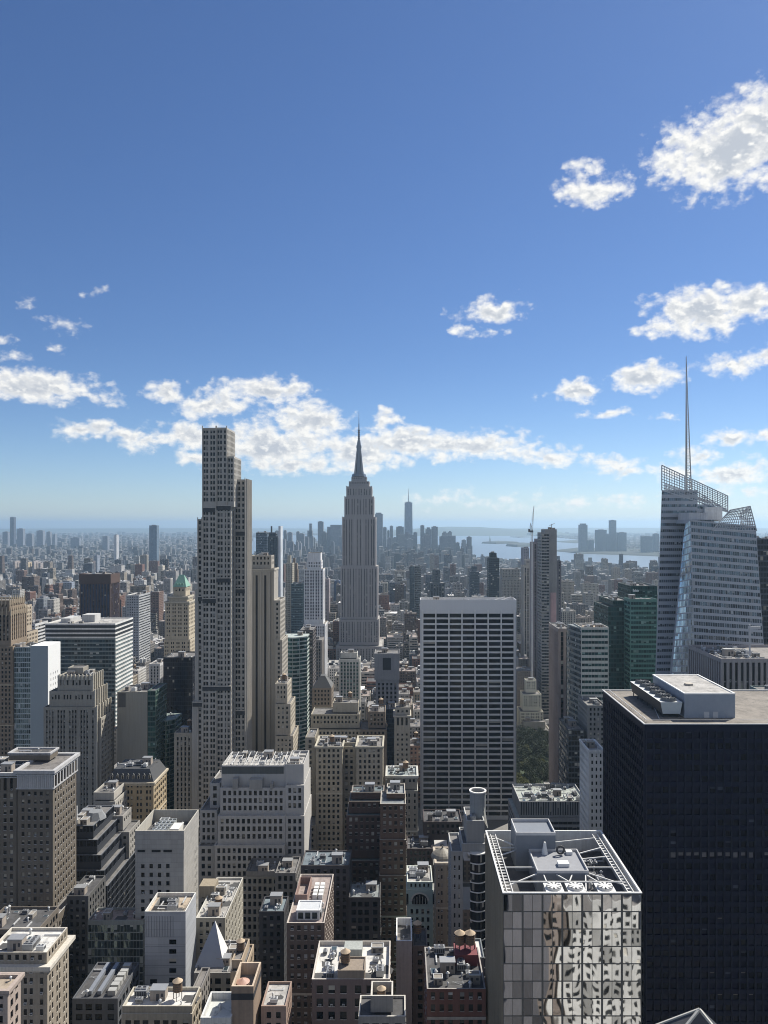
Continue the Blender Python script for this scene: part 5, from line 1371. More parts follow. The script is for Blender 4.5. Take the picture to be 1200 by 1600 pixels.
for k in range(26):
    xx = b0+.8+(b1-b0-1.6)*k/25; mb.box(xx-.04,xx+.04,302.95,302.997,z,z+9.2,0)
mb.build('penthouse', [plain((.28,.32,.38),.5,.2,.08), plain((.8,.8,.78),.5), R_L, plain((.5,.5,.5))], r, o)
mb = MB(); mb.cyl((b0+b1)/2-2,320,z+9.5,z+10.2,2,1.8,8); mb.build('roof_vent', [plain((.4,.36,.3))], r, o)
mb = MB(); mb.bar((px2x(1030,300),300,z+.5),(px2x(1026,330),340,z+.5),.12); mb.bar((tt.x0+2.2,296,z+1.0),(tt.x0+2.2,350,z+1.0),.1); mb.bar((tt.x0+2.2,296,z+1.0),(tt.x1,296,z+1.0),.06)
for k in range(20): mb.bar((tt.x0+2.2,296+2.8*k,z),(tt.x0+2.2,296+2.8*k,z+1.0),.06)
mb.build('railing', [plain((.5,.5,.5))], r, o)

# ------------------------------------------------------------------ mirrored gem tower
Ym = 227
mm = glass((.78,.78,.78),.0,(.5,.5,.5),.03,1.0,.016,wave=3.0,wsc=.2)
r, o, t = H('mirror_tower', 'mirrored glass tower with warped patchwork reflections and an open steel roof well', 'glass tower',
  [T(786,1002.5,1396,Ym,46,S('curtain',b=2.9,f=5.14,wx=.95,wz=.95,mt=.4,m=.15,dw=.08,g=2,gp=.45),par=7,eq=0,tk=.35,side=S('pier',b=1.5,f=5.1,wx=.5,wz=.9,m=.3,mt=.8,dsp=.1,dw=.3))],
  [wall((.10,.10,.095),.4,.1,.1), wall((.2,.18,.15),.5), wall((.60,.60,.58),.5)], mm, roof=R_D, indiv=100)
tt = t[0]; x0,x1,y0,y1,z1 = tt.x0,tt.x1,tt.y0,tt.y1,tt.z1; zd = z1-7
mb = MB()       # mast-like ribs on the left flank
for k in range(26):
    yy = y0+.4+1.75*k; mb.box(x0-.35,x0-.003,yy,yy+.45,0,z1-.6)
mb.build('flank_ribs', [wall((.26,.23,.18),.5)], r, o)
mb = MB(); mb.ring(x0,x1,y0,y1,z1,z1+.3,.45,.15,0,True)
for xx in (x0+1.6, x0+3.3, x1-1.6, x1-3.3): mb.box(xx-.12,xx+.12,y0+.6,y1-.6,z1-1.0,z1-.6)
for k in range(22):
    yy = y0+1+2.05*k
    for xa,xb in ((x0+.4,x0+3.3),(x1-3.3,x1-.4)): mb.box(xa,xb,yy,yy+.5,z1-1.2,z1-1.02)
mb.build('roof_frame', [plain((.62,.62,.60),.5)], r, o)
sx = lambda px, Y: px2x(px, Y)
mb = MB(); c0,c1 = x0+12.6, x1-12.2
mb.box(c0,c1,y0+14,y0+30,zd,z1-.4,0); mb.ring(c0,c1,y0+14,y0+30,z1-.4,z1+.5,.3,.02,1,True)
mb.box(c0-4.2,c0+9,y0+30.003,y0+42,zd,z1+5,0); mb.ring(c0-4.2,c0+9,y0+30.003,y0+42,z1+5,z1+6,.3,.02,1,True)
mb.quad((c0+.3,y0+14.3,z1-.3),(c1-.3,y0+14.3,z1-.3),(c1-.3,y0+29.7,z1-.3),(c0+.3,y0+29.7,z1-.3),2)
mb.build('core_box', [plain((.17,.19,.22),.6,.1,.1), plain((.5,.5,.5)), plain((.24,.25,.27),.7)], r, o)
mb = MB(); cx=c0+5; mb.cyl(cx,y0+28,z1-.3,z1+3.6,1.1,.35,10); mb.build('exhaust_cone', [plain((.65,.65,.63))], r, o)
mb = MB(); mb.box(c0+7.5,c0+11,y0+18,y0+20.5,z1-.3,z1+.8); mb.box(c0+12,c0+14,y0+27,y0+29,z1-.3,z1+.7); mb.build('roof_hatch', [plain((.7,.7,.68))], r, o)
m2 = MB()
for k in range(16):
    a_,b_ = k*math.pi/8,(k+1)*math.pi/8; q = Vector((c0+10,y0+27,z1+1.4)); m2.bar(q+Vector((1.2*math.cos(a_),0,1.2*math.sin(a_))),q+Vector((1.2*math.cos(b_),0,1.2*math.sin(b_))),.28)
m2.build('blower', [plain((.04,.04,.045))], r, o)
mb = MB()
for (ax,ay,bx2,by2) in ((x0+3,y0+7,c0,y0+14.5),(x0+3,y0+19,c0,y0+19),(x0+3,y0+28,c0-4,y0+32),(x0+3,y0+42,c0-4,y0+36),(x0+3,y0+34,c0-4,y0+34),(x1-3,y0+7,c1,y0+15),(x1-3,y0+19,c1,y0+19),(x1-3,y0+27,c1,y0+25),(x1-3,y0+42,c0+9,y0+38),(x1-3,y0+34,c1,y0+29),(c0+2,y0+.5,c0+2,y0+14),(c0+6,y0+14,c0+14,y0+.5),(c1-1,y0+14,c1+6,y0+.5),(c0+11,y0+14,c0+9,y0+9),(c1-1,y0+14,c1-4,y0+.5)):
    mb.bar((ax,ay,z1-.8),(bx2,by2,z1-.8),.17)
mb.bar((x0+3,y0+8.5,z1-.5),(x1-3,y0+8.5,z1-.5),.18); mb.build('cross_beams', [plain((.58,.58,.56),.5)], r, o)
for k, cx in enumerate((x0+16, x0+22.6, x0+31.5)):
    m2 = MB(); cy = y0+5.0; z1 = t[0].z1+.9; m2.box(cx-2.7,cx+2.7,cy-3.2,cy+3.2,zd,z1-1.6,0)
    m2.quad((cx-2.7,cy-3.4,z1-1.58),(cx+2.7,cy-3.4,z1-1.58),(cx+2.7,cy+3.4,z1-1.58),(cx-2.7,cy+3.4,z1-1.58),1)
    f_ = m2.build('cooling_unit', [plain((.25,.26,.27)), plain((.68,.68,.66),.6)], r, o)
    m3 = MB(); m3.cyl(cx,cy,z1-1.57,z1-1.0,2.3,2.3,24,0,False); m3.cyl(cx,cy,z1-1.57,z1-1.4,2.28,2.28,24,1)
    m3.cyl(cx,cy,z1-1.3,z1-.9,.6,.6,10,0)
    for j in range(9):
        a_ = j*2*math.pi/9; m3.bar((cx,cy,z1-1.15),(cx+2.2*math.cos(a_),cy+2.2*math.sin(a_),z1-1.15),.26,0,.34)
    m3.build('fan', [plain((.6,.6,.58)), plain((.02,.02,.02))], f_, o); z1 = t[0].z1
equip(r, o, x0+3.5, c0-4.5, y0+9, y1-2, zd, 14, np.random.default_rng(8), bulk=False); equip(r, o, c1+.5, x1-3.5, y0+9, y1-2, zd, 14, np.random.default_rng(9), bulk=False)

# ------------------------------------------------------------------ curved-balcony slab with round tank housing, left of the mirror tower
Yt = 330
r, o, t = H('round_top_tower', 'grey concrete slab with a curved dark glass bay and a round open topped tank house', 'tower',
  [T(729,757,1282,Yt,16,S('blank'),par=1,eq=2,z0=py2z(1318,Yt)),
   T(722,757.5,1318,Yt-1,18,S('punch',b=2.4,f=4,wx=.3,wz=.5,m=.4,blank=(.5,1)),par=.6),
   T(705,723,1330,Yt,20,S('punch',b=2.6,f=4.1,wx=.34,wz=.5,m=.5,mt=2),z0=0,eq=2)],
  [wall((.27,.27,.265),.7,.1,.2), wall((.2,.2,.2)), wall((.5,.5,.48))], G_D)
zc = t[0].z1; cx, cy = px2x(746.5,Yt+8), Yt+8
mb = MB(); mb.cyl(cx,cy,zc-1,zc+9.8,3.5,3.5,24,0,False)
for k in range(24):
    a_,b_ = k*math.pi/12,(k+1)*math.pi/12
    p = lambda r_,g,zz: (cx+r_*math.cos(g),cy+r_*math.sin(g),zz)
    mb.quad(p(3.05,b_,zc+4),p(3.05,a_,zc+4),p(3.05,a_,zc+9.8),p(3.05,b_,zc+9.8),0)
    mb.quad(p(3.8,a_,zc+9.8),p(3.8,b_,zc+9.8),p(3.8,b_,zc+10.3),p(3.8,a_,zc+10.3),1)
    mb.quad(p(3.8,a_,zc+10.3),p(3.8,b_,zc+10.3),p(3.05,b_,zc+10.3),p(3.05,a_,zc+10.3),1)
    mb.quad(p(3.05,a_,zc+10.3),p(3.05,b_,zc+10.3),p(3.05,b_,zc+9.8),p(3.05,a_,zc+9.8),1)
mb.build('tank_house', [wall((.26,.28,.29),.6), plain((.75,.74,.7))], r, o)
mb = MB(); mb.cyl(cx,cy,zc+4,zc+7.2,2.6,2.6,20,0); mb.cyl(cx,cy,zc+7.2,zc+9.4,2.75,0,20,1); mb.build('water_tank', [plain((.2,.14,.09)), plain((.48,.40,.30))], r, o)
ba = MB(); gl = MB(); bx0, bx1 = px2x(735,Yt-3), px2x(759,Yt-3)
for j in range(22):
    zt = zc-13-j*4.05
    pr = None
    for k in range(9):
        u = k/8; px_ = bx0+(bx1-bx0)*u; py_ = Yt-1.2-2.6*math.sin(math.pi*(.15+.7*(1-u)))
        if pr:
            gl.quad((pr[0],pr[1]+.25,zt-4.04),(px_,py_+.25,zt-4.04),(px_,py_+.25,zt-.35),(pr[0],pr[1]+.25,zt-.35))
            ba.quad((pr[0],pr[1],zt-.38),(px_,py_,zt-.38),(px_,py_,zt+.05),(pr[0],pr[1],zt+.05)); ba.quad((pr[0],pr[1],zt+.05),(px_,py_,zt+.05),(px_,Yt-1.003,zt+.05),(pr[0],Yt-1.003,zt+.05))
            ba.quad((px_,py_,zt-.38),(pr[0],pr[1],zt-.38),(pr[0],Yt-1.003,zt-.38),(px_,Yt-1.003,zt-.38))
        pr = (px_,py_)
ba.build('balcony_edges', [plain((.62,.62,.6),.6)], r, o)
put_windows(r, o, [np.concatenate(gl.q)], glass((.01,.012,.016),.05), np.random.default_rng(3), 100)
mb = MB()
for k in range(5): mb.bar((px2x(757,Yt+12)-.2*k,Yt-.6+2*k,zc-3),(px2x(757,Yt)-.2*k,Yt+8,zc+6-k),.12)
mb.build('antenna', [plain((.6,.58,.5))], r, o)

# ------------------------------------------------------------------ bottom centre
r, o, t = H('brick_building', 'brown brick building with a pinkish roof, boxed plant and white framed skylight house', 'building',
  [T(448,507,1442,300,42,S('punch',b=2.5,f=3.75,wx=.5,wz=.5,m=.8,mt=1.0,belt=8),par=1,eq=0,side=S('punch',b=2.8,f=3.75,wx=.45,wz=.5,mt=1))],
  [wall((.13,.10,.085)), wall((.2,.2,.2)), wall((.48,.43,.38))], glass((.02,.02,.02),.5,(.42,.42,.42)), roof=R_P)
tt = t[0]; z = tt.z1-1
mb = MB(); a0,a1 = px2x(463,322), px2x(482,322); mb.ring(a0,a1,318,334,z,z+3.4,.35,.01,0,True); mb.quad((a0,318,z+.4),(a1,318,z+.4),(a1,334,z+.4),(a0,334,z+.4),1); mb.build('roof_enclosure', [wall((.30,.21,.18)), R_P], r, o)
mb = MB()
for k in range(2):
    for j in range(4): mb.box(px2x(489,322)+k*2.4,px2x(489,322)+k*2.4+1.8,320+3.1*j,322.2+3.1*j,z+.3,z+2.2)
mb.build('condenser_row', [plain((.66,.66,.64))], r, o)
mb = MB(); a0,a1 = px2x(464,305), px2x(500,305); mb.box(a0,a1,304,312,z,z+3.6,0); mb.ring(a0,a1,304,312,z+3.6,z+4.0,.3,.15,1,True)
for k in range(3):
    xa = a0+.6+(a1-a0-.8)*k/3; mb.box(xa,xa+2.0,303.9,303.997,z+.6,z+3.0,2)
mb.build('skylight_house', [plain((.5,.52,.53)), plain((.75,.75,.74)), G_BL], r, o)
equip(r, o, px2x(484,302), tt.x1-.6, 304, 318, z, 6, np.random.default_rng(5), bulk=False)
H('loft_building', 'shadowed building with a teal roof strip right behind the brown brick building', 'building',
  [T(470,546,1352,385,18,S('punch'),eq=9,par=.8)], [wall((.10,.09,.09))], G_D, roof=roofmat((.13,.16,.18)))
H('loft_building', 'small building with a teal roof in the dark court left of the brown brick building', 'building',
  [T(405,444,1424,345,14,S('punch'),eq=6,par=.8)], [wall((.06,.06,.065))], G_D, roof=roofmat((.16,.2,.22)))
H('loft_building', 'plain dark block with rooftop units right behind the sunlit pale roof deck', 'building',
  [T(545,594,1402,372,16,S('loft'),eq=10,par=.8)], [wall((.09,.085,.085))], G_D, roof=roofmat((.2,.22,.22)))
r, o, t = H('brick_building', 'building with a sunlit pale roof deck and raised brown tank house at bottom centre', 'building',
  [T(487,609,1530,270,25,S('loft',b=4.2,f=4.6,wx=.55),par=1.6,eq=0)], [wall((.17,.13,.12)), wall((.08,.07,.07)), wall((.55,.51,.46))], G_D, roof=R_W)
tt = t[0]; z = tt.z1-1.6
mb = MB(); a0,a1 = px2x(528,272), px2x(570,272); mb.box(a0,a1,270.4,279,z,z+4.0); mb.ring(a0,a1,270.4,279,z+4,z+4.5,.3,.05,0,True); mb.build('tank_house', [wall((.24,.20,.16))], r, o)
water_tank(r, o, px2x(540,276), 275.4, z+4, .95, 1.0)
equip(r, o, px2x(570,276), tt.x1-1, 272, 294, z, 22, np.random.default_rng(6), bulk=False); equip(r, o, tt.x0+.8, px2x(528,276), 272, 294, z, 12, np.random.default_rng(7), bulk=False)
mb = MB(); a0,a1 = px2x(538,288), px2x(566,288); mb.box(a0,a1,286,292,z,z+3.2); mb.build('stair_bulkhead', [wall((.34,.36,.34))], r, o)
r, o, t = H('tank_box_building', 'square open topped rooftop box holding a conical water tank at the bottom edge', 'building',
  [T(579,614,1556,244,8,S('blank'),par=3.4,eq=0,tk=.5), T(560,634,1588,242,11,S('loft',b=3),z0=0,par=.8)], [wall((.22,.21,.20)), wall((.2,.2,.2)), wall((.55,.53,.48))], G_D, roof=R_D)
water_tank(r, o, px2x(596,248), 248, t[0].z1-3.4, .8, .6); equip(r, o, px2x(615,243), px2x(634,243), 243, 252, t[1].z1-.8, 6, np.random.default_rng(6), bulk=False)
r, o, t = H('lift_shaft_building', 'narrow grey tower block with an open white rimmed roof shaft below the mint facade', 'building',
  [T(619,644,1470,305,18,S('blank'),par=3,eq=5,tk=.45,bulk=False)], [wall((.30,.30,.31)), wall((.2,.2,.2)), wall((.72,.72,.7))], G_D, roof=R_M)
r, o, t = H('tank_building', 'dark narrow building carrying a tan conical water tank beside the white rimmed shaft', 'building',
  [T(645,668,1478,312,14,S('punch'),par=.8,eq=3)], [wall((.16,.14,.13))], G_D, roof=R_D, tank=0)
water_tank(r, o, px2x(652,318), 318, t[0].z1-.8, 1.0, 3.4)
# mint topped facade with arch
r, o, t = H('arched_facade_building', 'small ornate building with a pale mint attic and a big arched window', 'building',
  [T(636,676,1378,372,18,S('punch',b=1.9,f=3.4,wx=.4,wz=.5,m=1,mt=.8),z0=py2z(1390,372),par=.8,eq=5), T(635,677,1390,371.7,18.6,S('blank'),z0=py2z(1414,372),par=.2), T(636,676.5,1414,372,18,S('punch',b=2.6,f=4,wx=.45,wz=.55),par=.2)],
  [wall((.44,.58,.54),.7,.08,.1), wall((.2,.2,.2)), wall((.62,.66,.6))], G_D, roof=R_L)
mb = MB(); cx = px2x(656,371.4); zb = py2z(1413,371.4); R0 = 4.6
for k in range(14):
    a_,b_ = math.pi*k/14, math.pi*(k+1)/14
    p = lambda r_,g: (cx+r_*math.cos(g), 371.35, zb+1.5+r_*math.sin(g)*.95)
    mb.quad(p(R0,a_),p(R0,b_),p(R0-.9,b_),p(R0-.9,a_),0); mb.quad(p(R0-.9,a_),p(R0-.9,b_),(cx,371.5,zb+1.5),(cx,371.5,zb+1.5),1)
mb.box(cx-R0+.9,cx+R0-.9,371.5,371.68,zb,zb+1.5,1)
for k in range(-2,3): mb.box(cx+k*1.4-.12,cx+k*1.4+.12,371.3,371.49,zb,zb+4.6-abs(k)*.9,0)
for k in (-6.5,6.2): mb.box(cx+k,cx+k+.9,371.4,371.68,zb,zb+5,1)
mb.build('arched_window', [plain((.62,.66,.6)), G_D], r, o)
r, o, t = H('domed_building', 'slim tan ornate building with a shallow tiled dome on its roof', 'building',
  [T(681,705,1348,355,17,S('pairs',b=2.3,f=3.7,wx=.5,wz=.5,m=.6,belt=6),par=.4,eq=0,cor=(.8,.6))], [wall((.30,.25,.19)), wall((.2,.2,.2)), wall((.45,.39,.31))], glass((.02,.02,.02),.5,(.45,.42,.37)))
mb = MB(); tt=t[0]; cx,cy=(tt.x0+tt.x1)/2,363
for k in range(5): mb.cyl(cx,cy,tt.z1-.4+k*.8,tt.z1-.4+(k+1)*.8,5.6*math.cos(k*.3),5.6*math.cos((k+1)*.3),16,0,False)
mb.cyl(cx,cy,tt.z1+3.5,tt.z1+4.6,.5,.2,8); mb.build('dome', [plain((.22,.20,.16))], r, o)
r, o, t = H('brick_building', 'red brick building with a flat cluttered roof and red plant shed at the bottom edge', 'building',
  [T(667,759,1545,262,26,S('loft',b=3.1,f=4.1,wx=.5,wz=.55,m=.6,mt=1.2,belt=3),par=.9,eq=24)], [wall((.165,.085,.07)), wall((.1,.06,.05)), wall((.35,.33,.31))], glass((.02,.02,.02),.25,(.4,.4,.4)), roof=R_D)
mb = MB(); z=t[0].z1-.9; mb.box(px2x(710,280),px2x(745,280),277,285,z,z+4); mb.build('plant_shed', [plain((.17,.04,.045))], r, o)
water_tank(r, o, px2x(719,279.5), 281, z+4, 1.05, 2.0); water_tank(r, o, px2x(735,279.5), 281, z+4, 1.05, 2.0)
H('loft_building', 'grey green block with a pale green roof beside the twin water tanks', 'building',
  [T(738,757,1496,300,14,S('blank'),par=.8,eq=2)], [wall((.17,.19,.20))], G_D, roof=R_W)
# ------------------------------------------------------------------ left of bottom centre
r, o, t = H('stone_building', 'light stone building with a roof packed with ducts and a sunlit windowed flank', 'building',
  [T(306,352,1434,350,40,S('punch',b=3,f=3.8),par=1,eq=34,side=S('punch',b=3.2,f=3.8,wx=.4,wz=.5)), ], [wall((.34,.32,.27)), wall((.2,.2,.2)), wall((.5,.49,.45))], G_D, roof=R_L)
mb = MB(); z=t[0].z1-1; mb.box(px2x(312,372),px2x(336,372),371,379,z,z+5.5); mb.build('stair_bulkhead', [wall((.28,.24,.18))], r, o); water_tank(r, o, px2x(341,360), 361, z, .95, 1.4)
r, o, t = H('skylight_building', 'building with a tall steel grey glass pyramid on its roof', 'building',
  [T(303,368,1520,306,24,S('loft'),par=.8,eq=12)], [wall((.30,.29,.27))], G_D, roof=R_M)
mb = MB(); z=t[0].z1-.8; xa,xb,ya,yb = px2x(311,318),px2x(356,318),311,322; ap=(px2x(336,318),318,py2z(1438,318))
for p,q,mi in (((xa,ya),(xb,ya),0),((xb,ya),(xb,yb),1),((xb,yb),(xa,yb),0),((xa,yb),(xa,ya),0)): mb.ngon([(*p,z+.02),(*q,z+.02),ap],mi)
mb.build('pyramid_skylight', [plain((.30,.33,.38),.45,.3,.06), plain((.72,.72,.70),.5,0,.06)], r, o)  # second colour paints the right face paler, as its sunlit side
r, o, t = H('stepped_brick_building', 'tan stepped building with water tanks on its ledges next to the glass pyramid', 'building',
  [T(362,378,1500,292,15,S('blank'),par=1,eq=1,bulk=False), T(360,382,1518,290,19,S('punch'),par=.8)], [wall((.38,.31,.23))], G_D)
water_tank(r, o, px2x(376,300), 300, t[0].z1-1, .9, .8)
r, o, t = H('tank_tower_building', 'brown brick tower house with an open top hiding a round water tank', 'building',
  [T(361.5,396,1541,252,14,S('blank'),par=4,eq=0,tk=.6)], [wall((.25,.19,.145)), wall((.2,.2,.2)), wall((.52,.42,.32))], G_D, roof=R_M)
mb = MB(); cx,cy=px2x(379,257),257.5; z=t[0].z1-4; mb.cyl(cx,cy,z,z+2.3,2.2,2.2,18); mb.cyl(cx,cy,z+2.3,z+3.4,2.3,0,18,1); mb.build('water_tank', [plain((.25,.16,.12)), plain((.42,.26,.2))], r, o)
mb = MB(); mb.ring(t[0].x0,t[0].x1,252,266,t[0].z1-4.5,t[0].z1-2.4,-.003,.06,0,True); mb.build('dark_band', [wall((.04,.04,.045))], r, o)
r, o, t = H('courtyard_roof_building', 'low building with a clean white walled roof court beside the tank tower', 'building',
  [T(313,361,1590,250,14,S('punch'),par=2.2,eq=1,bulk=False,tk=.6)], [wall((.50,.50,.48)), wall((.2,.2,.2)), wall((.6,.6,.58))], G_D, roof=roofmat((.50,.52,.50),.15))
H('loft_building', 'building with pale cluttered roof just right of the open topped tank tower', 'building',
  [T(408,447,1572,258,14,S('punch'),par=.8,eq=10)], [wall((.30,.22,.18))], G_D, roof=R_L)
H('loft_building', 'low cluttered roof between the courtyard roof and the slim metal tower', 'building',
  [T(300,314,1545,290,14,S('punch'),par=.8,eq=4)], [wall((.2,.19,.18))], G_D, roof=R_M)
# the gable at the very bottom right
Yp = 130
x0,x1,xm = px2x(1010,Yp),px2x(1175,Yp),px2x(1093,Yp+5); zt = py2z(1577,Yp+5); zb = py2z(1680,Yp)
r = empty('stone_gable_building', ((x0+x1)/2,Yp+10,0), 'pale edged pointed dark roof rising into the bottom edge before the black slab', 'building'); org = np.array([(x0+x1)/2,Yp+10,0.0]); HEROES.append((x0,x1,Yp,Yp+20))
mb = MB(); y1_ = Yp+10
mb.quad((x0,Yp,0),(x1,Yp,0),(x1,Yp,zb),(x0,Yp,zb)); mb.quad((x1,Yp,0),(x1,y1_,0),(x1,y1_,zb),(x1,Yp,zb)); mb.quad((x0,y1_,0),(x0,Yp,0),(x0,Yp,zb),(x0,y1_,zb)); mb.quad((x1,y1_,0),(x0,y1_,0),(x0,y1_,zb),(x1,y1_,zb))
mb.build('wall', [wall((.10,.10,.11))], r, org)
C4 = [(x0,Yp,zb),(x1,Yp,zb),(x1,y1_,zb),(x0,y1_,zb)]; ap = (xm,Yp+5,zt)
mb = MB(); 
for k in range(4): mb.ngon([C4[k],C4[(k+1)%4],ap])
mb.build('roof', [plain((.06,.06,.065),.7,0,.2,.8)], r, org)
mb = MB()
for k in (0,1,2,3): mb.bar(C4[k],ap,.2)
mb.build('coping', [plain((.50,.49,.44))], r, org)

# ================================================================== setting: ground, streets, water, hills
def struct(o): o['kind'] = 'structure'; return o
def gnd(px, py, z=0.0):
    Y = EYE*FP/(py-HZ); return (px2x(px,Y), Y, z)
ga, Ng, gp_ = newmat('land')
geo = Ng.n('ShaderNodeNewGeometry')
a1_ = Ng.noise(geo.outputs['Position'], 0.004, 6.0, 0.7); a2_ = Ng.noise(geo.outputs['Position'], 0.02, 4.0, 0.8)
Ng.put(gp_.inputs['Base Color'], Ng.mix(Ng.ramp(a1_, .4, .6), (.055,.056,.055,1), Ng.mix(Ng.ramp(a2_, .42, .58), (.03,.042,.028,1), (.16,.155,.15,1))))
gp_.inputs['Roughness'].default_value = .95
mb = MB(); R_ = 60000
mb.quads([[(x0,y0,0),(x0+R_/4,y0,0),(x0+R_/4,y0+R_/4,0),(x0,y0+R_/4,0)] for x0 in np.arange(-R_,R_,R_/4) for y0 in np.arange(-R_/4,R_,R_/4)])
struct(mb.build('ground', [ga], None))
STREETS = [70+80*k for k in range(14)]                         # cross streets
AVES = [-1180,-960,-780,-610,-460,-325,-172,200,425,640,860,1090]
asph = plain((.05,.05,.052), .9, 0, .3, .3); pav = plain((.20,.195,.185), .9, 0, .3, .5); white = plain((.6,.6,.58), .8, 0, .1)
mb = MB()
for X in AVES: mb.quad((X-9,0,.004),(X+9,0,.004),(X+9,2600,.004),(X-9,2600,.004))
for Y in STREETS: 
    for a_, b_ in zip(AVES[:-1], AVES[1:]): mb.quad((a_+9.01,Y-6,.004),(b_-9.01,Y-6,.004),(b_-9.01,Y+6,.004),(a_+9.01,Y+6,.004))
struct(mb.build('road', [asph], None))
mb = MB()
for a_, b_ in zip(AVES[:-1], AVES[1:]):
    for Y in STREETS: mb.box(a_+9.02,b_-9.02,Y+6.02,Y+73.98,.006,.16,0,False)
struct(mb.build('pavement', [pav], None))
mb = MB()
for lx in (-4.5,-1.5,1.5,4.5):
    for k in range(130):
        y = 500+k*9; mb.quad((200+lx-.08,y,.012),(200+lx+.08,y,.012),(200+lx+.08,y+3,.012),(200+lx-.08,y+3,.012))
for Y in STREETS[5:]:
    for k in range(14):
        xx = 192+k*1.2; mb.quad((xx,Y-9.5,.012),(xx+.6,Y-9.5,.012),(xx+.6,Y-6.8,.012),(xx,Y-6.8,.012))
struct(mb.build('road_markings', [white], None))
# water of the river and harbour
wm, Nw, wp = newmat('water')
geo = Nw.n('ShaderNodeNewGeometry')
bu = Nw.n('ShaderNodeBump'); bu.inputs['Strength'].default_value = .12; bu.inputs['Distance'].default_value = 6.0
Nw.put(bu.inputs['Height'], Nw.noise(geo.outputs['Position'], .02, 5.0, .7)); Nw.put(wp.inputs['Normal'], bu.outputs[0])
wp.inputs['Base Color'].default_value = (.12,.17,.22,1); wp.inputs['Roughness'].default_value = .38
W1 = [(1400,905),(1030,893),(1000,889),(985,886),(940,882),(900,879),(870,879),(845,876),(820,874),(790,876),(762,874),(738,872),(728,862),(700,858),(640,850),(600,844),(560,843),(500,845),(470,848),(425,872),(398,884),(382,884),(386,850),(396,838.5),(440,836.5),(600,836.5),(690,836),(790,836),(850,838.5),(900,843),(950,852),(985,862),(1020,866),(1060,870),(1400,884)]
mb = MB(); mb.ngon([gnd(x,y,.9) for x,y in W1]); struct(mb.build('water', [wm], None))
mb = MB(); mb.ngon([gnd(x,y,.9) for x,y in [(330,841),(120,838),(-150,842),(-150,838.5),(120,835.5),(330,836)]]); struct(mb.build('river', [wm], None))
islm = plain((.02,.028,.022), .95, 0, .4, .01)
def island(name, pts, h=6.0):
    P = [gnd(x,y) for x,y in pts]; m2 = MB(); c = np.mean(np.array(P), axis=0)
    for k in range(len(P)):
        a_, b_ = np.array(P[k]), np.array(P[(k+1)%len(P)])
        ia, ib = c+(a_-c)*.93, c+(b_-c)*.93
        m2.quad((a_[0],a_[1],1.0),(b_[0],b_[1],1.0),(ib[0],ib[1],h),(ia[0],ia[1],h)); m2.ngon([(ia[0],ia[1],h),(ib[0],ib[1],h),(c[0],c[1],h)])
    return struct(m2.build(name, [islm], None))
island('island', [(752,849.3),(775,850.2),(812,849.4),(800,848),(775,847.2)], 22)
island('island', [(790,853.5),(808,855),(836,854),(838,852),(815,850.6),(800,851)], 26)
island('island', [(860,861),(910,865.5),(985,868),(1060,871),(1060,860),(985,858),(900,856.5)], 10)
island('island', [(868,847),(900,849),(940,849),(980,848),(940,845),(890,845)], 12)
island('island', [(796,839.4),(812,840.2),(830,839.6),(815,838.4)], 14)
# statue on its islet
Ys = gnd(765,848.6)[1]; xs_ = px2x(765.5,Ys)
r = empty('harbour_statue', (xs_,Ys,20), 'tiny statue on a pedestal on an islet in the harbour', 'statue')
o_ = np.array([xs_,Ys,20.])
mb = MB(); mb.box(xs_-16,xs_+16,Ys-16,Ys+16,20,30); mb.box(xs_-9,xs_+9,Ys-9,Ys+9,30,60); mb.build('pedestal', [plain((.3,.3,.28))], r, o_)
mb = MB(); mb.cyl(xs_,Ys,60,88,6,4,8); mb.cyl(xs_,Ys,88,94,2.5,2.5,8); mb.bar((xs_-3,Ys,84),(xs_-5.5,Ys,104),1.3); mb.build('figure', [plain((.18,.30,.26))], r, o_)
# hills beyond the harbour
hm = plain((.03,.05,.03), .95, 0, .4, .003)
def hill(pts, Y, dep):
    m2 = MB(); pr = None
    for (px, py) in pts:
        xx = px2x(px,Y); zz = max(2, py2z(py,Y))
        cur = [(xx,Y,0),(xx,Y+dep*.3,zz*.75),(xx,Y+dep*.6,zz),(xx,Y+dep,0)]
        if pr:
            for k in range(3): m2.quad(pr[k],cur[k],cur[k+1],pr[k+1])
        pr = cur
    return struct(m2.build('hills', [hm], None))
hill([(600,831),(640,829),(665,826.5),(690,825),(715,823.6),(745,824),(775,824.2),(800,826),(830,827.5),(870,829),(900,830.5)], 17000, 6000)
hill([(820,828),(860,826.8),(930,826.2),(1000,826),(1080,826),(1300,826)], 24000, 9000)
hill([(-300,828),(60,827),(160,826.8),(300,826.4),(420,827),(520,828),(600,828.5)], 25000, 9000)

# ================================================================== generic blocks between the landmarks
frng = np.random.default_rng(77)
COLS = [(.36,.32,.26),(.30,.28,.25),(.42,.39,.33),(.20,.135,.11),(.14,.11,.095),(.33,.32,.31),(.46,.45,.42),(.20,.19,.18),(.28,.245,.20),(.10,.11,.13),(.20,.115,.09),(.52,.51,.49)]
CNAME = ['tan','brown grey','buff','reddish brown','dark brown','grey','pale stone','charcoal','khaki brown','dark slate','brick red','whitish']
def capy(px, Y):
    for lim, c in ((330,1700),(380,1585),(450,1500),(520,1370),(600,1262),(700,1190),(820,1120),(950,1070),(1100,1022),(1300,985),(1600,945),(2000,918),(2600,898),(3600,886),(5000,868)):
        if Y < lim:
            if Y < 950 and 795 < px < 955: return 2000
            if Y < 640 and 640 < px < 800: return max(c, 1310)
            if 500 < px < 640 and Y < 1290 and Y > 850: return max(c, 1030)
            if px > 955 and Y < 700: return max(c,1400)
            if Y < 480 and 100 < px < 210: return max(c,1440)
            return c
    return 860
def inwater(x, y):
    return pip(x, y, WP)
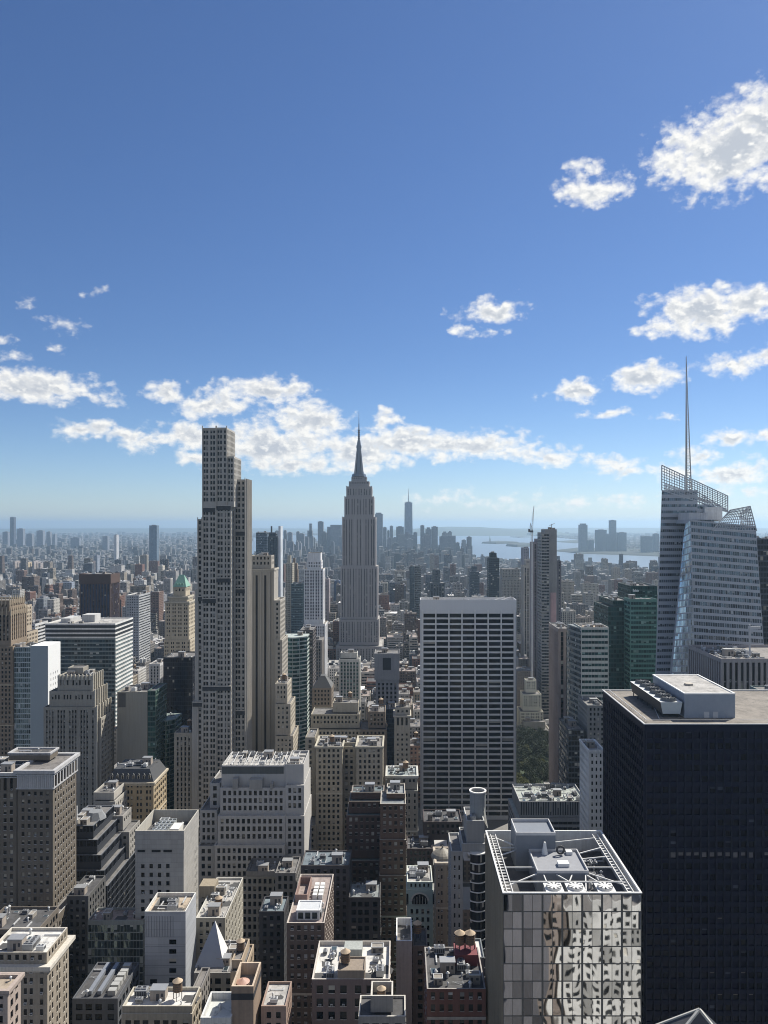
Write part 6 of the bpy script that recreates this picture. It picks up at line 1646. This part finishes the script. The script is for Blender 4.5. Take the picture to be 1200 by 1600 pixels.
WP = [gnd(x,y)[:2] for x,y in W1]
def pip(x, y, P):
    c = False; n = len(P); j = n-1
    for i in range(n):
        if (P[i][1] > y) != (P[j][1] > y) and x < (P[j][0]-P[i][0])*(y-P[i][1])/(P[j][1]-P[i][1])+P[i][0]: c = not c
        j = i
    return c
cand = []
for bi, (a_, b_) in enumerate(zip(AVES[:-1], AVES[1:])):
    for k in range(4, 42):
        Y0 = 70+80*k+7.5
        X = a_+12
        while X < b_-20:
            wd = frng.uniform(9, 21) if Y0 < 640 else frng.uniform(12, 30)
            if X+wd > b_-12: wd = b_-12-X
            if wd < 9: break
            for row in (0,1):
                y0 = Y0+row*33+frng.uniform(0,1.5); dp = frng.uniform(25,30.5)
                x0, x1 = X, X+wd-frng.uniform(.3,2)
                pxl, pxr = VPX+x0/y0*FP, VPX+x1/y0*FP
                if pxr < -300 or pxl > 2000 or (pxl > 1260 and y0 > 1500): continue
                if 120 < x0 < 190 and 700 < y0 < 945: continue       # the park
                if any(x0 < h[1]+1.5 and x1 > h[0]-1.5 and y0 < h[3]+1.5 and y0+dp > h[2]-1.5 for h in HEROES): continue
                base = 62 if y0 < 1300 else 52 if y0 < 2000 else 36
                z = base*frng.lognormal(0, .48)
                z = max(14, min(z, 150))
                cap = capy((pxl+pxr)/2, y0)
                zc = EYE-(cap-HZ)/FP*(y0+dp)
                z = min(z, zc*frng.uniform(.72,1.0)) if zc > 16 else 0
                if y0 < 950: z = max(z, zc*frng.uniform(.62,.97)) if zc < 120 else z
                if z < 12: continue
                cand.append([x0,x1,y0,y0+dp,z])
            X += wd
for _ in range(420):                    # scattered taller slabs further south
    y0 = frng.uniform(1350, 3600); px = frng.uniform(-20,1040); x0 = px2x(px,y0); wd = frng.uniform(18,40); dp = frng.uniform(18,34)
    if any(x0 < h[1]+3 and x0+wd > h[0]-3 and y0 < h[3]+3 and y0+dp > h[2]-3 for h in HEROES): continue
    if inwater(x0,y0) or inwater(x0+wd,y0): continue
    z = min(frng.uniform(45,125), EYE-(capy(px,y0)-22-HZ)/FP*y0)
    if z > 30: cand.append([x0,x0+wd,y0,y0+dp,z])
# what can be seen over the nearer roofs
hor = np.full(1400, 2200.0)
items = [('h', h) for h in []]
allb = [(c[2], 1, c) for c in cand]
tierlist = []
for ob in []: pass
for h in TIERS: allb.append((h[2], 0, h))
allb.sort(key=lambda q: q[0])
vis = []; unseen = []
for y0, kind, c in allb:
    x0,x1,ya,yb,z = c
    xs_ = sorted((VPX+x0/ya*FP, VPX+x1/ya*FP, VPX+x0/yb*FP, VPX+x1/yb*FP))
    i0, i1 = int(max(0, xs_[0]+100)), int(min(1399, xs_[-1]+100))
    if i1 <= i0:
        if kind == 1: unseen.append(c)
        continue
    top = HZ+(EYE-z)*FP/(yb if z < EYE else ya)
    seg = hor[i0:i1]
    a = np.clip(np.minimum(seg, 1600)-top, 0, None)[max(0,100-i0):].sum() if top < 1600 else 0
    if kind == 1 and a > 0: vis.append((a, c))
    elif kind == 1 and y0 < 2600: unseen.append(c)
    hor[i0:i1] = np.minimum(seg, HZ+(EYE-z)*FP/yb if z < EYE else top)
vis.sort(key=lambda q: -q[0])
print('generic candidates', len(cand), 'seen', len(vis))
WALLS = [wall(c, .85, .2, .25) for c in COLS]
used_labels = {}
def autolabel(c, ci, tall, extra):
    x0,x1,y0,y1,z = c
    cx = VPX+(x0+x1)/2/y0*FP; cy = HZ+(EYE-z)*FP/y0
    base = f"{tall} {CNAME[ci]} block{extra}, roof {cx/12:.0f} percent across, {cy/16:.0f} percent down"
    if base in used_labels: base = f"{tall} {CNAME[ci]} block{extra}, roof {cx/12:.1f} percent across, {cy/16:.1f} percent down"
    used_labels[base] = 1
    return base
ndet = 0; detailed = []; rest = []
stl = ['punch','punch2','pairs','loft','pier2','punch','pier','band','curtain']
for i, (area, c) in enumerate(vis):
    x0,x1,y0,y1,z = c
    if i < 240 and area > 12:
        ci = int(frng.integers(len(COLS))); 
        sname = stl[int(frng.integers(len(stl)))]
        if sname == 'curtain' and frng.random() < .6: sname = 'punch2'
        near = y0 < 1000
        tall = 'low' if z < 35 else 'mid height' if z < 70 else 'tall'
        tank = int(frng.random() < .45 and near)
        lab = autolabel(c, ci, tall, ' with water tank' if tank else '')
        tiers = []
        st = S(sname, b=ST[sname]['b']*frng.uniform(.9,1.2)) 
        if z > 45 and frng.random() < .55 and x1-x0 > 14:
            q = frng.uniform(.1,.28); s0 = (x1-x0)*q/2
            tiers.append(TM(x0+s0,x1-s0*frng.uniform(.3,1),y0+3,y1-2,z,st,par=.8)); tiers.append(TM(x0,x1,y0,y1,z*frng.uniform(.6,.85),st,par=.6))
        else: tiers.append(TM(x0,x1,y0,y1,z,st,par=.9))
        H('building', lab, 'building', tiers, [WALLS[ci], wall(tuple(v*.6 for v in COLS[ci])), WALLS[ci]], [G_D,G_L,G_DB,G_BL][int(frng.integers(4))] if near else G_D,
          roof=[R_D,R_M,R_M,R_L,R_P][int(frng.integers(5))], eq=(int(area > 900)*6+4 if y0 < 700 else 3) if near else 0, tank=tank, indiv=60 if y0 < 560 else 0,
          group='generic city blocks', foot=False, cornice=(1,.6) if frng.random() < .4 and near else None)
        if not near:
            rt = sc.objects[-1]; 
            while rt.parent: rt = rt.parent
            m9 = MB(); tt_ = tiers[0]; og = np.array(rt.location)
            for _ in range(int(frng.integers(2,6))):
                a_ = tt_.x0+.8+(tt_.x1-tt_.x0-1.6)*frng.uniform(0,.7); b9 = tt_.y0+.8+(tt_.y1-tt_.y0-1.6)*frng.uniform(0,.7)
                m9.box(a_,a_+(tt_.x1-tt_.x0)*frng.uniform(.1,.28),b9,b9+(tt_.y1-tt_.y0)*frng.uniform(.1,.25),tt_.z1-.8,tt_.z1+frng.uniform(1,5),0)
            m9.build('roof_plant', [plain([(.5,.5,.48),(.2,.2,.2),(.35,.3,.25)][int(frng.integers(3))])], rt, og)
    else: rest.append(c)
# everything smaller, as one mass of the city
def boxmass(name, boxes, cols, mat, topcols=None, clutter=False):
    B = np.array(boxes); x0,x1,y0,y1,z = B.T; o0 = np.zeros_like(z)
    P = lambda a,b,c: np.stack([a,b,c],axis=1)
    f = [np.stack([P(x0,y0,o0),P(x1,y0,o0),P(x1,y0,z),P(x0,y0,z)],1), np.stack([P(x1,y0,o0),P(x1,y1,o0),P(x1,y1,z),P(x1,y0,z)],1),
         np.stack([P(x0,y1,o0),P(x0,y0,o0),P(x0,y0,z),P(x0,y1,z)],1), np.stack([P(x0,y0,z),P(x1,y0,z),P(x1,y1,z),P(x0,y1,z)],1), np.stack([P(x1,y1,o0),P(x0,y1,o0),P(x0,y1,z),P(x1,y1,z)],1)]
    m2 = MB(); m2.quads(np.concatenate(f)); C = np.concatenate([cols,cols,cols,cols if topcols is None else topcols,cols])
    if clutter:                                    # bulkheads, tanks and plant on the roofs
        rows = []; cc = []
        for i in range(len(B)):
            wx_, wy_ = x1[i]-x0[i], y1[i]-y0[i]
            for _ in range(int(frng.integers(1,4))):
                a_ = x0[i]+wx_*frng.uniform(.08,.7); b_ = y0[i]+wy_*frng.uniform(.08,.7)
                rows.append((a_,a_+wx_*frng.uniform(.1,.25),b_,b_+wy_*frng.uniform(.1,.25),z[i]+frng.uniform(1.5,6),z[i])); cc.append(np.full(3,frng.choice([.12,.25,.4,.6])))
        Bx = np.array(rows); a0,a1,b0,b1,zz,zl = Bx.T; cc = np.array(cc)
        g = [np.stack([P(a0,b0,zl),P(a1,b0,zl),P(a1,b0,zz),P(a0,b0,zz)],1), np.stack([P(a1,b0,zl),P(a1,b1,zl),P(a1,b1,zz),P(a1,b0,zz)],1), np.stack([P(a0,b1,zl),P(a0,b0,zl),P(a0,b0,zz),P(a0,b1,zz)],1), np.stack([P(a0,b0,zz),P(a1,b0,zz),P(a1,b1,zz),P(a0,b1,zz)],1)]
        m2.quads(np.concatenate(g)); C = np.concatenate([C,cc,cc,cc,cc])
    C = np.concatenate([C, np.ones((len(C),1))],axis=1)
    return m2.build(name, [mat], None, cols=C, weld=False)
skin = cityskin(); skin2 = cityskin(7.0, 8.0, dark=.5)
far = list(rest) + unseen
for y0 in np.arange(1350, 3800, 34):
    for x0 in np.arange(-.62*y0, .5*y0, 30):
        X, Yy = x0+frng.uniform(0,10), y0+frng.uniform(0,8)
        if (Yy-70) % 80 < 8: continue
        if any(abs(X-A) < 18 for A in AVES if Yy < 3400): continue
        if any(X < h[1]+2 and X+26 > h[0]-2 and Yy < h[3]+2 and Yy+26 > h[2]-2 for h in HEROES) : continue
        if inwater(X,Yy): continue
        far.append([X,X+frng.uniform(10,27),Yy,Yy+frng.uniform(14,28), frng.uniform(10,24)*frng.lognormal(0,.32)])
def cols_for(n, top=False):
    base = np.array(COLS)[frng.integers(len(COLS), size=n)]; base = (base*.55+base.mean(axis=1,keepdims=True)*.5)*.85
    if top:
        k = frng.choice([.07,.13,.22,.45,.7], size=n, p=[.28,.28,.22,.13,.09]); return np.stack([k,k*.98,k*.95],1)
    return base
o = boxmass('city_blocks', far, cols_for(len(far)), skin, cols_for(len(far),True), True); o['kind'] = 'stuff'
o['label'] = 'mass of small city buildings between the named towers'
far2 = []
y = 3800.0
while y < 22000:
    st_ = max(36, y*.0075)
    for x0 in np.arange(-.62*y, .56*y, st_*.95):
        X, Yy = x0+frng.uniform(0,.4)*st_, y+frng.uniform(0,.4)*st_
        if inwater(X,Yy) or frng.random() < .12: continue
        if 4.0 < Yy/1000 and X > .22*Yy and Yy > 5500 and Yy < 9000 and frng.random() < .5: continue
        hgt = frng.uniform(7,15)*frng.lognormal(0,.3)
        if frng.random() < .02: hgt = frng.uniform(30,65)
        if Yy > 4200 and Yy < 6500 and -.2*Yy < X < .09*Yy and frng.random() < .3: hgt = frng.uniform(40,110)
        far2.append([X,X+st_*frng.uniform(.3,.85),Yy,Yy+st_*frng.uniform(.3,.7),hgt])
    y += st_*.85
o = boxmass('distant_city', far2, cols_for(len(far2))*.6, skin2, cols_for(len(far2),True)); o['kind'] = 'stuff'
print('mass', len(far), len(far2))
# dark leafy clumps between far roofs
mb = MB(); vv = []
tm = plain((.03,.05,.025), .95, 0, .5, .05)
for _ in range(900):
    yy = frng.uniform(2300,9000); xx = frng.uniform(-.6,.45)*yy
    if inwater(xx,yy): continue
    s_ = frng.uniform(8,22); mb.cyl(xx,yy,0,frng.uniform(9,16),s_,s_*.55,7)
o = mb.build('distant_woods', [tm], None); o['kind'] = 'stuff'

# ------------------------------------------------------------------ far skyscrapers, each its own
def far_tower(label, xl, xr, yt, Y, col=(.20,.23,.27), dep=None, steps=(), spire=None, name='skyscraper', cat='skyscraper', group=None, taper=None):
    x0, x1, z = px2x(xl,Y), px2x(xr,Y), py2z(yt,Y)
    dep = dep or (x1-x0)
    org = np.array([(x0+x1)/2, Y+dep/2, 0.]); r = empty(name, tuple(org), label, cat, group)
    mb = MB()
    if taper:
        c = (x1-x0)*taper
        lo = [(x0,Y),(x1,Y),(x1,Y+dep),(x0,Y+dep)]; hi = [(x0+c,Y+c),(x1-c,Y+c),(x1-c,Y+dep-c),(x0+c,Y+dep-c)]
        for k in range(4): mb.quad((*lo[k],0),(*lo[(k+1)%4],0),(*hi[(k+1)%4],z),(*hi[k],z))
        mb.quad(*[(*h_,z) for h_ in hi])
    else: mb.box(x0,x1,Y,Y+dep,0,z,0,False)
    for (a_, b_, yy) in steps: mb.box(px2x(a_,Y),px2x(b_,Y),Y+dep*.1,Y+dep*.9,z if py2z(yy,Y) > z else 0,py2z(yy,Y),0,False)
    nq = sum(len(q) for q in mb.q)
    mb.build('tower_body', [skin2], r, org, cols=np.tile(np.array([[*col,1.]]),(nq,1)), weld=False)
    m2 = MB(); m2.box(x0+(x1-x0)*.25,x1-(x1-x0)*.25,Y+dep*.3,Y+dep*.7,z+.01,z+(4 if not spire else 6)); m2.build('roof_plant', [plain((.2,.2,.21))], r, org)
    if spire:
        m3 = MB(); m3.cyl(org[0],org[1],z+6,py2z(spire,Y),4.0,.8,6); m3.build('spire', [plain((.35,.37,.4))], r, org)
    return r
GR = 'downtown towers in the haze'
far_tower('tallest downtown tower, tapered blue glass with a needle spire', 631.5,645,785,6000,(.22,.27,.33),taper=.06,spire=763)
D = [('hazy stepped tower with a pointed top at the left end of downtown',476,489,838,5900,((480,488,829),(483,487,818))),
 ('hazy round topped tower right of the pointed downtown tower',496.5,505,815,5900,()),
 ('wide hazy block of downtown just left of the spired skyscraper',511,534,823,5700,((516,534,820),)),
 ('hazy grey tower peeping out right beside the spired skyscraper',586,598,803,5600,((587,596,801),)),
 ('short hazy tower under the one beside the spired skyscraper',598.5,604,824,5700,()),
 ('thin hazy tower, third right of the spired skyscraper',605,608.5,829,5800,()),
 ('slim dark hazy tower with a crown left of the needle spired tower',609,614,822,5800,()),
 ('broad hazy block touching the left of the needle spired tower',619,631,823,5900,()),
 ('domed low hazy block right of the needle spired tower',646,652,832,5700,((641,650,836),)),
 ('first thin hazy tower in the group right of the domed block',657,663,821,5500,()),
 ('middle hazy tower of the group right of the domed block',665,674,827,5500,((667,672,824),)),
 ('right hazy tower of the group right of the domed block',674.5,684,823,5550,()),
 ('wide low hazy block at the harbour end of downtown',687,712,838,5300,((690,712,837),)),
 ('small hazy stub at the right of the wide harbour end block',712.5,718,848,5300,()),
 ('lone slim hazy tower at the harbour edge',722,728,844,5200,()),
 ('small hazy tower at the far harbour edge beside the lone slim one',729,733,853,5200,()),
 ('pale thin hazy tower left of the pointed downtown tower',443,447,829,5600,()),
 ('blocky hazy tower left of the pointed downtown tower',449,456,832,5600,()),
 ('squat dark hazy tower nearest left of the pointed downtown tower',466,475,834,5600,())]
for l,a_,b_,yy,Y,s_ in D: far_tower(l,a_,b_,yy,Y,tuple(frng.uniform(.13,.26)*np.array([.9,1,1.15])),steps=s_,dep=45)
J = [('rounded glass tower alone at the left of the riverside cluster across the river',906,918,820,7000,((908,916,818),)),
 ('low hazy blocks between the rounded tower and the crane topped one across the river',919,928,844,7000,()),
 ('broad dark tower across the river with a crane stub',932,948,828,7100,()),
 ('lower wing of the broad dark tower across the river',948.5,954,835,7100,()),
 ('tallest slim tower of the cluster across the river',953.8,963,813,7200,()),
 ('blocky tower right of the tallest slim tower across the river',966,979,832,7100,()),
 ('wide tower across the river near the chamfered glass tower',1004,1020,838,6800,()),
 ('slim tower across the river touching the chamfered glass tower',1023,1030,834,6900,())]
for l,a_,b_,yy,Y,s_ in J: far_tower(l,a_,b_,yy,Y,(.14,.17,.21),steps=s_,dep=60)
Bk = [('dark needle like tower standing alone above the far left skyline',15.5,21.5,808,8800),('pale tower just right of the dark needle like tower',26,36,826,8600),('hazy tower left of the dark needle like tower',4,12,831,8600),
 ('hazy tower third right of the dark needle',41,50,834,8500),('round topped hazy tower fourth right of the dark needle',57,67,829,8500),('thin hazy tower right of the round topped far one',72.5,78,831,8700),('small hazy tower at the right end of the far left skyline',82,86,835,8700),
 ('wide low hazy block right of the far left skyline',110,124,840,8200),('hazy tower with flat top above the dark bronze slab',160,168,838,7400),('bright white sliver tower far away right of the dark bronze slab',178,182,836,5400)]
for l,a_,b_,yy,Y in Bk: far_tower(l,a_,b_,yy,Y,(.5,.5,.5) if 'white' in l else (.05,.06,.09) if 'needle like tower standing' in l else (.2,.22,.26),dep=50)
far_tower('lone bluish glass tower with a flat top left of the tallest stepped tower',233,245,821,4600,(.10,.15,.21),dep=40)
for k in range(34):
    px = [frng.uniform(405,530), frng.uniform(590,730), frng.uniform(730,800)][0 if k < 14 else 1 if k < 30 else 2]; yy = frng.uniform(829,852) if px < 730 else frng.uniform(868,876); Yk = frng.uniform(5000,6300) if px < 730 else 4000
    wk = frng.uniform(3.5,11)
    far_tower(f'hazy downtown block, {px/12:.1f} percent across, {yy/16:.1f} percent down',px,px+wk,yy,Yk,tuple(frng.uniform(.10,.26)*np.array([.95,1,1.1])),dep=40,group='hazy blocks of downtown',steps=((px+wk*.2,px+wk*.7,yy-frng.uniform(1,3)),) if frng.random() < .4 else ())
for k in range(9):
    a_ = 20+k*5.0; far_tower(f'{["first","second","third","fourth","fifth","sixth","seventh","eighth","ninth"][k]} from left of the nine cream slabs in a row at far left',a_,a_+3.2,877+(k%3)*1.5,3500+25*(k%2),(.50,.42,.30) if k in (3,4,5) else (.36,.32,.30),dep=60,name='apartment_slab',cat='apartment block',group='row of cream apartment slabs')
for l,a_,b_,yy,Y,c in (('small beige tower pair, left one, above the green copper roof',204,211,882,3000,(.42,.38,.30)),('small cream tower above the green copper roof',247,254,884,2900,(.52,.47,.38)),
   ('blue grey apartment slab left of the small beige tower pair',146,152,868,3600,(.25,.28,.33)),('two toned slab above the banded office slab',56,68,935,1700,(.20,.22,.24)),('pale slab with a lit side above the banded office slab',74,84,937,1650,(.42,.40,.36)),
   ('broad blue grey block left of the dark bronze slab',90,112,910,2300,(.26,.30,.36)),('grey tower right of the dotted pale slab',248,254,930,1600,(.2,.2,.21)),('blue tower at the left foot of the spired skyscraper',522,531,908,1900,(.06,.10,.18)),
   ('pale slab standing left of the white gridded tower',462,474,925,1300,(.30,.32,.33)),('grey slab right of the white gridded tower',508,514,905,1600,(.28,.24,.24)),
   ('dark tower right of the spired skyscraper in the low city',628,634,915,1900,(.12,.13,.16)),('brownish tower above the avenue left of the green glass tower',922,935,901,3000,(.33,.27,.25)),('hazy brown slab pair over the river shore',960,976,897,3300,(.26,.22,.25)),
   ('grey block behind the pale banded office tower',880,900,915,2300,(.27,.25,.25))):
    far_tower(l,a_,b_,yy,Y,c,dep=30,name='tower',cat='tower')

# ------------------------------------------------------------------ blocks on the near side of the mirrored tower, which it reflects
refl = [(-60,-4,96,130,104,(.44,.44,.43),'punch'),(0,40,100,134,112,(.52,.52,.51),'pier2'),(42,66,94,130,106,(.20,.17,.15),'loft'),(68,104,92,128,99,(.46,.46,.44),'punch'),(106,150,98,130,116,(.60,.59,.57),'band'),(-20,30,30,72,150,(.55,.53,.49),'punch2'),(34,100,20,70,165,(.46,.45,.43),'pier')]
for k,(x0,x1,y0,y1,z,c,sn) in enumerate(refl):
    H('building', ['broad cream block','pale stone block','narrow dark brick block','cream stone block','white banded block','tall cream slab','tall grey slab'][k]+' below the viewpoint, seen only in the mirrored tower', 'building',
      [TM(x0,x1,y0,y1,z,S('blank'),k=S(sn,b=3.6,f=4.2))], [wall(c),wall(tuple(v*.5 for v in c))], G_D, eq=4, indiv=0, foot=False, group='blocks mirrored in the glass')

# ------------------------------------------------------------------ park trees
leaf = [plain(c,.8,0,.5,.3,'leaves') for c in ((.036,.052,.024),(.026,.040,.019),(.11,.12,.035))]  # last leaf colour is yellower, sunlight painted into the left trees
bark = plain((.07,.05,.04),.9)
def tree_mesh(seed, ml, R=6.5, Hh=17):
    rg = np.random.default_rng(seed); cl = []
    for _ in range(34):
        d = rg.normal(size=3); d /= np.linalg.norm(d); d *= rg.uniform(.35,1)**.6
        cl.append((d[0]*R, d[1]*R, Hh*.62+d[2]*R*.72, rg.uniform(1.2,2.5)))
    Q = []
    for (x,y,z,s_) in cl:
        for _ in range(60):
            p = rg.normal(size=3); p = p/np.linalg.norm(p)*s_*rg.uniform(.6,1.05)+np.array([x,y,z])
            u = rg.normal(size=3); u /= np.linalg.norm(u); v = np.cross(u, rg.normal(size=3)); v /= np.linalg.norm(v)
            u *= rg.uniform(.25,.5); v *= rg.uniform(.2,.4); Q.append([p-u,p-v,p+u,p+v])
    m2 = MB(); m2.quads(Q); oc = m2.build('crown', [ml], None, weld=False)
    m3 = MB(); m3.cyl(0,0,0,Hh*.5,.38,.22,8)
    for _ in range(7):
        a_ = rg.uniform(0,6.28); m3.bar((0,0,Hh*rg.uniform(.3,.5)),(math.cos(a_)*R*.6,math.sin(a_)*R*.6,Hh*rg.uniform(.6,.8)),.13,0,.04)
    ot = m3.build('trunk', [bark], None)
    res = (oc.data, ot.data); bpy.data.objects.remove(oc); bpy.data.objects.remove(ot); return res
TMS = [tree_mesh(1,leaf[0]),tree_mesh(2,leaf[1],7,18),tree_mesh(3,leaf[2],5.5,14),tree_mesh(4,leaf[0],6,16)]
tlab = ['dark green park tree in the grove at the foot of the ornate grey block', 'deep green broad park tree in the grove', 'yellow green park tree catching the sun at the edge of the grove', 'mid green park tree in the grove beside the avenue']
nt_ = 0
for i in range(7):
    for j in range(13):
        x = 118+i*11.5+frng.uniform(-3,3); y = 742+j*14.5+frng.uniform(-4,4)
        if x > 188: continue
        k = 2 if (frng.random() < .3 and x < 150) else int(frng.choice([0,1,3]))
        r = empty('park_tree', (x,y,.16), tlab[k], 'tree', 'trees of the park')
        s_ = frng.uniform(.8,1.2); r.scale = (s_,s_,s_); r.rotation_euler = (0,0,frng.uniform(0,6.28))
        for nm, me in zip(('crown','trunk'), TMS[k]):
            oo = bpy.data.objects.new(nm, me); sc.collection.objects.link(oo); oo.parent = r
struct(MB.build((lambda m2: (m2.box(112,190.5,736,935,.161,.19,0,False), m2)[1])(MB()), 'lawn', [plain((.04,.06,.03),.95)], None))
# ------------------------------------------------------------------ cars on the avenue
def car_meshes(col):
    m2 = MB(); m2.box(-.95,.95,-2.3,2.3,.35,.95); m2.quad((-.95,-1.9,.95),(.95,-1.9,.95),(.78,-1.2,1.45),(-.78,-1.2,1.45)); m2.quad((.78,1.0,1.45),(-.78,1.0,1.45),(-.95,1.8,.95),(.95,1.8,.95)); m2.quad((-.78,-1.2,1.46),(.78,-1.2,1.46),(.78,1.0,1.46),(-.78,1.0,1.46))
    b_ = m2.build('body', [plain(col,.3,.1,.05)], None)
    m3 = MB(); m3.quad((-.955,-1.9,.95),(-.78,-1.2,1.44),(-.78,1.0,1.44),(-.955,1.8,.95)); m3.quad((.955,1.8,.95),(.78,1.0,1.44),(.78,-1.2,1.44),(.955,-1.9,.95)); m3.quad((-.9,-1.92,.97),(.9,-1.92,.97),(.76,-1.24,1.43),(-.76,-1.24,1.43)); g_ = m3.build('car_windows', [G_D], None)
    m4 = MB()
    for k in range(10):
        a_,c_ = k*math.pi/5,(k+1)*math.pi/5; m4.quad((-.1,.33*math.cos(a_),.33*math.sin(a_)),(.1,.33*math.cos(a_),.33*math.sin(a_)),(.1,.33*math.cos(c_),.33*math.sin(c_)),(-.1,.33*math.cos(c_),.33*math.sin(c_)))
        m4.ngon([(-.1,0,0),(-.1,.33*math.cos(a_),.33*math.sin(a_)),(-.1,.33*math.cos(c_),.33*math.sin(c_))]); m4.ngon([(.1,0,0),(.1,.33*math.cos(c_),.33*math.sin(c_)),(.1,.33*math.cos(a_),.33*math.sin(a_))])
    w_ = m4.build('wheel', [plain((.02,.02,.02))], None)
    res = [x.data for x in (b_,g_,w_)]
    for x in (b_,g_,w_): bpy.data.objects.remove(x)
    return res
CM = [('yellow taxi',car_meshes((.6,.38,.03))),('white car',car_meshes((.6,.6,.6))),('black car',car_meshes((.02,.02,.022))),('grey car',car_meshes((.2,.21,.22)))]
for k in range(26):
    nm, ms_ = CM[int(frng.integers(4))]
    y = 815+k*14+frng.uniform(-4,4); x = 200+[-6,-3,0,3,6][int(frng.integers(5))]
    r = empty('car', (x,y,.004), nm+' driving down the tree lined avenue', 'car', nm+'s on the avenue')
    for me, off in ((ms_[0],(0,0,0)),(ms_[1],(0,0,0)),(ms_[2],(-.88,-1.5,.34)),(ms_[2],(.88,-1.5,.34)),(ms_[2],(-.88,1.5,.34)),(ms_[2],(.88,1.5,.34))):
        oo = bpy.data.objects.new(me.name.split('.')[0], me); sc.collection.objects.link(oo); oo.parent = r; oo.location = off

# ------------------------------------------------------------------ the air
mb = MB(); mb.box(-61000,61000,-16500,61000,-1,452)
hm_ = bpy.data.materials.new('haze'); hm_.use_nodes = True; nt = hm_.node_tree
nt.nodes.remove(nt.nodes['Principled BSDF']); vp = nt.nodes.new('ShaderNodeVolumePrincipled')
vp.inputs['Density'].default_value = HAZE_DENSITY; vp.inputs['Color'].default_value = (.56,.79,1,1); vp.inputs['Anisotropy'].default_value = .4
nt.links.new(vp.outputs[0], nt.nodes['Material Output'].inputs['Volume'])
hz = mb.build('haze', [hm_], None); hz['kind'] = 'stuff'
